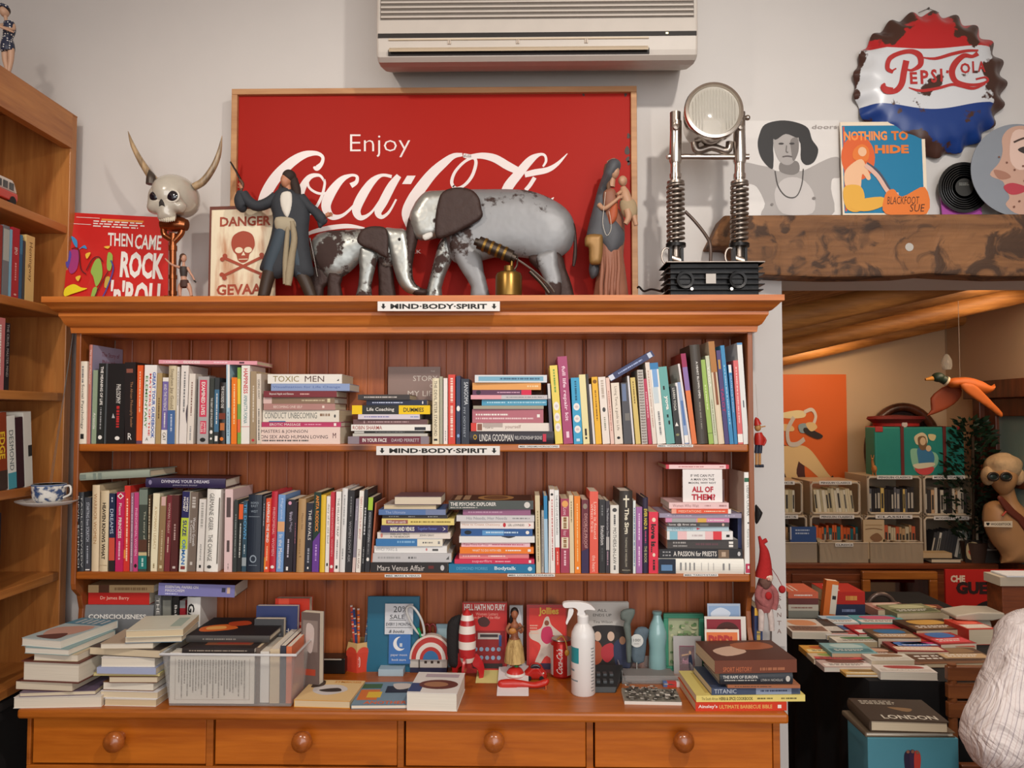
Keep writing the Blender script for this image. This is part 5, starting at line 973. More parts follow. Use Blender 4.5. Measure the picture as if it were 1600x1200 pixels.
g=G();head(g,973,283,Y-.03,7,8.5,sk_,-30);limb(g,[(973,292,4,-.03),(976,302,8,-.03),(980,316,9,-.03),(984,322,9,-.028)],sk_,Y);limb(g,[(970,300,3,-.038),(964,304,2.2,-.045)],sk_,Y);limb(g,[(984,326,6,-.032),(990,338,4.6,-.034),(994,352,3.4,-.034)],sk_,Y);limb(g,[(980,328,6,-.04),(982,340,5,-.042),(977,350,3.6,-.042)],sk_,Y);g.puff([(968,314),(990,312),(996,330),(990,342),(974,338)],Y-.03,.016,C('#A08A6A',.7,var=.12),3);g.obj('child',ST,smooth=70)
g=G();g.tube([W(946,300,Y-.042),W(943,330,Y-.045),W(942,350,Y-.046),W(948,368,Y-.046),W(955,356,Y-.046),W(952,330,Y-.045)],.0006,C('#D8D0C0'),6,4);g.obj('rosary',ST)
# ---- lamp built from motorcycle forks
Y=.0;u=1/S(Y);chrome=C('#C4BAB0',.2,.95,var=.12);steel=C('#978C82',.34,.9,var=.2);blkm=C('#1C1B1B',.38,.5,bump=.3,bscale=40)
LP=thing('fork_lamp','headlight lamp built from chrome motorcycle fork springs on an engine block','lamp',(W(1110,460,Y).x,Y,ZT))
g=G();zt0=ZT;zt1=W(1100,417,Y).z;xa,xb=W(1035,440,Y).x,W(1185,440,Y).x;dpt=.05
n_f=7
for i in range(n_f):
 z=zt0+(zt1-zt0)*i/(n_f-1);
 g.box(xa+.004*(i%2),xb-.004*(i%2),Y-dpt-.004,Y+dpt,z,z+.0025,blkm)
g.box(xa+.012,xb-.012,Y-dpt+.008,Y+dpt-.008,zt0,zt1,blkm);g.box(xa,xb,Y-dpt-.008,Y+dpt,zt1,zt1+.003,steel)
bk=g.obj('engine_block',LP,bevel=.0008)
for px in(1070,1152):
 g=G();c=W(px,438,Y-dpt);g.lathe([(.0,-.004),(.014,-.004),(.015,.008),(.021,.009),(.021,.004),(.023,0)],c,blkm,28,(0,-1,0));g.obj('exhaust_port',LP,smooth=40)
g=G();c=W(1110,436,Y-dpt);g.box(c.x-.012,c.x+.012,c.y-.006,c.y+.01,c.z-.012,c.z+.012,C('#8C847C',.35,.8));g.obj('fin_plate',LP)
for px,py in((1080,452),(1142,452)):g=G();g.lathe([(0,0),(.004,0),(.004,.008),(0,.008)],W(px,py,Y-dpt),chrome,8,(0,-1,0));g.obj('bolt',LP)
for px in(1078,1140):g=G();g.lathe([(0,0),(.006,0),(.006,.006),(0,.006)],(W(px,414,Y).x,Y,zt1+.003),steel,8);g.obj('bolt',LP)
for sx,x in((-1,1056),(1,1155)):
 def Q(py,dx=0,dy=0):return W(x+dx-(py-400)*.004*sx,py,Y+dy)
 g=G();g.tube([Q(402),Q(388),Q(284)],[6*u,5.5*u,5.5*u],steel,14);g.tube([Q(386),Q(381)],15.5*u,blkm,24);g.tube([Q(288),Q(284)],13.5*u,steel,24);g.obj('damper',LP,smooth=45)
 g=G();nt_=12;pts=[]
 for k in range(nt_*12+1):
  a=k*math.pi/6;py=380-(380-289)*k/(nt_*12);p=Q(py);pts.append(p+Vector((12.3*u*math.cos(a),12.3*u*math.sin(a),0)))
 g.tube(pts,2.5*u,steel,8);g.obj('spring',LP,smooth=60)
 g=G();g.tube([Q(284),Q(256)],8*u,chrome,18);g.tube([Q(279),Q(272)],9.5*u,chrome,18);g.tube([Q(256),Q(252),Q(190,sx*-1)],[8.5*u,10*u,9*u],chrome,18)
 g.tube([Q(212),Q(176)],8.5*u,steel,18);g.lathe([(0,0),(4.5*u,0),(4.5*u,.012),(0,.014)],Q(200,0,-.012),steel,10,(0,-1,0));g.obj('fork_tube',LP,smooth=40)
 g=G();g.tube([Q(402,-9),Q(408,9)],6*u,chrome,14);g.box(Q(400).x-11*u,Q(400).x-7*u,Y-.01,Y+.01,Q(416).z,Q(388).z,blkm);g.box(Q(400).x+7*u,Q(400).x+11*u,Y-.01,Y+.01,Q(416).z,Q(388).z,blkm)
 g.tube([Q(400,-14)+Vector((math.cos(a)*8*u,0,math.sin(a)*13*u))for a in[i*math.pi/8 for i in range(16)]],1.6*u,steel,6,closed=True);g.obj('clevis',LP,smooth=40)
g=G();g.tube([W(1044,245,Y),W(1170,245,Y)],4.6*u,chrome,14)
for x in(1045,1167):g.blob(W(x,245,Y),(4.5*u,)*3,C('#D8CEC4',.2,.7),(),14,10)
g.blob(W(1168,184,Y),(4.5*u,)*3,chrome,(),14,10);g.obj('cross_bar',LP,smooth=50)
g=G();c=W(1114,176,Y-.05);R0=50*.94*u*.97
ax=(0,-1,.06)
g.lathe([(0,-.105),(.03,-.103),(.055,-.09),(R0*.82,-.06),(R0*.95,-.02),(R0*.98,0),(R0*1.0,.008),(R0*.97,.016),(R0*.88,.017),(R0*.84,.010)],c,chrome,48,ax);hs=g.obj('headlight_shell',LP,smooth=50)
g=G()
for k in range(-7,8):x_=k*R0*.1;hh_=math.sqrt(max(0,(R0*.78)**2-x_*x_));g.tube([c+Vector((x_,-.0165-.004*(1-(k/8)**2),-hh_*(.3 if abs(k)<4 else 1))),c+Vector((x_,-.0195,hh_*.0+.2*R0)),c+Vector((x_,-.015,hh_*.95))],.0011,clearmat('lamp_glass','#D8D4C8',.08,.32),5)
g.lathe([(0,.022),(R0*.3,.0215),(R0*.6,.018),(R0*.84,.011)],c,clearmat('lamp_glass','#D8D4C8',.08,.32),48,ax);gl=g.obj('headlight_glass',LP,smooth=50)
g=G();g.lathe([(0.004,-.035),(R0*.25,-.03),(R0*.5,-.018),(R0*.75,-.002),(R0*.86,.009)],c,C('#D8D2C8',.2,.85,bump=.5,bscale=60),48,ax);g.obj('reflector',LP,smooth=50)
g=G();g.blob(c+Vector((0,.02,-R0*.45)),(.02,.012,.012),C('#C8B8A0',.2,.6),());g.tube([W(1085,222,Y),W(1090,236,Y),W(1112,230,Y),W(1136,236,Y),W(1140,222,Y)],6*u,steel,10,4);g.obj('headlight_bracket',LP,smooth=50)
g=G();g.tube([W(1070,330,Y+.02),W(1085,345,Y+.02),W(1103,368,Y+.01),W(1110,385,Y),W(1110,415,Y)],2.6*u,C('#5A4A42',.4,.4),8,4);g.obj('cable_conduit',LP,smooth=50)
g=G();g.tube([W(1036,456,Y+.03),W(1018,452,.08),W(1006,455,.10),W(998,448,.12),W(994,455,.13)],.0028,C('#1A1A1A',.5),8,5);tag(g.obj('power_cable'),'black power cable trailing from the fork lamp on dresser top','cable')
# ================================================================ things on the dresser worktop
def YZ(py,z=None):  # depth at which a point of the worktop shows at image row py
 return min(WZ(800,py,ZC if z is None else z).y,.10)
GP='books piled on the dresser worktop'
Y0=YC+.012
# pile at the far left, page edges outward
z=flat_stack([
(20,152,1085,1102,'#E6DFD6','wide white',[],{'mode':'fore','d':.17,'rz':4}),
(28,140,1078,1085,'#6A5A70','thin mauve covered',[],{'mode':'fore','d':.16,'rz':6}),
(26,120,1064,1078,'#5A2E24','cream edged brown',[],{'mode':'fore','d':.17,'rz':-5,'front':[('r','#8A4A30',.1,.1,.9,.5),('r','#D8B890',.2,.55,.8,.9)]}),
(35,132,1030,1062,'#D8CFC2','very thick cream edged',[],{'mode':'fore','d':.16,'rz':-6,'hard':1,'c2':'#6A3A30'}),
(54,126,1017,1028,'#C8B898','small tan edged',[],{'mode':'fore','d':.13,'rz':-4}),
(42,118,1006,1016,'#8AA8A8','pale edged',[],{'mode':'fore','d':.16,'rz':-8}),
(40,112,992,1005,'#B8C8C8','blue and peach covered',[],{'mode':'fore','d':.18,'rz':-12,'front':[('r','#5A8CA0',.0,.0,.3,1),('s','#C89A88',[(.35,.1),(.8,.2),(.85,.7),(.5,.9)]),('s','#6A4038',[(.7,.3),(.95,.2),(.9,.8)]),('h','#E0E0DC',.05,.1,.28,.9,5)]}),
],Y0,ZC,'leftmost worktop pile',GP)
flat_stack([
(164,246,1085,1096,'#E8E2DA','cream',[],{'mode':'fore','rz':-2}),
(158,250,1074,1085,'#E6E4E6','white',[],{'mode':'fore','rz':-3,'d':.14}),
(162,243,1060,1073,'#7A5030','tan edged brown',[],{'mode':'fore','rz':-3}),
(170,245,1050,1060,'#6A4030','dark brown',[],{'mode':'fore','d':.12}),
(146,250,1046,1050,'#D8D088','thin yellow',[],{'mode':'fore','d':.13}),
(152,246,1036,1046,'#A8B0CC','lavender blue',[],{'mode':'spine','d':.13,'rz':-2}),
(158,242,1021,1036,'#D8B080','tan edged white',[],{'mode':'fore','d':.12,'c2':'#E8E4E0'}),
(142,262,1007,1020,'#403430','wide dark covered',[],{'mode':'fore','d':.17,'rz':-8}),
(156,236,997,1006,'#B8A890','buff',[],{'mode':'fore','d':.12,'rz':3}),
(193,278,986,996,'#5A7890','blue covered cream',[],{'mode':'fore','d':.12,'rz':6}),
(193,278,974,985,'#DCDCC8','pale green covered',[],{'mode':'fore','d':.13,'rz':8,'front':[('r','#A8B8A8',.2,.1,.8,.3)]}),
],Y0+.012,ZC,'second worktop pile from the left',GP)
# books further back on the left
YQ=.045
a=W(132,975,YQ)
z=flat_stack([(134,242,985,1050,'#8A7A6A','thick buff hidden',[],{'label':'thick book under the CONSCIOUSNESS book, mostly hidden by the left piles'}),
(132,240,939,985,'#7C7E80','big grey CONSCIOUSNESS',[T('CONSCIOUSNESS',Wt,.07,.9,.16,.62,.03)],{'hard':1,'label':'big grey CONSCIOUSNESS book lying behind the leftmost piles'}),
(138,234,918,937,'#C62A24','red spined',[T('Dr James Barry','#F0C8B0',.2,.67,.35,.5)],{'d':.1,'label':'red spined book lying on the grey CONSCIOUSNESS book'}),
(138,240,906,918,'#B89A70','tan covered',[B('#5A3420',.16,.32),D('#8A6A48',.4,.9,.5,.5)],{'d':.1,'label':'tan illustrated book on top of the red spined one'})],YQ,ZC,'pile behind',GP)
rowG=[
(241,251,933,1,'#6E6E6C','grey',[T('THE BASTARD',Wt,.04,.75,.5)],{'label':'grey upright book beside the big CONSCIOUSNESS book'}),
(252,268,936,1,'#4A4A46','dark photo',[B('#8A8A80',.05,.28,.1,.9),('e','#C8C4B8',.5,.5,.3,.05)],{'label':'dark upright book with pale disc behind the crate'}),
(269,279,937,1,'#2A2828','black letter',[T('Ballerina',Wt,.1,.5,.4)],{'label':'black upright book left of the red and grey ones behind the crate'}),
(280,289,942,1,'#A02830','red grey',[B('#8A8A88',0,.1)],{'label':'red upright book left of the GANGS one'}),
(290,311,936,3,'#EFEBE4','GANGS',[T('GANGS',K,.08,.62,.5,.35,.03)],{'label':'white upright GANGS book behind the plastic crate','hard':1}),
]
upright_row(rowG,.05,lambda x:PX((0,.05,ZC))[1],ZC,'worktop',GP)
bb=W(365,925,.03)
across(247,930,364,935,19,.02,.11,'#7E7CB4',[T('ESSENTIAL PAPERS ON',Wt,.09,.52,.22,.72),T('MASOCHISM',Wt,.09,.34,.22,.42),D('#C8C8E8',.09,.26,.15,.15),B('#30304A',.83,.88,.4,.75),B('#D8B8A0',.9,.94,.3,.8)],'lavender ESSENTIAL PAPERS book lying across upright books behind the crate',GP,rz=3,c2='#3A2428')
# clear plastic crate with books
CR=thing('plastic_crate','clear plastic crate of paperbacks standing at the front of the worktop','crate',(W(365,1100,YC+.03).x,YC+.1,ZC))
clr=clearmat('clear_plastic')
def crate(root,x0,x1,y0,y1,z0,z1,taper=.012,th=.0022,rim=.007):
 g=G();b=[(x0+taper,y0+taper),(x1-taper,y0+taper),(x1-taper,y1-taper),(x0+taper,y1-taper)];tpp=[(x0,y0),(x1,y0),(x1,y1),(x0,y1)]
 vs_=[(x,y,z0+.002)for x,y in b]+[(x,y,z1)for x,y in tpp];cx,cy=(x0+x1)/2,(y0+y1)/2
 ins=[(x+(th if x<cx else-th),y+(th if y<cy else-th),z+(th if z<z1 else 0))for x,y,z in vs_]
 g.add(vs_+ins,[(0,1,5,4),(1,2,6,5),(2,3,7,6),(3,0,4,7),(0,3,2,1),(8,12,13,9),(9,13,14,10),(10,14,15,11),(11,15,12,8),(8,9,10,11),(4,5,13,12),(5,6,14,13),(6,7,15,14),(7,4,12,15)],clr)
 g.obj('crate_wall',root)
 g=G();g.tube([(x,y,z1)for x,y in[(x0-rim/2,y0-rim/2),(x1+rim/2,y0-rim/2),(x1+rim/2,y1+rim/2),(x0-rim/2,y1+rim/2)]],rim*.45,clearmat('clear_rim','#F0F0F0',.2,.6),8,closed=True)
 g.obj('crate_rim',root,smooth=50)
cy0,cy1=YC+.012,YC+.235;cx0,cx1=W(254,1020,cy0).x,W(476,1020,cy0).x*1.0
cx1=W(452,1100,cy0).x+.012;zt_=W(300,1022,cy0).z;crate(CR,cx0,cx1,cy0,cy1,ZC,zt_)
zi=ZC+.0055
pg=[('r','#EFE9DD',0,0,1,1),('h','#5A5550',.07,.1,.9,.9,26)]
def pbox(px0,px1,pyt,Y,d,cov,lab,front=None,dz=0,pages_front=False):
 a,b,t_=W(px0,1095,Y),W(px1,1095,Y),W(px0,pyt,Y);g=1
 M=cols((1,0,0),(0,1,0),(0,0,1),(a.x,Y,zi));return mk_book(M,b.x-a.x,t_.z-zi,d,cov,front or(),(),lab,'paperbacks in the clear worktop crate')
a,b=W(265,1095,cy0+.018),W(397,1095,cy0+.018);ht=W(265,1019,cy0+.018).z-zi
mk_book(Matrix.Translation((b.x,cy0+.018,zi))@cols((0,1,0),(-1,0,0),(0,0,1),(0,0,0)),.03,ht,b.x-a.x,'#EFE9DD',(),(),'big paperback with a printed page facing out in the clear crate','paperbacks in the clear worktop crate')
g=G();g.box(a.x,b.x,cy0+.0165,cy0+.0178,zi,zi+ht,C('#EEE7DA',.7));g.art((a.x,cy0+.0164,zi+ht),(b.x-a.x,0,0),(0,0,-ht),[('r','#C8BEB0',.06,.12,.07,.92),('r','#C8BEB0',.94,.12,.95,.92),('r','#C8BEB0',.06,.92,.95,.93)]+[('tv' if 0 else 'd','#7A7268',.1+k*.034,.14,.117+k*.034,.6+.3*math.sin(k*1.7)**2)for k in range(24)])
tag(g.obj('loose_page'),'printed white sheet facing out at the front of the clear crate','paper')
for k,(p0,p1,pt,col,lab)in enumerate(((399,405,1012,'#6A5A50','slim brown paperback between the page sheet and the white spine in crate'),(406,420,1018,'#F2EEE6','white paperback with blank spine in the clear crate'),(421,436,1014,'#D8C4A4','tan paperback beside the white one in the clear crate'),(437,446,1009,'#3A3C48','dark paperback second from the right in the clear crate'),(446.5,455,1010,'#D8734A','orange brown paperback at the right end of the clear crate'))):
 pbox(p0,p1,pt,cy0+.02+.004*(k%2),.15+.01*(k%3),col,lab)
for k,(x0_,x1_,yt_,col,lab,fr)in enumerate(((285,398,1003,'#2E2624','dark cover with warm picture lying over the crate books',[('r','#8A5034',.15,.25,.85,.9),('r','#E0B060',.5,.35,.75,.8),('r','#A03A28',.2,.4,.45,.85)]),)):
 zz=zi+ht+.0006;a_,b_=W(x0_,1010,cy0+.012),W(x1_,1010,cy0+.012)
 mk_book(cols((0,0,1),(0,1,0),(-1,0,0),(b_.x,cy0+.01,zz)),.011,b_.x-a_.x,.17,col,[D('#A89888',.1,.9)],fr,lab,GP)
 mk_book(Matrix.Translation((b_.x+.02,cy0+.055,zz+.0115))@cols((0,0,1),(0,1,0),(-1,0,0),(0,0,0)),.016,b_.x-a_.x+.03,.16,'#4A4644',[D('#8A847C',.2,.6)],[('r','#1E1A1C',0,0,1,1),('s','#D86A28',[(.2,.1),(.45,.05),(.6,.3),(.4,.5),(.25,.35)]),('s','#F0B060',[(.3,.15),(.45,.12),(.5,.3),(.35,.35)]),('s','#B84420',[(.5,.4),(.7,.3),(.8,.5),(.6,.6)])],'black book with a flame picture topmost over the clear crate',GP,True)
# things standing behind the crate
def fb(x0,x1,yt,Y,t,tilt,col,fr,lab,**k):return face_book(x0,x1,yt,1000,Y,ZC,t,tilt,col,fr,lab,**k)
fb(398,463,948,.02,.018,3,'#34406E',[('tv',Wt,'THE SECRET',.62,.3,.8,.8),('r','#C87040',.05,.3,.5,.4),('e','#2A2A30',.3,.5,.2,.1)],'navy upright book behind the plastic crate, white vertical lettering',group=GP)
fb(428,482,936,.055,.03,2,'#C8341F',[('r','#E05038',.1,.0,.4,.1),('r','#F0A080',.6,.3,.9,.34)],'red upright box file behind the navy book',group=GP,name='box_file',cat='box file')
fb(396,442,968,-.02,.02,2,'#4A4A4C',[('r','#8A8A8C',.1,.2,.9,.24),('r','#C08A60',.1,.5,.7,.8)],'dark grey upright binder just behind the crate',group=GP,name='binder',cat='binder')
a_=W(470,1040,-.03);M=Matrix.Translation((a_.x,-.045,ZC))@Matrix.Rotation(R(-14),4,'Z')@cols((0,-1,0),(1,0,0),(0,0,1),(0,.03,0))
mk_book(M,.022,W(470,955,-.03).z-ZC,.05,'#6E5E58',(),[('r','#8C7C74',.1,.1,.9,.5),('s','#C8B8B0',[(.3,.15),(.7,.2),(.6,.5),(.3,.45)]),('r','#B0442C',.2,.72,.8,.8)],'narrow brown picture book standing at the crate right end',GP)
# ---- black tape box, wood block
Y=YZ(1055);a_,b_=W(490,1050,Y),W(539,1050,Y);g=G();g.box(a_.x,b_.x,Y,Y+.05,ZC,W(500,1029,Y).z,C('#1A1816',.3));g.box(a_.x+.005,b_.x-.008,Y-.0005,Y+.03,W(500,1032,Y).z,W(500,1029.5,Y).z+.0006,C('#B8B0A0',.5));tag(g.obj('tin',bevel=.006),'black oblong tin between the crate and the red pencil pot','tin')
Y=YZ(1061);a_,b_=W(473,1050,Y),W(499,1050,Y);g=G();g.box(a_.x,b_.x,Y,Y+.04,ZC,W(500,1041,Y).z,pine);tag(g.obj('wood_block',bevel=.002),'small pine block on the worktop beside the clear crate','block')
# ---- pencil pot shaped like a pencil
Y=YZ(1054)+.04;PP=thing('pencil_pot','red hexagonal pencil-shaped pot with tan scalloped top holding pencils','pot',(W(562,1054,Y).x,Y,ZC));ctr=PP.location;rr_=21.5/S(Y);hr=W(562,1019,Y-.03).z-ZC;ht_=W(562,1000,Y).z-ZC
g=G();rp=C('#CF4430',.45)
hexp=[(rr_*math.cos(R(60*k+30-90+30)),rr_*math.sin(R(60*k+30-90+30)))for k in range(6)]
g.add([(ctr.x+x,ctr.y+y,z)for z in(ZC,ZC+hr)for x,y in hexp],[(i,(i+1)%6,(i+1)%6+6,i+6)for i in range(6)]+[(5,4,3,2,1,0)],rp);g.obj('pot_body',PP)
g=G();tanw=C('#C9A36A',.5)
for i in range(6):
 a,b=hexp[i],hexp[(i+1)%6];P5=[]
 n=8
 lo=[(ctr.x+a[0]+(b[0]-a[0])*k/n,ctr.y+a[1]+(b[1]-a[1])*k/n,ZC+hr-.002)for k in range(n+1)]
 hi=[(ctr.x+(a[0]+(b[0]-a[0])*k/n)*.86,ctr.y+(a[1]+(b[1]-a[1])*k/n)*.86,ZC+ht_)for k in range(n+1)]
 g.add(lo+hi,[(k,k+1,n+2+k,n+1+k)for k in range(n)],tanw)
 sc=[(ctr.x+(a[0]+(b[0]-a[0])*k/n)*1.002,ctr.y+(a[1]+(b[1]-a[1])*k/n)*1.002)for k in range(n+1)]
 g.add([(x*1,y-.0003,ZC+hr-.003)for x,y in sc]+[(ctr.x+(x-ctr.x)*.975,ctr.y+(y-ctr.y)*.975,ZC+hr+.012*math.sin(math.pi*k/n)**.7)for k,(x,y)in enumerate(sc)],[(k,k+1,n+2+k,n+1+k)for k in range(n)],rp)
g.obj('scalloped_collar',PP)
g=G();O1=Vector((ctr.x-.004,ctr.y-rr_*.9,ZC+hr*.78));g.art(O1,(.013,0,0),(0,0,-hr*.5),[('s','#E8D8D0',[(.1,.1),(.5,0),(.9,.1),(.9,.9),(.5,1),(.1,.9)]),('s','#C83A28',[(.22,.13),(.5,.06),(.78,.13),(.78,.87),(.5,.94),(.22,.87)]),('tv','#E8D8D0','Pencils',.3,.15,.72,.85)],.0004,3);e_=g.obj('pot_lettering',PP)
for px,py,bx_,c1_,nm in((549,948,556,'#C84A3C','red striped pencil left in the red pot'),(553,952,559,'#3A4A7A','navy pencil in the red pot'),(560,953,561,'#E87038','orange pencil in the red pot'),(577,952,567,'#6A88A8','blue grey pencil leaning right in the red pot')):
 g=G();p0=Vector((W(bx_,1040,Y).x,Y,ZC+.01));p1=W(px,py,Y);g.tube([p0,p1],.0032,C(c1_,.4),6);d=(p1-p0).normalized();g.tube([p1,p1+d*.004],.0033,C('#D8C8C0',.4),6)
 for k in range(6):q_=p1.lerp(p0,.08+k*.07);g.tube([q_,q_-d*.003],.0034,C('#E8C0A0' if k%2 else '#30508A',.4),6)
 tag(g.obj('pencil'),nm,'pencil','pencils in the red pot')
# ---- teal folder with notes
Y=YZ(1046);o=fb(573,654,934,Y,.012,4,'#1C6480',[],'large teal folder standing behind the sale note',name='folder',cat='folder',group=None,hard=True)
Yn=Y-.004
def note(x0,x1,y0,y1,Y,col,elems,name,label,cat,tilt=4,th=.0008):
 a,b,c=W(x0,y1,Y),W(x1,y1,Y),W(x0,y0,Y);h=c.z-a.z;dy=math.tan(R(tilt))*h;g=G()
 P_=[Vector((a.x,Y,a.z)),Vector((b.x,Y,a.z)),Vector((b.x,Y+dy,c.z)),Vector((a.x,Y+dy,c.z))];g.slab(P_,th,C(col,.6));g.art(P_[3],P_[2]-P_[3],P_[0]-P_[3],elems,.00025)
 return tag(g.obj(name),label,cat)
note(601,645,944,991,Yn+.0035,'#D2D4D8',[('t','#303034','20%',.3,.08,.8,.28,.0),('t','#303034','SALE',.18,.36,.7,.5,.0),('r','#303034',.15,.53,.75,.545),('t','#303034','EVERY 3 MONTHS',.05,.62,.95,.72),('r','#303034',.05,.77,.95,.78),('t','#303034','& books',.15,.85,.7,.95,0,.3)],'paper_note','pale handwritten SALE note fixed on the teal folder','note')
note(607,641,992,1037,Yn-.004,'#3E72B4',[('e','#E8E8E8',.5,.32,.3,.24),('e','#3E72B4',.62,.28,.26,.21),('r','#C8D0D8',.5,.3,.62,.42),('t','#E0E4E8','paper moon',.1,.68,.85,.76),('t','#E0E4E8','book store',.15,.82,.8,.9)],'bookmark','blue crescent moon bookmark card below the sale note','card')
Y=YZ(1058);a_,b_=W(591,1050,Y),W(630,1050,Y);g=G();g.box(a_.x,b_.x,Y,Y+.035,ZC,W(600,1046,Y).z,C('#A8C0CC',.5));g.art((a_.x,Y,W(600,1046,Y).z),(b_.x-a_.x,0,0),(0,.035,0),[('r','#8AA8B8',.1,.1,.9,.9),('h','#E8F0F4',.2,.3,.8,.7,2)]);tag(g.obj('small_box',bevel=.0008),'small pale blue box lying below the blue moon bookmark','box')
# ---- round ringed desk holder
Y=YZ(1043);HB=thing('desk_holder','round desk holder with red and white rings on a white base','holder',(W(672,1043,Y).x,Y,ZC));u=1/S(Y);c=W(674,1028,Y)
g=G()
for k,(r,col)in enumerate(((33,'#D9C9BC'),(30,'#B83A34'),(23,'#E0D6CC'),(17,'#B83A34'),(12,'#3A70A0'))):
 pts=[c+Vector((r*u*math.cos(R(a)),-.0006*k-.012,r*u*1.12*math.sin(R(a))))for a in range(0,181,9)];g.slab(list(reversed(pts)),.02 if k==0 else.001,C(col,.4))
g.obj('ringed_disc',HB);g=G();pts=[c+Vector((31*u*math.cos(R(a))+3*u,.02,30*u*math.sin(R(a))))for a in range(0,181,9)];g.slab(list(reversed(pts)),.012,C('#D8D0C8',.4));g.obj('rear_disc',HB)
Y=YZ(1052);g=G();a_,b_=W(641,1040,Y),W(698,1040,Y);zz=W(650,1043,Y).z;g.box(a_.x,b_.x,Y,Y+.03,ZC,zz,C('#2A2E4A',.4,var=.3));g.box(a_.x-.001,b_.x+.001,Y-.001,Y+.03,zz,W(650,1030,Y).z,C('#C8C4BC',.4))
for px in(665,675,685):q_=W(px,1035,Y-.0012);g.box(q_.x-.0035,q_.x+.0035,Y-.0014,Y,q_.z-.003,q_.z+.004,C('#3A2A20',.5))
tag(g.obj('stamp_box',bevel=.001),'white and navy small box in front of the ringed holder','box')
# magnifier-like clear handle and scissors
g=G();Y=YZ(1048)-.01;g.tube([W(655,1045,Y),W(655,1000,Y),W(656,990,Y)],.0012,C('#2A2A2A',.4),8);pts=[W(*p,Y)for p in((650,985),(642,972),(636,958),(636,950),(643,947),(652,956),(660,972),(663,990),(658,992))];g.tube(pts,.0032,C('#C8C8C4',.15,coat=.6),10,4,closed=True);g.tube([W(653,981,Y),W(658,995,Y)],.0038,C('#1E9A62',.3,.3),10);tag(g.obj('letter_opener'),'clear looped plastic handle with a green collar by the ringed holder','tool')
SC=thing('scissors','scissors with dark red handles upright behind the ringed holder','scissors',(W(671,1000,.135).x,.135,ZC));Y=.135
for x,sx in((667,-1),(676,1)):
 g=G();u=1/S(Y);g.tube([W(x+5*math.cos(a),984+9*math.sin(a),Y)for a in[i*math.pi/7 for i in range(14)]],1.7*u,C('#7A2420',.4),8,closed=True);h_=g.obj('finger_loop',SC,smooth=60);g=G();g.tube([W(x,993,Y),W(671-sx*2,1010,Y),Vector((W(671-sx*2,1030,Y).x,Y,ZC))],.0018,C('#A8A8A8',.3,.9),6);g.obj('blade',SC)
# ---- three flat front books
def flatcover(x0,x1,y0b,y1b,thpx,Yf,d,col,front,label,rz=0,hard=False,mode='fore',spine=(),name='book',cat='book'):
 a,b=W(x0,y1b,Yf),W(x1,y1b,Yf);t=thpx/S(Yf);ln=b.x-a.x
 if mode=='fore':M=cols((0,0,1),(0,-1,0),(1,0,0),(a.x,Yf+d,ZC));L_,D_=ln,d
 elif mode=='end':M=cols((0,0,1),(1,0,0),(0,1,0),(a.x,Yf,ZC));L_,D_=d,ln
 else:M=cols((0,0,1),(0,1,0),(-1,0,0),(b.x,Yf,ZC));L_,D_=ln,d
 c=Vector(((a.x+b.x)/2,Yf+d/2,ZC));M=Matrix.Translation(c)@Matrix.Rotation(R(rz),4,'Z')@Matrix.Translation(-c)@M
 return mk_book(M,t,L_,D_,col,spine,front,label,GP,hard,name,cat)
flatcover(461,550,1062,1093,11,YC+.022,.135,'#E0A03A',[('r','#E8C890',.0,0,1,1),('t','#D88A28','SYMBIOSIS',.45,.04,.95,.14,.02),('s','#D8D4D0',[(.2,.3),(.6,.25),(.8,.5),(.5,.75),(.2,.6)]),('s','#3A3634',[(.3,.5),(.6,.4),(.7,.55),(.5,.6),(.35,.58)]),('s','#4A3A30',[(.1,.1),(.25,.05),(.3,.3),(.1,.4)])],'white and orange paperback lying flat right of the crate',-3,mode='end')
flatcover(547,637,1062,1096,6,YC+.018,.15,'#5A7A8A',[('r','#7C96A8',0,0,1,1),('r','#D8783C',.05,.35,.4,.8),('r','#E8C040',.2,.45,.45,.7),('t','#E8703C','ANOTHER',.2,.85,.95,.97,.02),('r','#2A2C38',.5,.2,.9,.5),('s','#D8D0C8',[(.6,.1),(.9,.1),(.9,.3),(.7,.35)]),('r','#486A48',.05,.1,.4,.3)],'colourful magazine lying flat between two paperbacks on the worktop',2,mode='end',name='magazine',cat='magazine')
o=flatcover(638,717,1050,1099,27,YC+.008,.14,'#E8E4DE',[('r','#3A4A78',.0,.55,.25,.95),('e','#6A3A34',.55,.6,.4,.22),('e','#A87858',.5,.6,.25,.12),('r','#B8A8B0',.2,.1,.9,.25)],'thick cream edged paperback lying flat below the ringed holder',-3,mode='end')
# ---- toy rocket (plain stand-in with bands)
Y=YZ(1068)+.02;u=1/S(Y);RK=thing('toy_rocket','red and white banded toy rocket standing on three red fins','toy rocket',(W(730,1070,Y).x,Y,ZC));c=W(730,1000,Y)
def zz_(py):return W(730,py,Y).z-ZC
prof=[(9,1034),(12,1026),(13.4,1012),(13.6,1000),(13.2,988),(12,976),(10.5,968),(8.6,960)]
cols_=['#B8262A','#E8DED4']
for k in range(len(prof)-1):
 g=G();g.lathe([(prof[k][0]*u,zz_(prof[k][1])),(prof[k+1][0]*u,zz_(prof[k+1][1]))],(c.x,Y,ZC),C(cols_[(k+1)%2],.3,coat=.3),28)
 o=g.obj('body_band',RK,smooth=30);o['label']=('white' if(k+1)%2 else 'red')+' band'
g=G();g.lathe([(8.7*u,zz_(961)),(5.5*u,zz_(957)),(2.4*u,zz_(953)),(.8*u,zz_(951)),(0,zz_(950.5))],(c.x,Y,ZC),C('#C02A2A',.3,coat=.3),24);g.obj('nose_cone',RK,smooth=60)
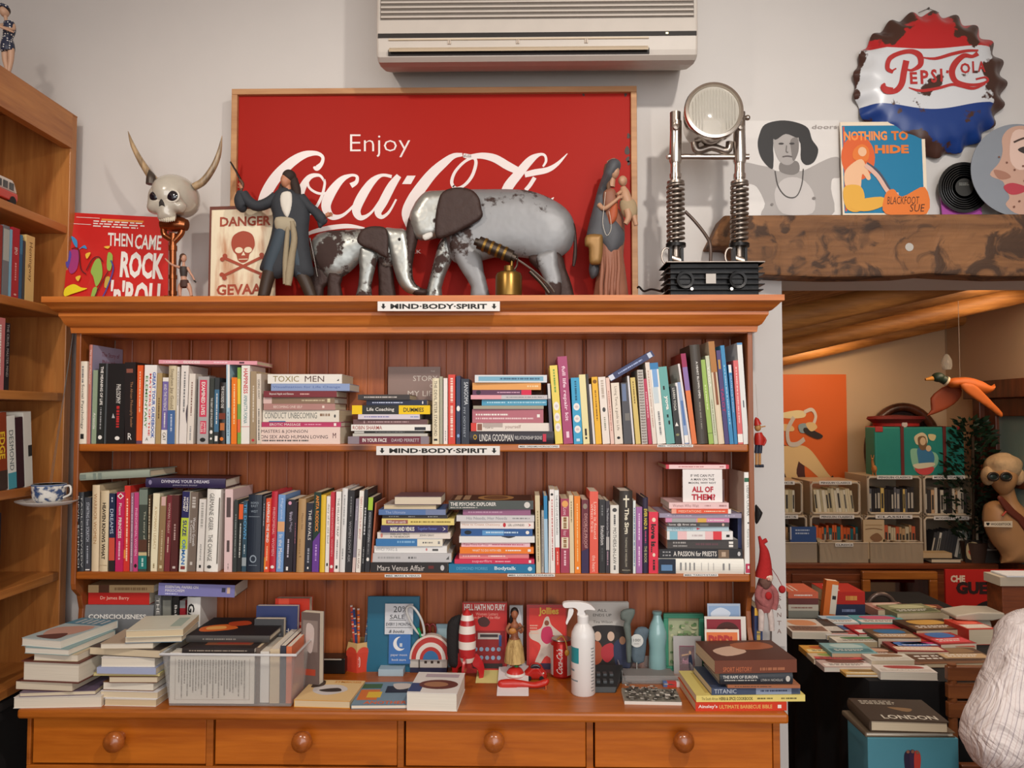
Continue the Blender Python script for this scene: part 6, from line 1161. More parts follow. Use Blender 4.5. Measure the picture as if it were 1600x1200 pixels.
for a in(-100,20,150):
 ca,sa=math.cos(R(a)),math.sin(R(a));g=G();pts=[(8,1034),(13,1022),(20,1028),(26,1040),(27,1052),(24,1066),(19,1069),(19,1056),(16,1046),(10,1042)]
 pts=crom(pts,3,True);g.slab([Vector((c.x+p[0]*u*ca-sa*.003,Y+p[0]*u*sa+ca*.003,ZC+max(0,zz_(p[1]))))for p in pts],.006,C('#B81E24',.25,coat=.4),(sa,-ca,0));g.obj('fin',RK,smooth=50)
# ---- red till book
o=fb(722,792,943,YZ(1052),.02,3,'#BE2420',[('t',Wt,'HELL HATH NO FURY',.04,.02,.96,.11,.03),('t','#E8A898','Women: Letters',.3,.14,.8,.18),('t','#E8A898','from the End of the Affair',.2,.19,.85,.23),
('s','#4A2420',[(.35,.24),(.5,.2),(.62,.27),(.55,.34),(.4,.33)]),('r','#8A1C1C',.22,.4,.95,.93),('r','#B8B0A8',.35,.43,.85,.52),('r','#3A3030',.4,.45,.8,.49),('r','#30508A',.82,.46,.88,.62)]+[('e','#8AA0B8',.3+.13*i,.66+.12*j,.045,.03)for i in range(5)for j in range(2)]+[('r','#2A1A1A',.25,.86,.9,.93)],'red book reading HELL HATH NO FURY standing behind the toy rocket',group=GP)
note(742,786,1060,1073,YZ(1072),'#E0D48A',[],'sticky_notes','pad of pale yellow sticky notes beside the rocket fin','notepad',tilt=84)
note(776,826,1074,1088,YZ(1088),'#EFE9E8',[],'white_card','blank white card lying on the worktop below the red toys','card',tilt=84)
for nm,o_ in(('x',None),):pass
# ---- hula dancer
Y=.055;u=1/S(Y);HD=thing('hula_figurine','hula dancer figurine in a straw skirt holding a small ukulele','figurine',(W(804,1040,Y).x,Y,ZC));sk_=C('#9A5E40',.5)
g=G();head(g,804,960,Y,5.5,7.5,sk_,10);limb(g,[(804,965,3),(804,971,3),(804,976,6.5),(804,984,6.5),(804,992,5.5),(804,999,7.5),(804,1006,7)],sk_,Y);limb(g,[(797,975,2.8),(792,984,2.4,-.01),(798,990,2,-.02),(806,987,1.8,-.03)],sk_,Y);limb(g,[(811,975,2.8),(816,983,2.4,-.01),(814,988,2,-.02),(811,984,1.8,-.03)],sk_,Y)
limb(g,[(801,1020,4.5),(800,1036,3.4),(800,1040,3)],sk_,Y);limb(g,[(808,1020,4.5),(809,1036,3.4),(809,1040,3)],sk_,Y);g.obj('body',HD,smooth=60)
g=G();g.lathe([(16*u,W(800,1034,Y).z-ZC),(13.5*u,W(800,1012,Y).z-ZC),(8.5*u,W(800,998,Y).z-ZC)],(W(804,1000,Y).x,Y,ZC),wood('straw','#8A6A3A','#D8B878','#7A5A30','Z',.8,5,False,coat=0),40);g.obj('straw_skirt',HD)
g=G();g.blob(W(804,957,Y+.004),(6.5*u,6.5*u,8*u),C('#1E1614',.5),());limb(g,[(800,962,3,.008),(798,975,3,.01),(799,985,1.5,.01)],C('#1E1614',.5),Y);g.obj('hair',HD,smooth=60)
g=G();g.blob(W(801,986,Y-.03),(6*u,2.5*u,4.5*u),C('#B87A38',.4),());g.tube([W(804,985,Y-.03),W(819,978,Y-.03)],1.2*u,C('#5A3418',.4),8);g.obj('ukulele',HD,smooth=60)
g=G();g.lathe([(0,0),(11*u,0),(11*u,.003),(0,.003)],(W(804,1040,Y).x,Y,ZC),C('#3A2A20',.5),24);g.obj('base',HD)
fb(796,817,948,.10,.01,4,'#A8AAAC',[('s','#D8DADC',[(.1,.1),(.7,.05),(.9,.3),(.4,.2)]),('r','#4A5058',.1,.6,.9,.9)],'grey glossy card standing behind the hula figurine',name='greeting_card',cat='card')
# ---- comic annual
fb(823,886,947,YZ(1036),.016,5,'#B02A28',[('r','#D83A30',.06,.05,.97,.95),('t','#E8C048','Jollies',.3,.04,.8,.17,.03),('s','#D8C8B8',[(.45,.2),(.55,.18),(.62,.3),(.9,.45),(.88,.55),(.65,.45),(.7,.7),(.75,.9),(.5,.75),(.3,.9),(.2,.85),(.35,.6),(.1,.5),(.08,.4),(.35,.35)]),('s','#C8305C',[(.4,.35),(.6,.33),(.65,.5),(.5,.58),(.36,.5)]),('e','#8A4A30',.5,.27,.06,.04),('r','#3A2A48',.1,.86,.9,.95),('h','#E8B8A0',.08,.3,.3,.45,4),('h','#E8B8A0',.75,.65,.95,.8,4)],'red illustrated book with yellow lettering standing behind the drink can',group=GP)
# ---- fluffy dark box shape behind rocket
Y=.06;g=G();g.puff([(700,972),(712,962),(722,964),(724,1000),(722,1040),(702,1040),(698,1000)],Y,.01,C('#1E1A1A',.8,bump=.4,bscale=90),2,zmin=ZC);tag(g.obj('dark_pouch'),'black cloth pouch standing behind the toy rocket','pouch')
fb(681,704,976,.14,.006,3,'#8AA8B4',[('r','#A8C4CC',.1,.1,.9,.9)],'pale blue card behind the scissors',name='greeting_card',cat='card')
# ---- toys
Y=YZ(1064)+.02;u=1/S(Y);CT=thing('toy_car','small red toy car with rounded roof on the worktop','toy car',(W(837,1062,Y).x,Y,ZC));rc=C('#B8241C',.2,coat=.6)
g=G();g.puff([(820,1058),(819,1050),(824,1044),(829,1038),(836,1035),(844,1037),(849,1044),(854,1050),(855,1058),(850,1061),(826,1061)],Y,.014,rc,4,.012);g.obj('car_body',CT,smooth=70)
g=G();g.puff([(829,1044),(831,1039),(836,1037.5),(842,1039),(845,1044)],Y-.0125,.002,C('#20242A',.1,coat=1),2);g.obj('car_window',CT)
for px in(827,846):
 for dy in(-.015,.015):
  g=G();q_=W(px,1058,Y);g.lathe([(0,-.003),(.0055,-.003),(.0055,.003),(0,.003)],(q_.x,Y+dy,ZC+.0056),C('#1A1A1A',.6),16,(0,1,0));g.obj('wheel',CT)
g=G();q_=W(849,1052,Y-.014);g.blob(q_,(.0022,.0016,.0022),C('#E0D8C8',.2),());g.obj('headlamp',CT)
Y=YZ(1066)+.02;g=G();q_=W(805,1060,Y);g.lathe([(0,0),(.024,.001),(.026,.006),(.024,.011)],(q_.x,Y,ZC),C('#C02420',.35),28);g.lathe([(.024,.011),(.0255,.014),(.023,.018)],(q_.x,Y,ZC),C('#E8E2DA',.35),28);g.lathe([(.022,.018),(.017,.026),(.008,.031),(0,.032)],(q_.x,Y,ZC),C('#C8302A',.35),28);g.blob((q_.x+.003,Y,ZC+.033),(.006,.006,.003),C('#3A8A4A',.4),());tag(g.obj('toy_hat',smooth=50),'small round red and white toy left of the red toy car','toy')
g=G();Y=YZ(1076);g.puff([(779,1064),(795,1061),(815,1063),(835,1066),(856,1060),(856,1070),(840,1075),(815,1074),(795,1076),(780,1074)],Y,.007,C('#C22A1E',.3,coat=.3),3,zmin=ZC);g.tube([W(853,1066,Y),W(853,1078,Y-.01)],.0012,C('#D86A30'),6);tag(g.obj('red_pouch',smooth=60),'crumpled red plastic pouch below the red toy car','pouch')
# ---- drink can
Y=YZ(1060);u=1/S(Y);CN=thing('drink_can','red and white drink can with script lettering and a bent straw','can',(W(877,1060,Y).x,Y+.02,ZC));q_=W(877,1030,Y+.02);hc=W(877,1003,Y).z-ZC;rc_=16.5/S(Y+.02)
g=G();g.lathe([(rc_*.8,0),(rc_,.006),(rc_,hc-.008),(rc_*.82,hc)],(q_.x,Y+.02,ZC),C('#B8241E',.28,.3),40)
for a0,a1 in((-172,-140),(-60,-20)):
 n=6;g.add([(q_.x+(rc_+.0003)*math.cos(R(a0+(a1-a0)*k/n)),Y+.02+(rc_+.0003)*math.sin(R(a0+(a1-a0)*k/n)),z)for z in(ZC+.008,ZC+hc-.01)for k in range(n+1)],[(k,k+1,n+2+k,n+1+k)for k in range(n)],C('#D8D2CA',.3,.3))
p,f,sz=text_shape('Coca-Cola',.01,.5)
def cyl(a,b):t_=R(-118+32*b);return(q_.x+(rc_+.0006)*math.cos(t_),Y+.02+(rc_+.0006)*math.sin(t_),ZC+hc*(.15+.68*a))
g.add([cyl(a,1-b)for a,b in p],f,C('#E8E2DC',.4));g.obj('can_body',CN,smooth=40)
g=G();g.lathe([(rc_*.82,hc),(rc_*.95,hc+.002),(rc_*.9,hc+.004),(0,hc+.002)],(q_.x,Y+.02,ZC),C('#A8A8A0',.3,.9),36);g.obj('can_lid',CN,smooth=40)
g=G();g.tube([W(870,1000,Y),W(878,994,Y),W(884,1003,Y-.01),W(886,1014,Y-.015)],.0016,C('#C8943A',.3),8,4);g.blob(W(886,1020,Y-.016),(.006,.003,.008),C('#C8943A',.3),());g.obj('bent_straw',CN,smooth=60)
# ---- spray bottle
Y=YZ(1089)+.028;u=1/S(Y);SB=thing('spray_bottle','white trigger spray bottle at the front of the worktop','spray bottle',(W(911,1089,Y).x,Y,ZC));wp=C('#E9E6E3',.35,coat=.2,var=.02);q_=W(911,1000,Y);zz2=lambda py:W(911,py,Y).z-ZC
g=G();g.lathe([(0,0),(17*u,0),(18.5*u,.003),(18.5*u,zz2(995)),(17.5*u,zz2(987)),(13*u,zz2(978)),(8.5*u,zz2(973)),(8*u,zz2(971))],(q_.x,Y,ZC),wp,44);g.obj('bottle_body',SB,smooth=45)
g=G();g.lathe([(8.6*u,zz2(975)),(8.8*u,zz2(962)),(7*u,zz2(960))],(q_.x,Y,ZC),wp,28);g.slabpx([(881,942),(905,941),(920,944),(927,949),(930,954),(919,953),(913,955),(915,962),(902,962),(903,955),(897,950),(882,950)],Y-.009,.018,C('#EAE7E4',.3,var=.02),3);g.obj('spray_head',SB,smooth=40,bevel=.001)
g=G();g.slabpx([(889,951),(896,952),(895,960),(889,970),(886,976),(884,973),(887,964)],Y-.005,.010,wp,2);g.obj('trigger',SB,smooth=50)
g=G();n=10
def cylp(a0,a1,z0,z1,mat):g.add([(q_.x+18.7*u*math.cos(R(a0+(a1-a0)*k/n)),Y+18.7*u*math.sin(R(a0+(a1-a0)*k/n)),ZC+z)for z in(z0,z1)for k in range(n+1)],[(k,k+1,n+2+k,n+1+k)for k in range(n)],mat)
cylp(-172,-115,zz2(1032),zz2(1008),C('#2A8C94',.4));
for k in range(14):cylp(-55+(k%2)*3,-32-(k*7%5),zz2(1010+k*5),zz2(1008.4+k*5),C('#8A8A8A',.5))
for a,b in((-170,-140),(-168,-120)):cylp(a,b,zz2(1045 if a==-170 else 1060),zz2(1042 if a==-170 else 1058),C('#7A8A90',.5))
g.obj('bottle_label',SB)
# ---- ALL ENDS UP book
fb(915,984,943,YZ(1045)+.02,.02,5,'#D2CEC4',[('r','#C8C4BC',0,0,1,1),('t','#3A3630','ALL',.28,.1,.5,.14),('t','#3A3630','ENDS UP',.18,.17,.6,.21),('t','#5A5650','Tina Wilson',.18,.27,.62,.31),('s','#2A2422',[(.1,.4),(.3,.34),(.9,.36),(1,.5),(1,.98),(0,.98),(0,.6)]),('s','#A8502C',[(.05,.62),(.3,.58),(.4,.75),(.3,.9),(.02,.9)]),('s','#B83038',[(.38,.66),(.6,.6),(.66,.75),(.5,.88),(.36,.8)]),('s','#2E3450',[(.65,.6),(.95,.56),(1,.95),(.7,.95)]),('e','#D8B8A0',.28,.5,.08,.07),('e','#D8B8A0',.58,.5,.08,.07),('e','#B88868',.84,.56,.07,.06)],'pale book reading ALL ENDS UP behind the spray bottle',group=GP,hard=True)
# ---- phone
Y=YZ(1082);PH=thing('desk_phone','dark desk phone with large keys beside the spray bottle','phone',(W(950,1080,Y).x,Y,ZC));a_,b_=W(924,1082,Y),W(962,1082,Y);g=G();zz=.018;g.hexa([(a_.x,Y,ZC),(b_.x,Y,ZC),(b_.x+.004,Y+.006,ZC+zz*.7),(a_.x,Y+.006,ZC+zz*.7),(a_.x,Y+.1,ZC),(b_.x+.03,Y+.1,ZC),(b_.x+.03,Y+.1,ZC+zz*2),(a_.x,Y+.1,ZC+zz*2)],C('#2A2B2C',.45));g.obj('phone_body',PH,bevel=.002)
for r_ in range(2):
 for c_ in range(3):
  g=G();yy=Y+.02+r_*.03;xx=a_.x+.014+c_*.016+r_*.003;g.box(xx,xx+.010,yy,yy+.018,ZC+.0142+r_*.007,ZC+.022+r_*.007,C('#4A4E50',.4));g.obj('key',PH,bevel=.0012)
# ---- clear acrylic tray with slips
Y=YZ(1068);TR=thing('acrylic_tray','clear acrylic tray lying beside the phone holding paper slips','tray',(W(1020,1060,Y).x,Y,ZC));a_,b_=W(972,1060,Y),W(1090,1060,Y);zt3=W(1000,1024,Y+.1).z
g=G();
for bx_ in((a_.x,b_.x,Y,Y+.003,ZC,ZC+.02),(a_.x,b_.x,Y+.11,Y+.113,ZC,ZC+.035),(a_.x,a_.x+.003,Y+.003,Y+.11,ZC,ZC+.028),(b_.x-.003,b_.x,Y+.003,Y+.11,ZC,ZC+.028),(a_.x,b_.x,Y,Y+.113,ZC+.0,ZC+.003)):g.box(*bx_,clr)
g.obj('tray_wall',TR)
g=G();g.box(a_.x+.01,b_.x-.05,Y+.012,Y+.09,ZC+.0035,ZC+.010,C('#8A8480',.6));tag(g.obj('paper_slips'),'stack of grey paper slips lying in the clear acrylic tray','paper')
g=G();Y=YZ(1069);a_,b_=W(1035,1065,Y),W(1069,1065,Y);zz=.012;w_=b_.x-a_.x
Y-=.014
g.box(a_.x,a_.x+w_*.18,Y,Y+.012,ZC,ZC+zz,C('#5A78B0',.5));g.box(a_.x+w_*.18,a_.x+w_*.6,Y,Y+.012,ZC,ZC+zz,C('#C8403A',.5));g.box(a_.x+w_*.6,b_.x,Y,Y+.012,ZC,ZC+zz,C('#D8D0CC',.5));tag(g.obj('eraser'),'blue red and white eraser in front of the clear tray','eraser')
rb=random.Random(9)
flatcover(977,1066,1068,1098,5,YZ(1100),.085,'#E0DAD0',[('r','#8A8478',0,0,1,1)]+[('r',rb.choice(('#2E2A28','#4A4640','#C8C2B8','#5A554E','#E0DCD2')),x_,y_,min(.98,x_+rb.uniform(.03,.14)),min(.97,y_+rb.uniform(.02,.09)))for x_,y_ in[(rb.uniform(.02,.9),rb.uniform(.03,.92))for _ in range(130)]],'black and white photo booklet lying flat left of the cookbook pile',-2,mode='spine',name='booklet',cat='booklet')
# ---- tag, cutting, blue bottle
Y=YZ(1045);g=G();q_=W(995,1001,Y);g.lathe([(0,0),(10/S(Y),0),(10/S(Y),.0012),(0,.0012)],q_,C('#D8D8D2',.5),32,(0,-1,0));g.text('100!',q_+Vector((-.009,-.0016,-.002)),(.018,0,0),(0,0,.007),C('#2A2A2A',.5));g.art(q_+Vector((-.007,-.0014,-.006)),(.014,0,0),(0,0,-.004),[('h','#8A8A8A',0,0,1,1,2)]);g.tube([q_+Vector((0,.0015,0)),(q_.x,Y+.004,ZC)],.0012,C('#B8B8B0'),6);tag(g.obj('price_tag'),'round white 100 price tag left of the pale bottle','tag')
Y=.09;g=G();g.puff([(970,956),(980,951),(992,952),(990,964),(985,975),(987,1000),(986,1030),(986,1034),(979,1034),(978,1000),(974,980),(976,970),(970,968)],Y,.004,C('#66706A',.6,var=.3),2,zmin=ZC);tag(g.obj('tin_ornament',smooth=60),'thin grey green metal ornament right of the ALL ENDS UP book','ornament')
g=G();g.puff([(992,985),(1003,979),(1014,984),(1010,1000),(1006,1034),(988,1034),(986,1010)],Y+.02,.008,C('#5E6E78',.8,bump=.5,bscale=60,var=.3),2,zmin=ZC);tag(g.obj('cloth_pouch',smooth=60),'blue grey cloth pouch behind the round price tag','pouch')
Y=YZ(1038)+.02;u=1/S(Y);q_=W(1027,1000,Y);zz2=lambda py:W(1027,py,Y).z-ZC
g=G();g.lathe([(0,0),(12.5*u,0),(14*u,.004),(13*u,zz2(1024)),(12.6*u,zz2(1010)),(14.6*u,zz2(996)),(14*u,zz2(986)),(10*u,zz2(973)),(7*u,zz2(966)),(6*u,zz2(960)),(7.4*u,zz2(959)),(7.4*u,zz2(955)),(5.5*u,zz2(954))],(q_.x,Y,ZC),C('#8FB8B8',.18,coat=.7,var=.04),40)
tag(g.obj('glass_bottle',smooth=60),'pale aqua curved glass bottle on the worktop','bottle')
# ---- picture frame
Y=YZ(1042);PF=thing('framed_picture','green picture frame standing right of the pale aqua bottle','picture frame',(W(1068,1040,Y).x,Y+.02,ZC));a_,b_=W(1037,1030,Y+.02),W(1100,1030,Y+.02);zt4=W(1060,958,Y+.02).z;zb4=ZC;w_=.0125;gm=C('#3F8E70',.4);g=G()
g.box(a_.x,b_.x,Y+.015,Y+.03,zt4-w_,zt4,gm);g.box(a_.x,b_.x,Y+.015,Y+.03,zb4,zb4+w_,gm);g.box(a_.x,a_.x+w_,Y+.015,Y+.03,zb4+w_,zt4-w_,gm);g.box(b_.x-w_,b_.x,Y+.015,Y+.03,zb4+w_,zt4-w_,gm);g.obj('frame',PF,bevel=.002)
g=G();g.box(a_.x+w_,b_.x-w_,Y+.024,Y+.028,zb4+w_,zt4-w_,C('#A8B08A',.5,bump=0,var=.35));rr2=random.Random(5)
g.art((a_.x+w_,Y+.0238,zt4-w_),(b_.x-a_.x-2*w_,0,0),(0,0,-(zt4-zb4-2*w_)),[('r','#AEB490',0,0,1,1)]+[('e',rr2.choice(('#6A8A5A','#8AA070','#C8C8A0','#5A7A50')),rr2.uniform(.08,.92),rr2.uniform(.05,.95),rr2.uniform(.03,.1),rr2.uniform(.015,.04))for _ in range(60)]);g.obj('leafy_print',PF)
def card(x0,x1,y0,yb_,Y,tilt,col,el,lab,th=.0012):
 a,b,t_=W(x0,yb_,Y),W(x1,yb_,Y),W(x0,y0,Y);h=t_.z-ZC;g=G();dy=math.tan(R(tilt))*h;P_=[Vector((a.x,Y,ZC)),Vector((b.x,Y,ZC)),Vector((b.x,Y+dy,ZC+h)),Vector((a.x,Y+dy,ZC+h))]
 g.slab(P_,th,C(col,.5));g.art(P_[3],P_[2]-P_[3],P_[0]-P_[3],el,.00025);return tag(g.obj('greeting_card'),lab,'card','cards propped on the worktop')
card(1053,1097,995,1040,YZ(1043),5,'#B8B4B2',[],'blank grey card in front of the green picture frame')
card(1062,1086,1010,1042,YZ(1047),5,'#D0487C',[('t','#E8A8C0','hello',.2,.45,.8,.65,0,.2),('s','#2A3450',[(.6,.4),(.8,.35),(.85,.9),(.65,.9)]),('e','#D8B090',.7,.25,.08,.07),('l','#D8B090',[(.15,.35),(.6,.3)],.05)],'small pink card in front of the grey card')
card(1108,1160,945,1040,.04,4,'#A8B8CC',[('r','#8CA6C8',.04,.03,.96,.97),('s','#D0D8E4',[(.1,.12),(.4,.05),(.7,.12),(.5,.2),(.2,.2)])],'card with a cloudy blue sky standing behind others')
card(1103,1168,965,1040,.02,4,'#DDD6CC',[('r','#8A2430',.05,.04,.88,.95),('e','#4A2018',.55,.22,.28,.14),('e','#B87858',.52,.28,.15,.1)],'dark red portrait card behind the orange card')
card(1103,1157,985,1040,.0,4,'#E8DCCC',[('r','#E07A44',.05,.05,.95,.95),('t','#B83A34','PiPPi',.1,.1,.8,.36,.04),('s','#E8C888',[(.62,.25),(.72,.3),(.74,.55),(.62,.6),(.58,.4)]),('e','#D8A080',.66,.22,.04,.04),('l','#D8B090',[(.64,.58),(.6,.78)],.03)],'orange card with red lettering standing behind the right hand pile')
# ---- right hand pile
flat_stack([
(1084,1228,1087,1100,'#D23A20','red BARBECUE',[T("Ainsley's",Wt,.03,.24,.5,.5,.02),T('ULTIMATE BARBECUE BIBLE','#E8B060',.26,.84,.45,.5,.02),B(Wt,.9,.94,.3,.7)],{'d':.17,'rz':2,'label':'red barbecue cookbook at the bottom of the pile at the worktop right end','ymax':.2}),
(1085,1257,1077,1087,'#E6D47C','yellow HERB',[T('The South African','#5A5230',.05,.2,.45),T('HERB & SPICE COOKBOOK','#5A5230',.21,.52,.5,.5,.02),D('#6A6238',.56,.7),D('#6A6238',.78,.92)],{'d':.17,'rz':2,'label':'yellow herb and spice cookbook sticking out on the worktop right pile','ymax':.2,'front':[('r','#C8B060',.1,.1,.9,.9)]}),
(1108,1249,1066,1077,'#44506A','slate TITANIC',[T('TITANIC','#C8D0D8',.03,.28,.6),B('#8C98B0',.5,.9,0,1),D('#3A4460',.55,.85)],{'d':.15,'rz':3,'label':'slate blue TITANIC book in the worktop right pile'}),
(1136,1250,1061,1066,'#A86A48','thin rust',[D('#3A2A28',.1,.6)],{'label':'thin rust coloured book on the TITANIC one'}),
(1122,1237,1043,1061,'#30343A','dark EUROPA',[T('THE RAPE OF EUROPA','#D8D4CC',.04,.52,.26,.66,.02),D('#B8B4AC',.06,.5,.38,.14),T('LYNN H. NICHOLAS','#C8C4BC',.56,.86,.2,.4),('e','#C8C4BC',.5,.93,.25,.03)],{'d':.14,'rz':2,'hard':1,'label':'dark grey EUROPA book second from the top of worktop right pile','c2':'#8A8478'}),
(1112,1243,1023,1043,'#74402E','brown SPORT',[T('SPORT HISTORY','#C87048',.1,.45,.35,.3),D('#B07050',.55,.85,.3,.3)],{'d':.15,'rz':4,'label':'glossy brown SPORT HISTORY book topmost of the worktop right pile','front':[('r','#5A3428',0,0,1,1),('s','#D8B8A0',[(.2,.2),(.5,.1),(.7,.4),(.4,.5)]),('s','#A8603C',[(.5,.5),(.8,.4),(.9,.8),(.6,.9)])]}),
],YC+.02,ZC,'right pile',GP)
upright_row([(1179,1192,948,0,'#2E3E66','navy and yellow',[B('#D8A83C',0,.1),D('#D8B858',.3,.8,.5,.6)],{'label':'navy book with yellow head standing behind the right hand pile','d':.12})],.02,lambda x:PX((0,.02,ZC))[1],ZC,'worktop',GP)
# ================================================================ left bookcase contents (spines face the room)
GL='books in the left bookcase'
XF=BF-.012
def side_y(px,X):  # where image column px meets the plane x = X
 d=CROT@Vector(((px-800)/FPX,0,-1));k=(X-CAM.x)/d.x;return CAM.y+d.y*k
def side_z(px,py,X):
 d=CROT@Vector(((px-800)/FPX,(600-py)/FPX,-1));k=(X-CAM.x)/d.x;return(CAM+d*k).z
def side_row(rows,z):
 for p0,p1,yt,col,sp,lab,lean in rows:
  ya,yb_=side_y(p0,XF),side_y(p1,XF);h=side_z(p1,yt,XF)-z
  # spine faces +x: book local x (thickness) runs along -Y... front cover toward the far end
  M=Matrix.Translation((XF,ya,z))@Matrix.Rotation(R(lean),4,'X')@cols((0,1,0),(-1,0,0),(0,0,1),(0,0,0))
  mk_book(M,yb_-ya-.0008,h,.15,col,sp,(),lab,GL)
side_row([(-34,-20,352,'#3A5A48',[],'green book in the bookcase row under the toy van, far left',0),(-19,-2,350,'#8A3028',[],'brick red book in the bookcase row under the toy van',0),(-1,9,352,'#6C7478',[B('#A8B0A8',.05,.5)],'mottled grey book left of the pale blue spine in bookcase',0),(9.6,13.5,357,'#7CB0C8',[],'slim pale blue book left of the red one in bookcase',0),(14,25,356,'#A82430',[T('EPO',Wt,.28,.38,.4),D('#E8A0A0',.5,.75),O_('#D8A8A0',.95,.2,14)],'red book between blue ones in the left bookcase',0),(25.6,30,366,'#1E5C80',[B('#3A7898',0,.3)],'deep blue book right of the red one in bookcase',0),(30.4,34.5,375,'#3A3E42',[],'dark grey slim book right of the deep blue one in bookcase',0),(35.4,49,369,'#D8B878',[T('Hemingway','#6A4A28',.1,.7,.5)],'tan hardback at the right end of its bookcase row',0)],LSH[1])
side_row([(-30,-10,500,'#4A4A58',[],'slate book at the left of the bookcase row with black spines',0),(-9,6,497,'#C87878',[D(Wt,.1,.8)],'pinkish red book in the bookcase beside a thin black one',0),(7,14,505,'#2A2426',[T('THE CRUEL MASTER MIND','#A8A4A0',.02,.8,.5)],'thin black book right of the pinkish red one in bookcase',0)],LSH[2])
side_row([(-34,-14,655,'#C8B898',[],'buff book at the far left of the bookcase row above the teacup',0),(-13,1,652,'#E8E0D0',[D('#C8B040',.2,.7)],'cream book left of the brown yellow lettered one in bookcase',3),(2,17,645,'#8A3A20',[T('EDGE','#E8C030',.25,.6,.6,.5,.03),B('#403028',.75,1)],'brown book with yellow letters in the left bookcase',4),(18,31,650,'#E4E4DC',[T('DESMOND','#4A5A58',.2,.75,.5),B('#4A9AA8',.78,1)],'white and teal book in the left bookcase',5),(32,43,652,'#3A2026',[],'dark maroon book in the left bookcase',5),(44,56,644,'#DCD8CC',[B('#2A2A28',.45,.6,.5,1)],'cream book at the right end of the bookcase row above the teacup',5)],LSH[3])
side_row([(-30,-6,800,'#5A4A40',[],'brown book in the bookcase row level with the teacup',0),(-5,8,800,'#241C20',[D('#C8C0B8',.4,.8)],'black book in the bookcase row level with the teacup',0)],LSH[4])
side_row([(-40,-16,930,'#6A3A2A',[],'rust brown book in the lowest visible bookcase row',0)],LSH[5])
# toy camper van on the upper shelf
vx=XF-.035;vy0,vy1=side_y(-28,XF),side_y(24,XF);zb=LSH[0];hv=side_z(20,285,XF)-zb
TV=thing('toy_van','red and white toy camper van on the top shelf of the bookcase','toy van',(vx,(vy0+vy1)/2,zb));hv=.062
g=G();n=5
prof=[(vy0,.010),(vy1-.004,.010),(vy1,.02),(vy1-.001,hv*.52),(vy0,hv*.52)]
g.slab([(vx-.03,y,zb+z)for y,z in prof],.06,C('#C8321E',.25,coat=.5),(1,0,0));g.obj('van_body',TV,bevel=.003)
g=G();prof=[(vy0,hv*.52),(vy1-.001,hv*.52),(vy1-.012,hv*.9),(vy1-.02,hv),(vy0,hv)];g.slab([(vx-.029,y,zb+z)for y,z in prof],.058,C('#D8D0C4',.3,coat=.4),(1,0,0));g.obj('van_roof',TV,bevel=.004)
for k in range(3):
 g=G();y1_=vy1-.018-k*.022;g.box(vx+.0285,vx+.0305,y1_-.015,y1_,zb+hv*.58,zb+hv*.86,C('#1A1A1C',.1,coat=1));g.obj('van_window',TV)
for y in(vy0+.02,vy1-.02):
 g=G();g.lathe([(0,-.004),(.011,-.004),(.011,.004),(0,.004)],(vx+.027,y,zb+.011),C('#1C1C1C',.6),20,(1,0,0));g.obj('wheel',TV)
# figurine in a spotted dress on the bookcase top
X=BF-.04;Yf_=side_y(8,X);u=1/S(Yf_);zb=ZBK+.004
LF=thing('swimsuit_figurine','slim female figurine in a navy polka dot swimsuit on top of the bookcase','figurine',(X,Yf_,zb));sk_=C('#C8A084',.5)
def lw(px,py):p=W(px,py,Yf_);return p
zk=(lw(8,135).z-zb)  # lift so that the feet stand on the top
def L2(g,pts,mat,n=10):
 g.tube([Vector((lw(p[0],p[1]).x,Yf_+(p[3]if len(p)>3 else 0),lw(p[0],p[1]).z-zk*(p[1]/135.0)))for p in pts],[p[2]*u for p in pts],mat,n,4)
g=G();e=lw(7,18);g.blob((e.x,Yf_,e.z),(7*u,8*u,9*u),sk_,[((0,-1,-.1),.12,.16),((0,-1,-.5),.03,.3)],24,18)
L2(g,[(8,24,3),(10,34,3),(13,40,7),(14,50,8),(12,62,6.5),(12,72,8.5),(11,80,8)],sk_);L2(g,[(8,78,5.5),(8,95,4.5),(11,112,3.4),(9,125,2.8),(9,133,2.2)],sk_);L2(g,[(17,78,5.5),(17,95,4.2),(14,112,3.2),(11,125,2.6),(13,133,2.2)],sk_)
L2(g,[(6,40,3),(-2,48,2.6,-.02),(8,52,2.2,-.04),(22,56,1.8,-.03),(30,58,1.4,-.02)],sk_,8);L2(g,[(21,40,3),(24,50,2.4,-.01),(14,54,2,-.04),(4,50,1.8,-.045)],sk_,8);g.obj('body',LF,smooth=60)
dots=bpy.data.materials.new('polka_dots');dots.use_nodes=True;nt=dots.node_tree;p=nt.nodes['Principled BSDF'];tc=nt.nodes.new('ShaderNodeTexCoord');v=nt.nodes.new('ShaderNodeTexVoronoi');v.inputs['Scale'].default_value=170;v.inputs['Randomness'].default_value=.25;mr=nt.nodes.new('ShaderNodeMapRange');mr.inputs['From Min'].default_value=.28;mr.inputs['From Max'].default_value=.33;mr.inputs['To Min'].default_value=1;mr.inputs['To Max'].default_value=0
mx=nt.nodes.new('ShaderNodeMix');mx.data_type='RGBA';mx.inputs['A'].default_value=lin('#232B44');mx.inputs['B'].default_value=lin('#E8E4DC');nt.links.new(tc.outputs['Object'],v.inputs['Vector']);nt.links.new(v.outputs['Distance'],mr.inputs['Value']);nt.links.new(mr.outputs[0],mx.inputs['Factor']);nt.links.new(mx.outputs['Result'],p.inputs['Base Color'])
g=G();L2(g,[(14,36,7.5),(15,44,9),(14,52,8.6),(12,60,7.4),(12,70,9.6),(12,78,10.4),(13,83,9)],dots,18);g.obj('swimsuit',LF,smooth=60)
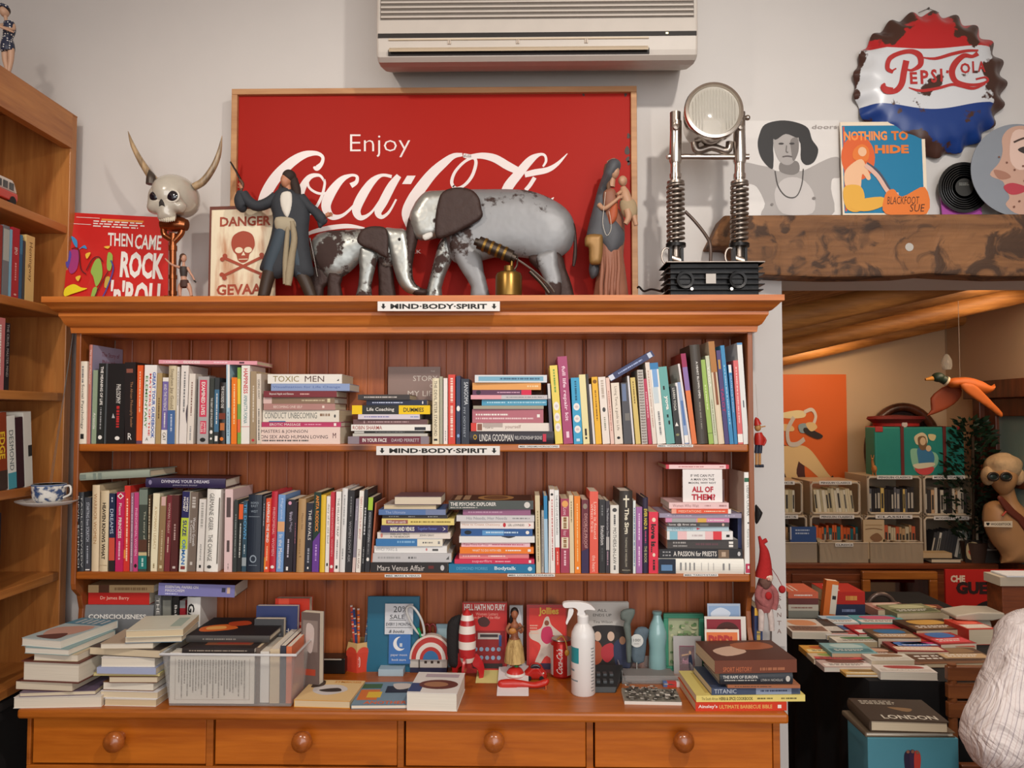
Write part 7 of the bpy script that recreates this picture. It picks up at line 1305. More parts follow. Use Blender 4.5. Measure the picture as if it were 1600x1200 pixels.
g=G();g.blob((e.x,Yf_+.002,e.z+2.5*u),(7.6*u,8.4*u,8*u),C('#3A2A22',.6),());g.tube([(e.x-8*u,Yf_-3*u,e.z+5*u),(e.x,Yf_-9*u,e.z+7*u),(e.x+8*u,Yf_-3*u,e.z+5*u)],2.4*u,dots,10,4);g.obj('hair_and_scarf',LF,smooth=60)
# ---- hanging teacup
Y=-.03;u=1/S(Y);c=W(76,790,Y);cx,cz=c.x,c.z;HC=thing('hanging_teacup','blue and white teacup on a saucer hanging on thin strings left of dresser','teacup',(cx,Y,cz))
chi=bpy.data.materials.new('blue_white_china');chi.use_nodes=True;nt=chi.node_tree;p=nt.nodes['Principled BSDF'];p.inputs['Roughness'].default_value=.15;tc=nt.nodes.new('ShaderNodeTexCoord');n=nt.nodes.new('ShaderNodeTexNoise');n.inputs['Scale'].default_value=70;n.inputs['Detail'].default_value=4;cr=nt.nodes.new('ShaderNodeValToRGB');cr.color_ramp.elements[0].position=.42;cr.color_ramp.elements[0].color=lin('#3A5078');cr.color_ramp.elements[1].position=.55;cr.color_ramp.elements[1].color=lin('#DAD8D2');nt.links.new(tc.outputs['Object'],n.inputs[0]);nt.links.new(n.outputs['Fac'],cr.inputs[0]);nt.links.new(cr.outputs[0],p.inputs['Base Color'])
whc=C('#DEDAD2',.15,coat=.5)
g=G();g.lathe([(0,0),(20*u,.001),(34*u,.006),(44*u,.014),(44.5*u,.016),(33*u,.009),(18*u,.004),(0,.004)],(cx-2*u,Y,cz-.002),whc,48);sa=g.obj('saucer',HC,smooth=60)
g=G();H=30*u;g.lathe([(14*u,.006),(17*u,.008),(22*u,.2*H+.006),(24*u,.5*H+.006),(24.5*u,H+.006)],(cx,Y,cz),chi,40);g.lathe([(24.5*u,H+.006),(23.8*u,H+.0065),(22.5*u,.4*H+.006),(12*u,.01),(0,.009)],(cx,Y,cz),whc,40);g.obj('cup',HC,smooth=60)
g=G();g.lathe([(24.65*u,H*.93+.006),(24.7*u,H*1.0+.006)],(cx,Y,cz),C('#4A6088',.2),40);g.tube([(cx+23*u,Y,cz+.006+H*.85),(cx+33*u,Y,cz+.006+H*.9),(cx+34*u,Y,cz+.006+H*.5),(cx+23*u,Y,cz+.006+H*.3)],1.7*u,whc,8,5);g.obj('cup_handle',HC,smooth=60)
top=Vector((W(117,512,.0).x,-.004,W(117,512,0).z))
g=G();g.tube([(cx,Y,cz+.008),top],.0006,C('#5A5854',.5),5);g.tube([(cx-3*u,Y,cz+.008),top],.0005,C('#5A5854',.5),5);g.obj('string',HC)
g=G();g.lathe([(0,0),(.003,0),(.003,.008),(0,.008)],(XL-.001,-.004,top.z-.004),C('#888',.3,.8),8,(-1,0,0));g.obj('hook',HC)
# ================================================================ hung beside the dresser on the right
Y=.06;u=1/S(Y);XP=XRR+.001
PU=thing('wooden_puppet','small jointed wooden puppet with a red cap hung on dresser side','puppet',(XP+.012,Y,W(1185,728,Y).z));rd=C('#B8281E',.4);bk_=C('#22283A',.5);wd=C('#B8834A',.5)
def q(px,py):p=W(px,py,Y);return Vector((max(p.x,XP+.006),p.y,p.z))
g=G();g.blob(q(1184,668),(5*u,5*u,6*u),wd,());g.tube([q(1184,664),q(1182,655),q(1181,652)],[6*u,3.5*u,.6*u],rd,12);g.tube([q(1184,668)+Vector((0,-.003,0)),q(1194,666)+Vector((.002,-.004,0))],1*u,wd,6);g.obj('head',PU,smooth=50)
g=G();g.tube([q(1185,676),q(1186,684),q(1186,695)],[5*u,7.5*u,7*u],rd,12,3);g.tube([q(1190,680),q(1196,688),q(1192,696)],2*u,rd,8,3);g.obj('jacket',PU,smooth=50)
for dx in(-2,3):
 g=G();g.tube([q(1185+dx,695),q(1184+dx,708)],3.4*u,bk_,10);g.tube([q(1184+dx,708),q(1184+dx,726)],2.2*u,wd,8);g.tube([q(1182+dx,728),q(1190+dx,728)],2.4*u,bk_,8);g.obj('leg',PU,smooth=50)
g=G();g.tube([q(1184,655),q(1181,600)],.0007,C('#C8C0B8'),5);g.obj('string',PU)
g=G();g.puff([(1180,790),(1184,791),(1190,799),(1191,803),(1184,817),(1180,816)],.05,.012,C('#1E1C1C',.6),2);o=g.obj('dark_pouch');o.location.x=max(o.location.x,XP+.006);tag(o,'black faceted ornament hung on the dresser side above the gnome','ornament')
Y=.02;GN=thing('gnome_doll','cloth gnome doll with a tall red pointed hat hanging beside the dresser','doll',(W(1200,960,Y).x,Y,W(1200,985,Y).z));u=1/S(Y)
felt=C('#A81E1E',.9,bump=.4,bscale=120);plaid=C('#9C5A58',.9,bump=.4,bscale=90,var=.4);fac=C('#D8C0AC',.8)
g=G();g.tube([W(*p,Y)for p in((1186,838),(1190,850),(1194,862),(1195,878),(1194,892),(1193,902))],[r*u for r in(2,4,7,9.5,12,14)],felt,18,4);g.tube([W(*p,Y)for p in((1188,852),(1194,846),(1198,844))],[3.2*u,3.6*u,3.5*u],felt,10,3);g.obj('pointed_hat',GN,smooth=60)
g=G();g.blob(W(1197,903,Y-.008),(10*u,9*u,9*u),fac,(),20,14);g.blob(W(1201,905,Y-.026),(2.4*u,)*3,C('#D09080',.7),());g.obj('face',GN,smooth=60)
g=G();g.blob(W(1196,910,Y-.014),(9*u,7*u,8*u),C('#6A4A40',.9,bump=.6,bscale=80),[((0,-.3,-1),.4,.5)]);g.obj('beard',GN,smooth=60)
g=G();g.tube([W(*p,Y)for p in((1195,905),(1195,920),(1194,940),(1195,955))],[9*u,13*u,14*u,11*u],plaid,16,3);g.tube([W(*p,Y-.012)for p in((1203,916),(1211,926),(1212,940),(1209,952))],[5*u,5*u,4.6*u,4.4*u],plaid,12,3);g.tube([W(*p,Y-.016)for p in((1188,916),(1184,930),(1192,942),(1198,946))],[5*u,5*u,4.6*u,4.4*u],plaid,12,3);g.obj('plaid_coat',GN,smooth=60)
g=G();g.blob(W(1201,931,Y-.024),(5*u,3*u,6*u),felt,());g.obj('heart_patch',GN)
for dx,yy in((-5,985),(7,985)):
 g=G();g.tube([W(1195+dx,952,Y-.008),W(1196+dx*1.3,970,Y-.012),W(1196+dx*1.4,yy,Y-.012)],[5*u,4.4*u,4*u],C('#C8B8B0',.9,bump=.4,bscale=100,var=.3),12,3);g.obj('striped_leg',GN,smooth=60)
g=G();g.blob(W(1222,921,.03),(5.5*u,4*u,6*u),felt,());g.tube([W(1222,915,.03),W(1214,900,.03),W(1200,880,.03)],.0008,C('#8A2A2A'));g.obj('hanging_bauble',GN,smooth=60)
g=G();g.slabpx([(1207,925),(1228,925),(1229,1010),(1206,1010)],.165,.004,C('#D8D2CC',.7));a_=W(1212,925,.1645);g.art(W(1207,925,.1648),W(1228,925,.1648)-W(1207,925,.1648),W(1207,1010,.1648)-W(1207,925,.1648),[('t','#8A6A60',ch,.35,.08+.15*k,.65,.08+.15*k+.08)for k,ch in enumerate('SANTA')]);o=g.obj('cloth_banner');tag(o,'narrow white cloth banner with vertical letters hung beside the gnome doll','banner')
# ================================================================ records and signs on the right wall
zbm=W(1300,336,.11).z;YR=.165
def sleeve(x0,x1,y0,Yb_,dz,col,el,lab,name='record_sleeve',cat='record sleeve',th=.004):
 a,b=W(x0,335,Yb_),W(x1,335,Yb_);t_=W(x0,y0,Yb_);z0=W(1300,334,.11).z;h=t_.z-z0;dy=.008;P_=[Vector((a.x,Yb_,z0)),Vector((b.x,Yb_,z0)),Vector((b.x,Yb_+dy,z0+h)),Vector((a.x,Yb_+dy,z0+h))]
 g=G();g.slab(P_,th,C(col,.5,coat=.15));g.art(P_[3],P_[2]-P_[3],P_[0]-P_[3],el,.0002);return tag(g.obj(name),lab,cat)
def gray(v):return '#%02X%02X%02X'%(v,v,v)
SKN='#A8A29E';SKD='#7C7672';SKL='#C4BEBA'
sleeve(1162,1315,187,.155,0,'#DAD5D0',[
('s',SKN,[(.0,.44),(.05,.43),(.18,.46),(.28,.48),(.36,.52),(.5,.5),(.6,.52),(.7,.48),(.82,.42),(.93,.38),(1.0,.4),(1,.58),(.92,.6),(.9,.7),(.88,.99),(.22,.99),(.22,.85),(.14,.68),(.04,.64),(0,.6)]),
('s',SKL,[(.42,.6),(.6,.6),(.72,.75),(.7,.95),(.4,.95),(.32,.75)]),('s',SKD,[(.4,.42),(.56,.42),(.58,.52),(.5,.56),(.38,.52)]),
('s','#2E2C2C',[(.24,.04),(.4,.0),(.56,.02),(.68,.08),(.72,.2),(.78,.3),(.74,.42),(.66,.46),(.6,.4),(.58,.2),(.34,.2),(.32,.4),(.3,.5),(.2,.4),(.16,.26),(.18,.14)]),
('s',SKN,[(.33,.16),(.45,.12),(.57,.15),(.58,.3),(.53,.42),(.46,.46),(.38,.42),(.33,.3)]),('s',SKD,[(.5,.2),(.57,.18),(.575,.32),(.52,.42),(.5,.3)]),('s','#2E2C2C',[(.3,.12),(.45,.06),(.6,.12),(.57,.18),(.45,.14),(.34,.2)]),
('e','#3A3634',.40,.24,.028,.01),('e','#3A3634',.51,.24,.028,.01),('l','#6A6460',[(.455,.26),(.45,.32),(.47,.33)],.01),('l','#5A5250',[(.41,.375),(.46,.368),(.51,.375)],.012),
('l','#4A4644',[(.33,.52),(.36,.68),(.44,.78),(.54,.78),(.6,.66),(.62,.5)],.006),('e',SKD,.29,.86,.015,.013),('e',SKD,.72,.8,.018,.015),('t','#9A928E','doors',.72,.05,.98,.09)],
'black and white record sleeve with a bare-chested figure, arms outstretched')
bl_,og,yl='#1878A0','#E07830','#E0A840'
sleeve(1317,1450,189,.135,0,'#E8D8C0',[('r',bl_,.02,.04,.96,.97),('r','#D0503A',.03,.05,.05,.95),('e','#D8602C',.2,.38,.2,.24),('t','#F09048','NOTHING',.04,.1,.55,.2,.04),('t',og,'TO',.6,.1,.8,.2,.04),('t',og,'HIDE',.4,.25,.8,.34,.05),
('s',og,[(.15,.3),(.25,.24),(.33,.3),(.3,.42),(.15,.4)]),('s','#E8B890',[(.12,.45),(.24,.4),(.3,.5),(.34,.6),(.3,.62),(.24,.56),(.2,.75),(.05,.7),(.03,.55)]),('e','#E8B890',.25,.32,.05,.05),('s',yl,[(.02,.7),(.2,.68),(.26,.8),(.2,.95),(.04,.92)]),('l','#D8B0A0',[(.28,.46),(.42,.58),(.55,.76),(.66,.78)],.05),('l','#4A5060',[(.3,.44),(.44,.54),(.56,.72)],.02),
('s',yl,[(.1,.85),(.45,.8),(.5,.88),(.3,.95),(.1,.93)]),('s',og,[(.5,.78),(.6,.72),(.7,.8),(.97,.7),(.98,.98),(.5,.98)]),('t','#4A2A1A','BLACKFOOT',.52,.8,.9,.88,.0,.2),('t','#4A2A1A','SUE',.78,.88,.96,.96,0,.2)],'blue and orange illustrated record sleeve under the bottle cap sign')
vin=C('#141414',.25,coat=.5)
def disc(cx,cy,r,Yd,th,mat,name='vinyl_record'):
 g=G();c=W(cx,cy,Yd);g.lathe([(0,0),(r/S(Yd),0),(r/S(Yd),th),(0,th)],c,mat,72,(0,-1,0));return g,c
g,c=disc(1506,293,40,.155,.002,vin);
for k in range(6):g.lathe([((18+k*3.4)/S(.155),.0022),((18.8+k*3.4)/S(.155),.0026),((19.6+k*3.4)/S(.155),.0022)],c,vin,64,(0,-1,0))
g.lathe([(0,.0025),(14/S(.155),.0025),(14/S(.155),.002)],c,C('#33322F',.5),40,(0,-1,0));g.art(c+Vector((-.014,-.0027,.012)),(.028,0,0),(0,0,-.009),[('h','#8A8A84',0,0,1,1,2)]);tag(g.obj('vinyl_record',smooth=40),'black vinyl record leaning behind the round picture disc','record')
sleeve(1473,1535,305,.162,0,'#A84C9C',[],'purple pink sleeve edge showing beneath the black vinyl record')
g,c=disc(1590,266,73,.125,.002,C('#8A9098',.3,coat=.5));r_=73/S(.125)
O0=c+Vector((-r_,-.0021,r_));el=[('s','#C8A08C',[(.42,.05),(.55,.02),(.75,.06),(.93,.2),(.99,.5),(.93,.78),(.75,.94),(.5,.98),(.36,.88),(.4,.8),(.36,.7),(.33,.62),(.2,.55),(.3,.42),(.34,.3),(.34,.15)]),('s','#E0C0B0',[(.45,.1),(.6,.08),(.7,.3),(.55,.5),(.42,.4)]),('s','#A87864',[(.24,.5),(.36,.52),(.42,.58),(.3,.6)]),('s','#B8404C',[(.34,.68),(.44,.64),(.6,.7),(.5,.76),(.4,.76)]),('s','#3A3230',[(.5,.28),(.62,.24),(.72,.3),(.62,.34)]),('l','#4A3830',[(.46,.2),(.6,.15),(.76,.18)],.02)]+[('e','#7A5040',a,b,.011,.011)for a,b in((.3,.36),(.38,.42),(.46,.5),(.55,.46),(.62,.54),(.56,.62),(.66,.64),(.5,.84),(.58,.86),(.66,.82),(.44,.9),(.72,.74))]
g.art(O0,(2*r_,0,0),(0,0,-2*r_),el,.0002);tag(g.obj('picture_disc',smooth=40),'round picture disc record showing part of a freckled face','record')
# bottle cap sign
Yp=YW-.03;BCs=thing('bottle_cap_sign','rusty enamel bottle cap sign in red, white and blue on the wall','sign',W(1456,129,Yp));c=W(1456,129,Yp);Rx=117/S(Yp);Rz=115/S(Yp)
pm=bpy.data.materials.new('bottle_cap_enamel');pm.use_nodes=True;nt=pm.node_tree;N=nt.nodes.new;Lk=nt.links.new;p=nt.nodes['Principled BSDF'];p.inputs['Roughness'].default_value=.3
tc=N('ShaderNodeTexCoord');sx=N('ShaderNodeSeparateXYZ');Lk(tc.outputs['Object'],sx.inputs[0])
def band(base,amp,freq,ph,tilt):
 m1=N('ShaderNodeMath');m1.operation='MULTIPLY_ADD';m1.inputs[1].default_value=freq;m1.inputs[2].default_value=ph;Lk(sx.outputs['X'],m1.inputs[0]);s1=N('ShaderNodeMath');s1.operation='SINE';Lk(m1.outputs[0],s1.inputs[0])
 m2=N('ShaderNodeMath');m2.operation='MULTIPLY_ADD';m2.inputs[1].default_value=amp;m2.inputs[2].default_value=base;Lk(s1.outputs[0],m2.inputs[0]);g1=N('ShaderNodeMath');g1.operation='GREATER_THAN';Lk(sx.outputs['Z'],g1.inputs[0]);Lk(m2.outputs[0],g1.inputs[1]);return g1.outputs[0]
up_=band(.45*Rz,.03*Rz,7/Rx*.5,-1.2,0);lo_=band(-.36*Rz,.05*Rz,8/Rx*.5,-1.4,0)
m1=N('ShaderNodeMix');m1.data_type='RGBA';m1.inputs['A'].default_value=lin('#1C3C80');m1.inputs['B'].default_value=lin('#D8DADC');Lk(lo_,m1.inputs['Factor']);m2=N('ShaderNodeMix');m2.data_type='RGBA';m2.inputs['B'].default_value=lin('#C02A2C');Lk(m1.outputs['Result'],m2.inputs['A']);Lk(up_,m2.inputs['Factor'])
nz=N('ShaderNodeTexNoise');nz.inputs['Scale'].default_value=9;nz.inputs['Detail'].default_value=8;Lk(tc.outputs['Object'],nz.inputs['Vector']);vl=N('ShaderNodeVectorMath');vl.operation='LENGTH';Lk(tc.outputs['Object'],vl.inputs[0])
rm=N('ShaderNodeMapRange');rm.inputs['From Min'].default_value=Rx*.62;rm.inputs['From Max'].default_value=Rx*1.0;rm.inputs['To Min'].default_value=.0;rm.inputs['To Max'].default_value=.14;Lk(vl.outputs['Value'],rm.inputs['Value']);sm_=N('ShaderNodeMath');Lk(nz.outputs['Fac'],sm_.inputs[0]);Lk(rm.outputs[0],sm_.inputs[1]);gt=N('ShaderNodeMapRange');gt.inputs['From Min'].default_value=.585;gt.inputs['From Max'].default_value=.60;Lk(sm_.outputs[0],gt.inputs['Value'])
m3=N('ShaderNodeMix');m3.data_type='RGBA';m3.inputs['B'].default_value=lin('#4A3028');Lk(gt.outputs[0],m3.inputs['Factor']);Lk(m2.outputs['Result'],m3.inputs['A']);Lk(m3.outputs['Result'],p.inputs['Base Color'])
g=G();nu=240;rings=[(0,.022),(.3,.022),(.6,.0215),(.78,.018),(.86,.008),(.93,-.004),(1.0,-.012),(1.01,-.016),(.985,-.016)];vs_=[];fs=[]
for i,(rr,h)in enumerate(rings):
 for j in range(nu):
  a=2*math.pi*j/nu;k=max(0,(rr-.80)/.2);sc_=1+.028*k*math.cos(21*a);hh_=h+.006*k*math.cos(21*a)
  vs_.append((c.x+Rx*rr*sc_*math.cos(a),c.y-hh_,c.z+Rz*rr*sc_*math.sin(a)))
for i in range(len(rings)-1):
 for j in range(nu):fs.append((i*nu+j,(i+1)*nu+j,(i+1)*nu+(j+1)%nu,i*nu+(j+1)%nu))
g.add(vs_,fs,pm);g.obj('cap_disc',BCs,smooth=60)
g=G();rdm=rusty('red_lettering','#B8302E','#4A3028',.34,14,0,.4)
def p5(u_,v_):return 1150+u_/2.667,v_/2.667
lvp=[0]
def pst(pts,sm=6):
 lvp[0]+=1;Yt=Yp-.0226-lvp[0]*.00004;g.ribbon([(*p5(a,b),w/2.667)for a,b,w in pts],lambda a,b:W(a,b,Yt),rdm,sm)
pst([(710,252,26),(700,300,26),(690,350,26),(665,378,22),(625,382,16),(608,362,12),(622,348,10)])
pst([(610,350,14),(625,368,18),(655,372,14)])
pst([(655,300,14),(632,285,18),(640,245,20),(680,222,18),(730,214,20),(765,232,26),(768,270,22),(735,292,12),(715,290,8)])
pst([(640,300,8),(668,285,6)])
for ch,x0_,y0_,x1_,y1_ in(('E',724,300,757,350),('P',768,292,802,350),('S',812,288,838,345),('I',850,286,862,340),('O',935,262,976,306),('L',984,255,1008,304),('A',1008,255,1040,300)):
 a,b=p5(x0_,y0_),p5(x1_,y1_);g.textpx(ch,a[0],a[1],b[0],b[1],Yp-.0232,rdm,.03,-.05)
pst([(876,298,12),(886,300,12)],2)
pst([(1008,222,20),(985,235,14),(950,232,20),(915,262,26),(900,300,26),(915,338,22),(960,352,14),(1010,352,12),(1048,338,10),(1040,322,8),(1000,330,8)])
pst([(770,238,4),(830,244,12),(900,225,14),(960,212,12),(1010,210,8)])
pst([(720,365,4),(770,378,12),(840,368,12),(900,352,12),(935,358,12),(990,368,12),(1040,350,4)])
g.obj('lettering',BCs)
g=G();g.tube([W(1435,20,YW-.012),W(1451,13,YW-.004),W(1467,20,YW-.012)],.0009,C('#6A6460',.4,.8),6);g.blob(W(1451,13,YW-.003),(.003,.003,.003),C('#6A6460',.4,.8),());g.obj('hanging_wire',BCs)
# ================================================================ air conditioner
YAc=-.03;AC=thing('air_conditioner','cream wall mounted air conditioner above the big red sign','air conditioner',W(840,60,.1));pl=C('#BDB4AA',.45);pl2=C('#C8B8A8',.45);dkk=C('#1E1814',.6)
xa,xb=W(588,60,YAc).x,W(1091,60,YAc).x;zb_=W(840,106,YAc).z;zm=W(840,55,YAc).z;zg=W(840,30,YAc).z;ztop=zg+.20
g=G()
def prof_box(pts,x0,x1,mat):g.slab([(x0,y,z)for y,z in pts],x1-x0,mat,(1,0,0))
zf_=W(840,90,YAc).z;zw_=W(840,112,YW).z;prof_box([(YAc,zm),(YAc,ztop),(YW,ztop),(YW,zw_),(YAc+.12,zf_+(zw_-zf_)*.35),(YAc+.05,zf_+.002),(YAc+.02,zf_),(YAc+.008,zf_+.008),(YAc+.004,zf_+.02)],xa,xb,pl);g.obj('casing',AC,bevel=.006)
g=G();g.box(xa+.010,xb-.010,YAc-.0008,YAc+.002,zg+.001,zg+.198,C('#6A625A',.6));g.obj('louvre_gap_shade',AC)  # dark sheet added so the gaps between louvres read as shade
for k in range(15):
 g=G();z=zg+.004+k*.0125;g.slab([(xa+.012,YAc-.006,z),(xa+.012,YAc-.006,z+.004),(xa+.012,YAc-.001,z+.008),(xa+.012,YAc,z)],xb-xa-.024,pl,(1,0,0));g.obj('grille_louvre',AC)
g=G();g.box(xa+.004,xb-.004,YAc-.0015,YAc+.01,zm-.004,zm+.007,dkk);g.obj('display_band',AC)
g=G();q_=W(1042,49,YAc);g.box(q_.x-.003,q_.x+.003,YAc-.0022,YAc,zm,zm+.004,C('#F0E0A0',.5,emis=3));o=g.obj('status_light',AC);o['label']='tiny glowing status light'
x0_,x1_=W(606,70,YAc).x,W(1015,70,YAc).x;zo0=W(800,84,YAc).z;zo1=W(800,62,YAc).z
g=G();g.box(x0_,x1_,YAc+.0035,YAc+.0065,zo0,zo1+.006,dkk);g.obj('air_outlet',AC)
g=G();g.slab([(x0_+.004,YAc-.008,zo0+.004),(x0_+.004,YAc-.010,zo0+.009),(x0_+.004,YAc+.004,zo0+.020),(x0_+.004,YAc+.004,zo0+.014)],x1_-x0_-.008,C('#B8A488',.4),(1,0,0));g.obj('outlet_flap',AC)
g=G();g.box(x0_+.002,x1_-.002,YAc-.003,YAc+.004,zo1+.000,zo1+.004,C('#C8B8A0',.4));g.obj('upper_flap',AC)
for px in(702,809,916):
 g=G();q_=W(px,66,YAc);g.box(q_.x-.0035,q_.x-.001,YAc-.002,YAc+.004,zo1-.010,zo1,pl2);g.box(q_.x+.001,q_.x+.0035,YAc-.002,YAc+.004,zo1-.010,zo1,pl2);g.obj('flap_clip',AC)
# ================================================================ the next room
sbw=wood('sideboard_wood','#5A2A14','#8A4622','#35160A','X',.35);YSb=2.42;zS=W(1400,880,YSb).z
x0,x1=JX-.35,XR-.03
SD=thing('sideboard','long dark wooden sideboard along the far wall of the next room','sideboard',((x0+x1)/2,YSb+.25,0))
g=G();g.box(x0,x1,YSb-.015,YF-.006,zS-.03,zS,sbw);g.obj('sideboard_top',SD,bevel=.004)
g=G();g.box(x0+.01,x1-.01,YSb+.012,YF-.006,.0,zS-.03,sbw);g.obj('sideboard_body',SD)
n=4
for i in range(n):
 a=x0+.03+(x1-x0-.06)*i/n;b=a+(x1-x0-.06)/n-.02;g=G();g.box(a,b,YSb,YSb+.012,.06,zS-.06,sbw);g.box(a+.05,b-.05,YSb-.008,YSb,.11,zS-.10,sbw);dd=g.obj('sideboard_door',SD,bevel=.004)
# orange painting
Yp2=YF-.036;a=W(1130,752,Yp2);b=W(1325,752,Yp2);t_=W(1300,585,Yp2);zb2=zS+.02;PT=thing('painting','large orange canvas with bare legs and pale hands holding a looped tube','painting',((a.x+b.x)/2,Yp2,zb2));g=G();g.box(a.x,b.x,Yp2,Yp2+.03,zb2,t_.z,C('#D8601C',.6));Wd=b.x-a.x;Hd=t_.z-zb2
def pu(px):return(W(px,650,Yp2).x-a.x)/Wd
def pv(py):return(t_.z-W(1300,py,Yp2).z)/Hd
def pp(l):return[(pu(x),pv(y))+tuple(r)for x,y,*r in l]
fl='#E0C088'
g.art((a.x,Yp2,t_.z),(Wd,0,0),(0,0,-Hd),[('r','#D8621C',0,0,1,1),('s','#4A2018',pp([(1200,704),(1250,708),(1256,740),(1262,850),(1200,850)])),
('s',fl,pp([(1205,700),(1240,698),(1248,712),(1243,740),(1256,760),(1262,790),(1245,790),(1232,760),(1222,735),(1205,722)])),('s',fl,pp([(1238,700),(1252,696),(1268,706),(1292,740),(1304,752),(1296,758),(1280,748),(1262,732),(1246,720)])),('l','#2A2018',pp([(1288,754),(1300,744)]),.012),('s','#D8C8A8',pp([(1294,752),(1306,752),(1312,775),(1300,775)])),
('s',fl,pp([(1205,662),(1235,664),(1238,674),(1205,670)])),('s','#E8D8A8',pp([(1220,646),(1245,641),(1258,644),(1256,652),(1236,654),(1222,652)])),('l','#C8C0B8',pp([(1240,652),(1230,672),(1232,692),(1244,694),(1256,686)]),.028),('l','#D8D0C8',pp([(1256,644),(1268,640),(1274,650),(1270,664)]),.022),('s','#8AA0A8',pp([(1247,664),(1260,662),(1262,674),(1250,676)])),('s','#2A1E1C',pp([(1258,668),(1284,680),(1276,686),(1256,676)])),('s',fl,pp([(1258,662),(1270,660),(1276,668),(1266,674)]))],.0006)
g.obj('painted_canvas',PT)
# round mirror frame, peaked cap, suitcase
Ym=YF-.05;u=1/S(Ym);c=W(1412,705,Ym);RM=thing('round_mirror','large round dark wooden framed mirror behind the turquoise suitcase','mirror',c);mw=wood('mirror_frame_wood','#2A130C','#5A2E1C','#1A0A06','Z',.3,1,False,coat=.5)
g=G();g.tube([c+Vector((54*u*math.cos(t),0,68*u*math.sin(t)))for t in[i*math.pi/24 for i in range(48)]],7*u,mw,12,closed=True);g.obj('mirror_frame',RM,smooth=60)
g=G();g.slab([c+Vector((50*u*math.cos(t),.005,64*u*math.sin(t)))for t in[-i*math.pi/24 for i in range(48)]],.01,C('#3A2C28',.08,.8));g.obj('mirror_glass',RM)
Yc=2.55;u=1/S(Yc)
zcr2=W(1400,745,Yc).z
SU=thing('suitcase','turquoise suitcase with dark red straps and a painted figure standing on the crates','suitcase',(W(1437,745,Yc).x,Yc+.05,zcr2));a,b=W(1368,740,Yc),W(1508,740,Yc);zt_=W(1437,667,Yc).z;teal=C('#1E8478',.5)
g=G();g.box(a.x,b.x,Yc,Yc+.13,zcr2,zt_,teal);g.obj('suitcase_body',SU,bevel=.008)
for p0,p1 in((1407,1412),(1473,1478)):
 g=G();q0,q1=W(p0,700,Yc),W(p1,700,Yc);g.box(q0.x,q1.x,Yc-.006,Yc+.133,zcr2,zt_+.004,C('#6A2420',.5));g.obj('strap',SU,bevel=.001)
for px,z in((1374,zt_-.02),(1502,zt_-.02)):
 g=G();q0=W(px,700,Yc);g.box(q0.x-.022,q0.x+.022,Yc-.004,Yc+.134,z-.01,z+.022,C('#A83030',.5));g.obj('corner_cap',SU,bevel=.004)
g=G();O0=W(1420,673,Yc-.0005);g.art(O0,W(1466,673,Yc-.0005)-O0,W(1420,742,Yc-.0005)-O0,[('s','#8AC0A0',[(.05,.5),(.2,.4),(.9,.5),(.98,.75),(.6,.98),(.2,.9)]),('s','#3A78A0',[(.3,.4),(.6,.35),(.85,.55),(.8,.75),(.4,.8),(.3,.6)]),('s','#D8C8A0',[(.2,.12),(.45,.04),(.62,.14),(.6,.3),(.3,.32),(.2,.24)]),('s','#7A5A3A',[(.3,.16),(.55,.14),(.6,.4),(.38,.42)]),('e','#D8B890',.47,.24,.1,.09),('e','#D8B890',.66,.4,.09,.07),('s','#D8C890',[(.65,.08),(.9,.1),(.85,.22),(.7,.2)]),('s','#C84848',[(.2,.84),(.6,.8),(.85,.84),(.7,.98),(.35,.98)]),('s','#D8D0B0',[(.15,.76),(.8,.72),(.82,.8),(.3,.86)])],.0006);o=g.obj('painted_figure',SU)
g=G();c=W(1405,664,2.62);g.lathe([(0,0),(33*u,0),(34*u,.02),(44*u,.045),(42*u,.06),(0,.07)],(c.x,2.66,zt_),C('#6A1614',.7),32,ys=.8);cp=g.obj('peaked_cap',smooth=50,origin=(c.x,2.66,zt_));tag(cp,'dark red peaked military cap lying on the turquoise suitcase','cap')
g=G();g.lathe([(34.4*u,.004),(34.8*u,.02)],(c.x,2.66,zt_),C('#B02420',.7),32,ys=.8);g.obj('cap_band',cp);g=G();g.lathe([(0,0),(.018,0),(.016,.004),(0,.005)],(c.x,2.66-34.5*u*.8,zt_+.014),C('#D8C8C0',.4),16,(0,-1,0));g.obj('cap_badge',cp)
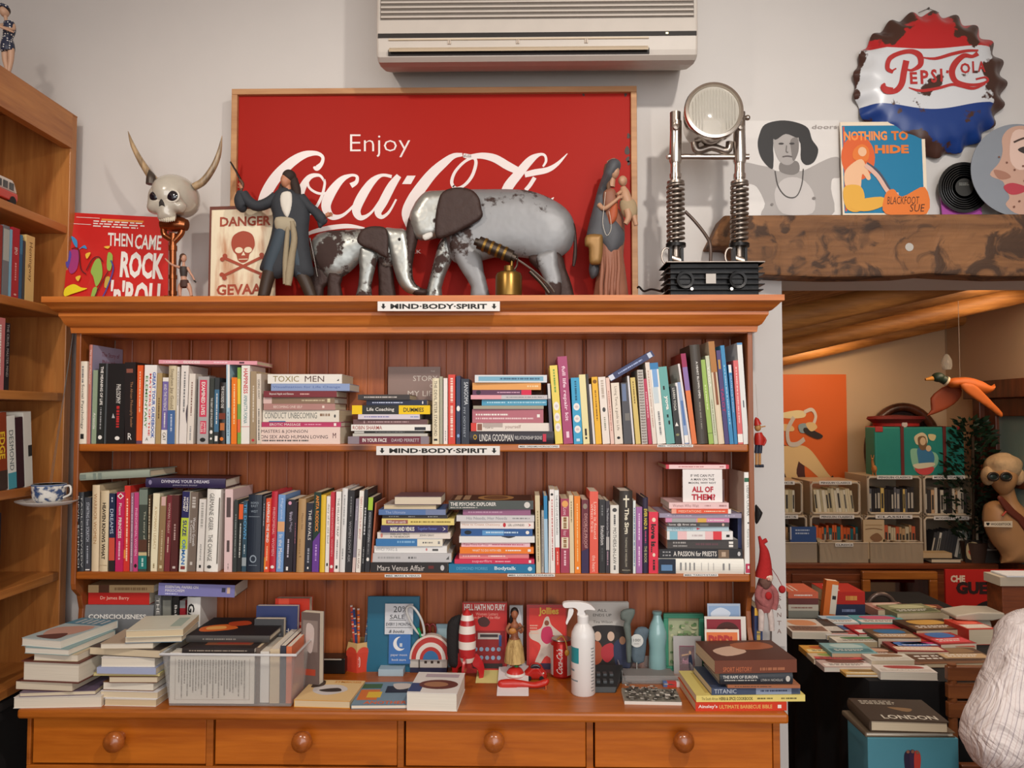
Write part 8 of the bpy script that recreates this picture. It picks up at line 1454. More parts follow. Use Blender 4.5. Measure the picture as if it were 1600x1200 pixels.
# storage crates of paperbacks
CBK=G()
def crate_open(x0p,x1p,y0p,y1p,Y,dpt,lab,seedv,palette,strip_txt,lean=0,hfr=.75):
 """clear crate lying on its side, opening toward the room"""
 a,b=W(x0p,y1p,Y),W(x1p,y1p,Y);z0,z1=a.z,W(x0p,y0p,Y).z;th=.004
 cr_=thing('storage_crate',lab,'crate',((a.x+b.x)/2,Y+dpt/2,z0),'clear crates of paperbacks on the sideboard')
 g=G();m=clearmat('milky_plastic','#D8C4A8',.35,.38)
 g.box(a.x,b.x,Y,Y+dpt,z0,z0+th,m);g.box(a.x,b.x,Y,Y+dpt,z1-th,z1,m);g.box(a.x,a.x+th,Y,Y+dpt,z0+th,z1-th,m);g.box(b.x-th,b.x,Y,Y+dpt,z0+th,z1-th,m);g.box(a.x+th,b.x-th,Y+dpt-th,Y+dpt,z0+th,z1-th,m);g.obj('crate_wall',cr_)
 g=G();r=.007;q=.02;g.tube([(a.x+q,Y,z0+r),(b.x-q,Y,z0+r),(b.x-r,Y,z0+q),(b.x-r,Y,z1-q),(b.x-q,Y,z1-r),(a.x+q,Y,z1-r),(a.x+r,Y,z1-q),(a.x+r,Y,z0+q)],r,clearmat('milky_rim','#E0D0B8',.3,.6),8,closed=True);g.obj('crate_rim',cr_,smooth=60)
 if strip_txt:
  g=G();c=(a.x+b.x)/2;w=(b.x-a.x)*.32;g.box(c-w,c+w,Y-.009,Y-.0075,z1-.018,z1+.003,wht);g.text(strip_txt,(c-w*.9,Y-.0095,z1-.0135),(w*1.8,0,0),(0,0,.011),blk,.02);g.obj('crate_label',cr_)
 rr=random.Random(seedv);x=a.x+.022+(.02 if lean else 0);H=z1-z0-2*th
 while x<b.x-.025:
  t=rr.uniform(.010,.020);h=H*hfr*rr.uniform(.93,1.04);col,nm=rr.choice(palette);
  if x+t>b.x-.02:break
  g=0;CBK.T=Matrix.Translation((x,Y+.025,z0+th+(abs(math.sin(R(lean)))*t)))@Matrix.Rotation(R(lean),4,'Y');CBK.box(0,t,0,.1,0,h,C(col,.6));CBK.box(t*.2,t*.8,-.0004,0,h*.2,h*.8,C('#3A3630' if lin(col)[0]>.3 else '#B8B0A0',.6))if rr.random()<.5 else None
  x+=t+.0015
 return cr_
pen=[('#D8CBA8','pale spined paperback'),('#E0D8C0','pale spined paperback'),('#B8AC88','olive cream paperback')]
blkp=[('#1E1A1A','black spined paperback'),('#2A2424','black spined paperback'),('#221E20','black spined paperback'),('#D8B868','yellow spined paperback'),('#5A5A60','grey spined paperback')]
mixp=[('#D8CCB8','cream spined paperback'),('#2A2420','dark spined paperback'),('#C8A078','tan spined paperback'),('#3A3430','dark spined paperback')]
orp=[('#D8642C','orange spined paperback'),('#C85824','orange spined paperback'),('#1E6A70','teal spined paperback')]
Yk=2.50;d_=.30
crate_open(1352,1442,805,877,Yk,d_,'clear crate of tan and orange paperbacks under the black spined one',4,[('#B8946A','tan spined paperback'),('#C8603C','rust spined paperback'),('#C8B898','beige spined paperback')],'CLASSICS')
crate_open(1266,1350,805,877,Yk,d_,'clear crate of orange paperbacks in the lower row',5,orp,'PENGUIN CLASSICS')
crate_open(1180,1262,805,877,Yk,d_,'lower clear crate of paperbacks cut off by the wall edge',6,mixp,'CLASSICS')
crate_open(1444,1530,807,877,Yk,d_,'lower clear crate of leaning dark paperbacks beside the plant',7,[('#3A3A3C','dark spined paperback'),('#8A8880','grey spined paperback'),('#5A6460','slate spined paperback'),('#D0CCC0','white spined paperback')],'MODERN CLASSICS',12,.68)
crate_open(1180,1255,752,804,Yk,d_,'upper clear crate of paperbacks cut off by the wall edge',8,pen,'CLASSICS')
crate_open(1266,1345,752,804,Yk,d_,'upper clear crate of pale spined paperbacks beside the painting',9,pen,'PENGUIN CLASSICS',-6,.76)
crate_open(1355,1441,743.5,804,Yk,d_,'upper clear crate of black spined paperbacks below the suitcase',10,blkp,'PENGUIN CLASSICS',0,.68)
crate_open(1443,1522,743.5,806,Yk,d_,'upper clear crate of cream and dark paperbacks beside the plant',11,mixp,'MODERN CLASSICS',0,.68)
def low_crate(x0p,x1p,lab,k,txt):
 Y=YSb+.004;a,b=W(x0p,878,Y),W(x1p,878,Y);z1=W(x0p,848,Y).z;cr_=thing('storage_crate',lab,'crate',((a.x+b.x)/2,Y+.04,zS),'low clear crates in front')
 g=G();th=.003;m=clearmat('milky_plastic');dd=.072
 g.box(a.x,b.x,Y,Y+th,zS+.001,z1,m);g.box(a.x,b.x,Y+dd-th,Y+dd,zS+.001,z1,m);g.box(a.x,a.x+th,Y+th,Y+dd-th,zS+.001,z1,m);g.box(b.x-th,b.x,Y+th,Y+dd-th,zS+.001,z1,m);g.box(a.x+th,b.x-th,Y+th,Y+dd-th,zS+.001,zS+.004,m);g.obj('crate_wall',cr_)
 g=G();g.tube([(a.x,Y,z1),(b.x,Y,z1),(b.x,Y+dd,z1),(a.x,Y+dd,z1)],.004,clearmat('milky_rim'),8,closed=True);g.obj('crate_rim',cr_)
 if txt:g=G();c=(a.x+b.x)/2;g.box(c-.05,c+.05,Y-.006,Y-.004,z1-.02,z1,wht);g.text(txt,(c-.045,Y-.0065,z1-.016),(.09,0,0),(0,0,.011),blk,.02);g.obj('crate_label',cr_)
 rr=random.Random(k);x=a.x+.02;
 while x<b.x-.05:
  t=rr.uniform(.014,.024);h=(z1-zS)*rr.uniform(.8,1.1);CBK.T=Matrix.Translation((x,Y+.01,zS+.008))@Matrix.Rotation(R(-14 if k<3 else-3),4,'Y');CBK.box(0,t,0,.05,0,h,C(rr.choice(('#B8A688','#C8B898','#A89478','#8A7458')),.8));x+=t+.012
low_crate(1186,1277,'low front crate at the wall edge of pale paperbacks',1,None);low_crate(1281,1357,'middle low front crate of pale paperbacks',2,'CLASSICS');low_crate(1360,1443,'right low front crate of pale paperbacks',3,None)
CBK.T=None;o=CBK.obj('crate_books');tag(o,'rows of small paperbacks filling the clear storage crates on the sideboard','books',kind='stuff')
g=G();q0,q1=W(1236,840,YSb-.002),W(1277,843,YSb-.002);q2=W(1277,824,YSb-.002);g.box(q0.x,q1.x,YSb+.012,YSb+.03,zS+.02,q2.z,C('#34528A',.4));g.art((q0.x,YSb+.0118,q2.z),(q1.x-q0.x,0,0),(0,0,-.07),[('r','#C8C8D0',0,0,.05,1),('h','#B8C8E0',.2,.2,.8,.7,2)],.0005);tag(g.obj('book'),'blue covered book facing out in the low crate at wall edge','book')
g=G();q0,q1,q2=W(1351,845,YSb),W(1384,845,YSb),W(1384,813,YSb);g.box(q0.x,q1.x,YSb+.014,YSb+.028,zS+.02,q2.z,C('#C8AE88',.6));g.art((q0.x,YSb+.0138,q2.z),(q1.x-q0.x,0,0),(0,0,-.13),[('r','#A88A60',.1,.2,.9,.24),('l','#8A6A48',[(.1,.4),(.5,.36),(.9,.42)],.04),('s','#8A6444',[(.3,.75),(.65,.55),(.9,.8),(.6,.95)])],.0005);tag(g.obj('book'),'tan illustrated paperback facing out above the low crates','book')
g=G();q0,q1=W(1443,866,YSb),W(1489,866,YSb);g.box(q0.x,q1.x,YSb+.01,YSb+.09,zS+.027,zS+.055,C('#C8AC84',.7));tag(g.obj('book'),'buff book lying on the black one right of the low crates','book')
g=G();q0,q1=W(1455,876,YSb),W(1502,876,YSb);g.box(q0.x,q1.x,YSb+.004,YSb+.09,zS,zS+.004,C('#1A1818',.5));g.box(q0.x+.006,q1.x-.001,YSb+.006,YSb+.09,zS+.004,zS+.022,pagemat());g.box(q0.x,q1.x,YSb+.004,YSb+.09,zS+.022,zS+.026,C('#1A1818',.5));tag(g.obj('book'),'black hardback lying flat on the sideboard right of low crates','book')
for x0p,x1p,y0p,fr,lab in((1508,1532,844,[('r','#2A221E',0,0,1,1),('s','#C8B48A',[(.15,.15),(.85,.15),(.85,.8),(.15,.8)]),('s','#C84838',[(.2,.5),(.5,.4),(.8,.6),(.5,.75)])],'dark card with a red picture standing on the sideboard near the bust'),(1536,1564,836,[('r','#3A3632',0,0,1,1),('s','#8A8680',[(.3,.15),(.6,.12),(.7,.4),(.5,.5),(.3,.4)]),('r','#A8A49C',.2,.5,.8,.56)],'grey portrait card standing on the sideboard near the bust')):
 Y=YSb+.02;a,b=W(x0p,870,Y),W(x1p,870,Y);t_=W(x0p,y0p,Y);g=G();g.box(a.x,b.x,Y,Y+.004,zS,t_.z,C('#2A241E',.6));g.art((a.x,Y-.0004,t_.z),(b.x-a.x,0,0),(0,0,-(t_.z-zS)),fr,.0005);tag(g.obj('greeting_card'),lab,'card')
# small deer figurine left of the suitcase
g=G();Y=2.52;u=1/S(Y);zq=W(1360,748,Y).z;cx_=W(1366,735,Y).x;g.blob((cx_,Y,zq+.055),(.014,.02,.022),C('#B8763C',.6),());g.tube([(cx_-.004,Y,zq+.06),(cx_-.010,Y,zq+.10),(cx_-.014,Y-.01,zq+.115)],[.009,.007,.004],C('#B8763C',.6),8,2)
for dx in(-.008,.008):g.tube([(cx_+dx,Y,zq+.05),(cx_+dx,Y,zq)],.0035,C('#B8763C',.6),6);g.tube([(cx_-.010+dx*.4,Y,zq+.108),(cx_-.008+dx,Y,zq+.135)],.0022,C('#B8763C',.6),6)
tag(g.obj('animal_figurine',smooth=60),'small brown long-eared animal figurine standing left of the suitcase','figurine')
# flying duck decoration
Y=1.9;u=1/S(Y);DK=thing('flying_duck','wooden flying duck with green head and orange wings hanging in the next room','duck',W(1500,615,Y));ow=C('#B85C1C',.6,var=.15)
g=G();g.puff([(1478,598),(1484,592),(1495,590),(1515,590),(1535,596),(1548,603),(1554,600),(1552,610),(1540,616),(1520,614),(1500,606),(1486,606)],Y,.035,ow,3,.045);g.obj('body',DK,smooth=60)
g=G();g.blob(W(1466,589.5,Y),(10*u,8*u,7.5*u),C('#2A3A2C',.4),(),24,16);g.tube([W(1468,590,Y),W(1480,596,Y)],[6.5*u,7*u],C('#2A3A2C',.4),14,0);g.obj('duck_head',DK,smooth=60)
g=G();g.tube([W(1477,594.5,Y),W(1480,596,Y)],7.4*u,C('#D8C8A8',.5),14);g.obj('neck_ring',DK,smooth=60);g=G();g.tube([W(1458,591,Y),W(1446,593,Y)],[4*u,2*u],C('#D89038',.5),10);g.obj('bill',DK,smooth=60)
g=G();g.puff([(1500,600),(1520,600),(1535,612),(1552,630),(1566,645),(1564,652),(1548,640),(1530,628),(1510,614)],Y-.04,.007,ow,2,.02);g.obj('wing',DK,smooth=60);g=G();g.puff([(1480,602),(1500,604),(1502,618),(1490,632),(1470,643),(1448,650),(1455,640),(1454,622),(1466,610)],Y+.04,.007,C('#8A3A18',.6,var=.15),2,.02);g.obj('wing',DK,smooth=60)
g=G();g.tube([W(1500,592,Y),Vector((W(1500,592,Y).x,Y,zc(W(1500,592,Y).x,Y)-.01))],.0012,C('#8A8078'),5);g.obj('hanging_string',DK)
g=G();c=W(1479,566,2.3);g.lathe([(.012,-.02),(.022,-.04),(.028,-.02),(.026,.01),(.015,.035),(.006,.045)],c,clearmat('lamp_glass'),20);g.tube([c+Vector((0,0,.045)),Vector((c.x,c.y,zc(c.x,c.y)-.01))],.001,C('#6A6058'),5);tag(g.obj('glass_bauble',smooth=60),'small clear glass bauble hanging above the flying duck','bauble')
# small ceiling spots
for px,py,Y,lab in((1322,524,2.2,'small white ceiling spot glowing on the reed ceiling'),(1260,549,2.8,'small grey ceiling spot above the orange painting')):
 c=W(px,py,Y);zz=zc(c.x,Y);o=thing('ceiling_spot',lab,'spotlight',(c.x,Y,zz));g=G();g.tube([(c.x,Y,zz-.01),(c.x,Y,c.z+.02)],.008,C('#A8A098',.4));g.obj('spot_arm',o);g=G();g.tube([(c.x+.02,Y,c.z+.02),(c.x-.008,Y-.01,c.z-.01)],[.014,.022],C('#D8D0C4',.4),16);g.obj('spot_housing',o,smooth=50);g=G();g.blob((c.x-.008,Y-.012,c.z-.012),(.018,.018,.012),C('#FFF0D8',.4,emis=(6 if px>1300 else 1)),());g.obj('bulb',o)
# bushy plant
Y=2.36;PLn=thing('potted_plant','dark green bushy plant between the crates and the mannequin bust','plant',(W(1527,870,Y).x,Y+.08,zS));rr=random.Random(8);leaf=C('#1C3420',.5,var=.3);g=G();cx_=W(1540,800,Y).x
for k in range(900):
 t=rr.random();z=zS+.12+t*.68;w=.15*math.sin(math.pi*(.15+.75*t))+.02;a=rr.uniform(0,6.28);r=w*math.sqrt(rr.random());p=Vector((cx_+r*math.cos(a),Y+.12+r*.6*math.sin(a),z));d=Vector((math.cos(a)*.8,math.sin(a)*.8-.3,rr.uniform(-.2,.9))).normalized();s=rr.uniform(.03,.055);sd=d.cross(Vector((rr.random(),rr.random(),rr.random()))).normalized()*s*.2
 g.add([p,p+d*s*.5+sd,p+d*s,p+d*s*.5-sd],[(0,1,2,3)],leaf)
g.obj('foliage',PLn);g=G();g.tube([(cx_,Y+.12,zS+.1),(cx_+.01,Y+.12,zS+.7)],.008,C('#3A2A1A',.8));g.obj('stem',PLn);g=G();g.lathe([(0,0),(.055,0),(.07,.11),(.06,.11),(0,.10)],(cx_,Y+.12,zS),C('#4A3428',.7),28);g.obj('plant_pot',PLn,smooth=50)
# mannequin bust
Y=2.28;u=1/S(Y);zsb=W(1585,880,Y).z
MB=thing('mannequin_bust','pale mannequin bust with fluffy earmuffs, dark goggles and a shoulder strap','mannequin',(W(1585,880,Y).x,Y,zsb));ms=C('#B8895C',.45);
g=G();hc=W(1567,745,Y);g.blob(hc,(20*u,25*u,29*u),ms,[((0,-1,-.12),.10,.16),((0,-1,.2),.02,.3),((-.38,-1,.12),-.05,.18),((.38,-1,.12),-.05,.18),((0,-1,-.5),.03,.2),((.9,0,-.8),-.14,.5),((-.9,0,-.8),-.14,.5)],36,26,Matrix.Rotation(R(-22),3,'Z'))
g.tube([W(1572,765,Y),W(1578,785,Y),W(1584,800,Y)],[11*u,11*u,16*u],ms,20,3);g.puff([(1572,788),(1592,790),(1608,800),(1616,830),(1612,880),(1612,900),(1562,900),(1566,870),(1552,850),(1538,820),(1540,790),(1556,782)],Y,.07,ms,3,.09,zmin=zsb);g.obj('bust',MB,smooth=70)
g=G();fz=C('#C8A880',.95,bump=.8,bscale=60,var=.2);g.blob(hc+Vector((.004,.01,14*u)),(25*u,26*u,22*u),fz,[((random.Random(k).uniform(-1,1),random.Random(k+9).uniform(-1,0),random.Random(k+5).uniform(0,1)),.09,.25)for k in range(14)],36,24);g.obj('fluffy_cap',MB,smooth=80)
for px,py in((1543,744),(1590,744)):
 g=G();e=W(px,py,Y-.01);g.blob(e,(8*u,13*u,14*u),fz,[((0,-1,0),-.1,.3),((0,0,1),.08,.4)],24,18);g.obj('ear_muff',MB,smooth=80)
for px in(1552,1572):
 g=G();e=W(px,745,Y-26*u);g.tube([e+Vector((7.5*u*math.cos(a),0,5.5*u*math.sin(a)))for a in[i*math.pi/8 for i in range(16)]],1.8*u,C('#2A201A',.4),8,closed=True);g.blob(e+Vector((0,.003,0)),(7*u,1.5*u,5*u),C('#23302C',.08,coat=1),());g.obj('goggle_lens',MB,smooth=60)
g=G();g.puff([(1558,778),(1566,776),(1585,796),(1604,812),(1612,830),(1604,834),(1590,815),(1572,800)],Y-.075,.006,C('#6A2E1C',.6),2);g.obj('shoulder_strap',MB,smooth=60)
g=G();Yl=Y-.085;g.slabpx([(1538,823),(1582,824),(1582,814),(1538,815)],Yl,.002,C('#E0D0B8',.6));g.textpx('\u2665 WOODSTOCK',1541,816.5,1580,821.5,Yl-.0005,blk,.02);g.tube([W(1566,806,Yl+.004),W(1572,799,Yl+.004)],.005,C('#B8402C'),8);o=g.obj('slogan_tag',MB)
# framed mirror leaning on the sideboard front, poster
Yf2=YSb-.05;pf=wood('light_frame_pine','#8A4A1C','#B8702C','#5A2A10','X',.35)
FM=thing('framed_mirror','honey wooden framed mirror leaning on the sideboard front behind book table','mirror',(W(1406,960,Yf2).x,Yf2,.2));a,b=W(1348,920,Yf2),W(1466,920,Yf2);zt_=W(1400,893,Yf2).z;zb_=zt_-.36;w=.045;g=G()
g.box(a.x,b.x,Yf2,Yf2+.03,zt_-w,zt_,pf);g.box(a.x,b.x,Yf2,Yf2+.03,zb_,zb_+w,pf);g.box(a.x,a.x+w,Yf2,Yf2+.03,zb_+w,zt_-w,pf);g.box(b.x-w,b.x,Yf2,Yf2+.03,zb_+w,zt_-w,pf);g.obj('mirror_frame',FM,bevel=.006)
g=G();g.box(a.x+w,b.x-w,Yf2+.012,Yf2+.02,zb_+w,zt_-w,C('#8A8078',.04,1.0,var=0));g.obj('mirror_glass',FM)
Y=1.75;a,b=W(1478,940,Y),W(1640,940,Y);zt_=W(1480,890,Y).z;zb_=W(1480,1000,Y).z;g=G();g.box(a.x,b.x,Y,Y+.012,zb_,zt_,C('#B81A12',.5));g.art((a.x,Y-.0002,zt_),(b.x-a.x,0,0),(0,0,-(zt_-zb_)),[('t','#E0C8B0','CHE',.05,.08,.19,.18,.05),('t','#2A1412','GUEVARA',.1,.17,.8,.35,.06),('s','#1E1414',[(.24,.6),(.35,.46),(.55,.42),(.75,.48),(.85,.66),(.8,.9),(.6,1),(.35,.98),(.28,.8)]),('p','#C02A20',[(.42,.5),(.44,.54),(.46,.5),(.44,.58),(.41,.53),(.47,.53)])],.0006)
tag(g.obj('poster'),'red poster board with black and white lettering standing behind the book table','poster')
# ================================================================ table of books in the next room
zT=.75;TX0=.96;TX1=1.66;TY0=.28;TY1=1.38;clo=C('#0E0D0F',.9,bump=.3,bscale=15,var=0)
TB=thing('book_table','long table under a black cloth covered with books seen through the doorway','table',((TX0+TX1)/2,(TY0+TY1)/2,0))
g=G();g.box(TX0+.01,TX1-.01,TY0+.01,TY1-.01,zT-.03,zT-.004,sbw);g.obj('tabletop',TB)
for x in(TX0+.06,TX1-.06):
 for y in(TY0+.06,TY1-.06):g=G();g.box(x-.02,x+.02,y-.02,y+.02,0,zT-.03,sbw);g.obj('leg',TB)
g=G();nn=160;ring=[]
for k in range(nn):
 t=k/nn*4;s_,f=int(t),t%1;p=[(TX0+f*(TX1-TX0),TY0),(TX1,TY0+f*(TY1-TY0)),(TX1-f*(TX1-TX0),TY1),(TX0,TY1-f*(TY1-TY0))][s_];nrm=[(0,-1),(1,0),(0,1),(-1,0)][s_];ring.append((p,nrm,k))
rows=[]
for z,am in((zT,0),(zT-.04,.004),(zT-.3,.010),(.04,.018)):rows.append([(p[0]+nrm[0]*(am*(1+math.sin(k*.9))+.002),p[1]+nrm[1]*(am*(1+math.sin(k*.9))+.002),z)for p,nrm,k in ring])
vs_=[v for r in rows for v in r];fs=[tuple(range(nn))]+[(i*nn+j,(i+1)*nn+j,(i+1)*nn+(j+1)%nn,i*nn+(j+1)%nn)for i in range(3)for j in range(nn)]
g.add(vs_,fs,clo);tag(g.obj('tablecloth',smooth=50),'black cloth hanging over the book table in the next room','tablecloth')
TG='books laid out on the black table'
def tbook(px,py,w,d,t,col,lab,fr=(),rz=0,z=zT+.001,pages_left=True):
 p=WZ(px,py,z);M=Matrix.Translation((p.x,p.y,z))@Matrix.Rotation(R(rz),4,'Z')@cols((0,0,1),(1,0,0),(0,1,0),(0,0,0))
 o=mk_book(M,t,d,w,col,(),fr,lab,TG);return o
rb=random.Random(21)
def cov(c1,c2,c3=None):return[('r',c1,.05,.55,.95,.9),('s',c2,[(.2,.15),(.75,.12),(.85,.45),(.3,.5)])]+([('t',c3,rb.choice(('NOVEL','STORIES','LIFE')),.15,.6,.85,.8)]if 0 else[('h',c3 or '#E8E4DC',.15,.62,.85,.85,2)])
front_row=[(1237,1012,'#E4DED4','white covered','#D8A890','#8A6A5A'),(1262,1002,'#3A3634','charcoal covered','#4A4644','#8A8680'),(1288,985,'#C8D4DC','pale blue covered','#5A90B8','#D8E0E4'),(1325,985,'#C8506A','pink and blue covered','#4A88A8','#E0D8D0'),(1293,1008,'#D8D0D0','white and blue illustrated','#4A6A98','#C05050'),(1345,1000,'#B82830','bright red covered','#C83038','#E8D0C8'),(1305,1022,'#E0DCD0','white green lettered','#5A8A5A','#D8D4C8'),(1362,1020,'#6A5A4C','brown and blue covered','#3A6A98','#8A7A68'),
(1245,1040,'#E0A850','yellow illustrated','#C87840','#E8D090'),(1262,1052,'#D8C8A8','cream scroll covered','#8A9A60','#C84848'),(1280,1068,'#C8B8B0','mauve and white','#8A5A50','#E8E0D8')]
# rows of face-up books, described one by one
spec=[
(1236,1002,.115,.17,.022,'#DCD4C8','white book with an orange figure at the table back left corner','#D8946A','#8A6A5A'),
(1268,1003,.12,.17,.02,'#34302E','charcoal book with white letters near the table back left','#4A4644','#C8C4BC'),
(1300,990,.12,.13,.018,'#B8CCD8','pale blue book beside the upright orange one on the table','#6AA0C0','#E8E8E4'),
(1330,992,.15,.12,.02,'#58A0A8','turquoise and pink book in the second row of the table','#C85A78','#E0D8D0'),
(1292,1020,.13,.20,.016,'#D4D0D4','white and blue illustrated book near the table left side','#4A6A98','#C05050'),
(1346,1014,.17,.16,.022,'#B02430','bright red book with large white letters in the table middle','#C83038','#EDE4E0'),
(1314,1030,.17,.10,.018,'#E0DCCE','cream book with a green title block left of the red one','#4A7A50','#C8C4B8'),
(1370,1032,.15,.15,.03,'#66503C','brown and blue thick paperback right of the red one','#2E6C9C','#B89878'),
(1246,1028,.12,.13,.016,'#D8A048','yellow illustrated book on the left edge of the table','#B85A30','#F0DCA0'),
(1266,1040,.15,.12,.014,'#D8C4A4','cream scroll patterned book on the left edge of the table','#9AA858','#C85050'),
(1330,1044,.17,.13,.012,'#4C3628','dark brown book with an oval portrait in the table middle','#C8A088','#8A5A40'),
(1405,1040,.18,.12,.02,'#8A2C30','maroon book with row of letters in the table middle right','#3A6AB0','#E0C0A8'),
(1282,1052,.15,.13,.014,'#C8B0A8','mauve covered book on the left edge near the table front','#7A4A40','#EDE4DC'),
(1350,1058,.19,.13,.012,'#4A3426','dark brown book with a small orange oval on the table','#B86430','#7A5040'),
]
yy={}
spec2=[  # px of lower-left corner, py, width, depth
(1238,1000,.14,.20),(1270,1000,.13,.20),(1296,984,.13,.12),(1345,985,.19,.13),(1292,1002,.15,.16),(1342,1003,.19,.13),(1308,1014,.19,.07),(1372,1014,.15,.13),
(1262,1030,.16,.09),(1272,1040,.17,.08),(1335,1032,.15,.10),(1402,1030,.17,.13),(1288,1052,.17,.09),(1350,1046,.19,.10)]
for(px,py,w,d),r in zip(spec2,spec):tbook(px,py-2,w*.92,d*.86,r[4],r[5],r[6],cov(r[8],r[7],'#E8E4DC' if lin(r[5])[1]<.3 else '#5A4A44'),rb.uniform(-4,4))
for px,py,w,d,t,col,lab,c1,c2,rz in(
(1300,1036,.145,.115,.026,'#7FB0B4','pale turquoise book at the table front left','#B8D0CC','#4A8088',0),
(1308,1050,.10,.05,.010,'#D88838','orange and white magazine at the table front left corner','#8A3A2A','#E8E0D0',-2),
(1362,1048,.135,.07,.026,'#DCD6CA','white book with brown block on the table front','#8A6A50','#C8C0B4',2),
(1376,1064,.165,.07,.022,'#E0D8D0','white and red book at the very front of the table','#A8403C','#C8BEB4',-2),
(1322,1060,.12,.05,.008,'#C89848','yellow brown pamphlet at the very front edge of the table','#8A6A38','#E0C890',0),
(1402,1022,.17,.05,.02,'#3A6CB8','blue and pink striped book on the right half of table','#C83068','#B8C8E0',3),
(1432,1046,.24,.22,.012,'#7A5238','large brown landscape picture book on the table front right','#A87848','#5A3A28',4),
(1470,1022,.13,.15,.026,'#A02428','thick book with a blue mountain cover at the table right','#3A68A8','#D84850',8),
(1432,1004,.19,.15,.035,'#4A3426','thick dark brown thriller with gold band in the table right middle','#C89848','#7A5838',6),
(1402,976,.19,.14,.035,'#8A8A68','olive leaf patterned hardback near the table back','#B8B890','#5A6044',8),
(1372,968,.15,.12,.03,'#B88A80','dusty pink book at the back of the table beside the mirror','#D8C0B0','#8A4A40',5),
(1415,968,.16,.11,.03,'#7A3A2C','rust brown book at the table back right before the framed mirror','#C89868','#4A2A20',-6),
(1460,992,.14,.12,.02,'#D8D0C0','cream book at the table right under the plastic stand','#6A8AA0','#A86A50',5),
(1446,1020,.16,.10,.018,'#B8402C','brick red and blue book at the table right of the maroon one','#4070B0','#E8D8C8',-3),
(1478,1040,.16,.14,.014,'#5A4030','dark brown book at the far right of the table front','#8A6A48','#C0A078',2),
(1514,1010,.10,.14,.05,'#C03428','red topped book beside the chair on the table','#E86048','#D8C8B8',5),):
 tbook(px,py-2,w*.95,d*.9,t,col,lab,cov(c2,c1),rz)
# stacks at the back of the table
def tstack(px0,px1,pyb,items):
 a=WZ(px0,pyb,zT);Y=a.y;z=zT+.001
 for th,col,lab,sp in items:
  b=W(px1,pyb,Y);mk_book(cols((0,0,1),(0,1,0),(-1,0,0),(b.x,Y,z)),th,b.x-a.x,.15,col,sp,[('r',col,0,0,1,1),('h','#E8D8C8',.15,.2,.8,.5,2)],lab,TG);z+=th+.0005
tstack(1232,1279,966,[(.026,'#8A8A80','grey green book at the bottom of the table back left stack',[]),(.022,'#C8C0B0','cream book second in the table back left stack',[D('#8A4A40',.1,.8)]),(.022,'#6A3A38','maroon book third in the table back left stack',[]),(.022,'#D0684C','salmon red book topmost of the table back left stack',[D(Wt,.2,.8)])])
tstack(1292,1352,964,[(.045,'#2A3450','thick navy book under the red one at the table back',[D('#8898C0',.4,.75)]),(.045,'#B82A22','thick red book topmost of the stack right of the orange upright',[D('#D8A050',.5,.8,.5,.5)])])
p=WZ(1284,963,zT);mk_book(Matrix.Translation((p.x,p.y-.01,zT+.001))@Matrix.Rotation(R(7),4,'Y')@cols((0,-1,0),(1,0,0),(0,0,1),(0,.03,0)),.03,.135,.045,'#D8702C',(),[('r','#E0D8C8',.5,.1,1,.9),('r','#D8702C',.0,.0,.5,1),('r','#2A2A30',.6,.4,.9,.5)],'upright orange and white book standing between two stacks on the table',TG)
g=G();c=W(1377,945,1.2);g.tube([c+Vector((.052*math.cos(a),0,.052*math.sin(a)-.01))for a in[i*math.pi/14 for i in range(-2,17)]],.009,C('#6A5850',.3,.3),10);g.tube([c+Vector((.052,0,-.02)),(c.x+.052,c.y,zT+.002)],.009,C('#6A5850',.3,.3),10);g.tube([c+Vector((-.052,0,-.02)),(c.x-.052,c.y,zT+.002)],.009,C('#6A5850',.3,.3),10);tag(g.obj('arched_bookend',smooth=60),'brown arched bookend standing at the back of the table before the mirror','bookend')
# white plastic stand, dark counter with papers
Y=.72;WS=thing('plastic_stand','off white plastic stand with a long flat arm behind the striped shirt','stand',(W(1530,990,Y).x,Y,zT));wp2=C('#B8AE9C',.4)
g=G();g.slabpx([(1494,962),(1530,957),(1570,958),(1572,966),(1552,970),(1514,970),(1494,968)],Y,.10,wp2,0);g.obj('flat_arm',WS,bevel=.004);g=G();g.slabpx([(1516,970),(1548,970),(1556,1003),(1508,1003)],Y+.02,.05,wp2);g.obj('stand_foot',WS,bevel=.004)
q=[v for v in WS.children];
Y=.78;a=W(1566,930,Y);g=G();zk_=W(1570,915,Y).z;g.box(a.x,a.x+.4,Y,Y+.09,0,zk_,sbw);tag(g.obj('counter',bevel=.003),'dark wooden counter at the right edge behind the striped shirt','counter')
g=G();g.box(a.x-.012,a.x+.3,Y-.01,Y+.085,zk_+.0005,zk_+.030,C('#B8AC98',.6));g.box(a.x+.01,a.x+.3,Y-.012,Y+.08,zk_+.031,zk_+.036,C('#D8D8D8',.5));tag(g.obj('paper_stack'),'stack of papers lying on the dark wooden counter','papers')
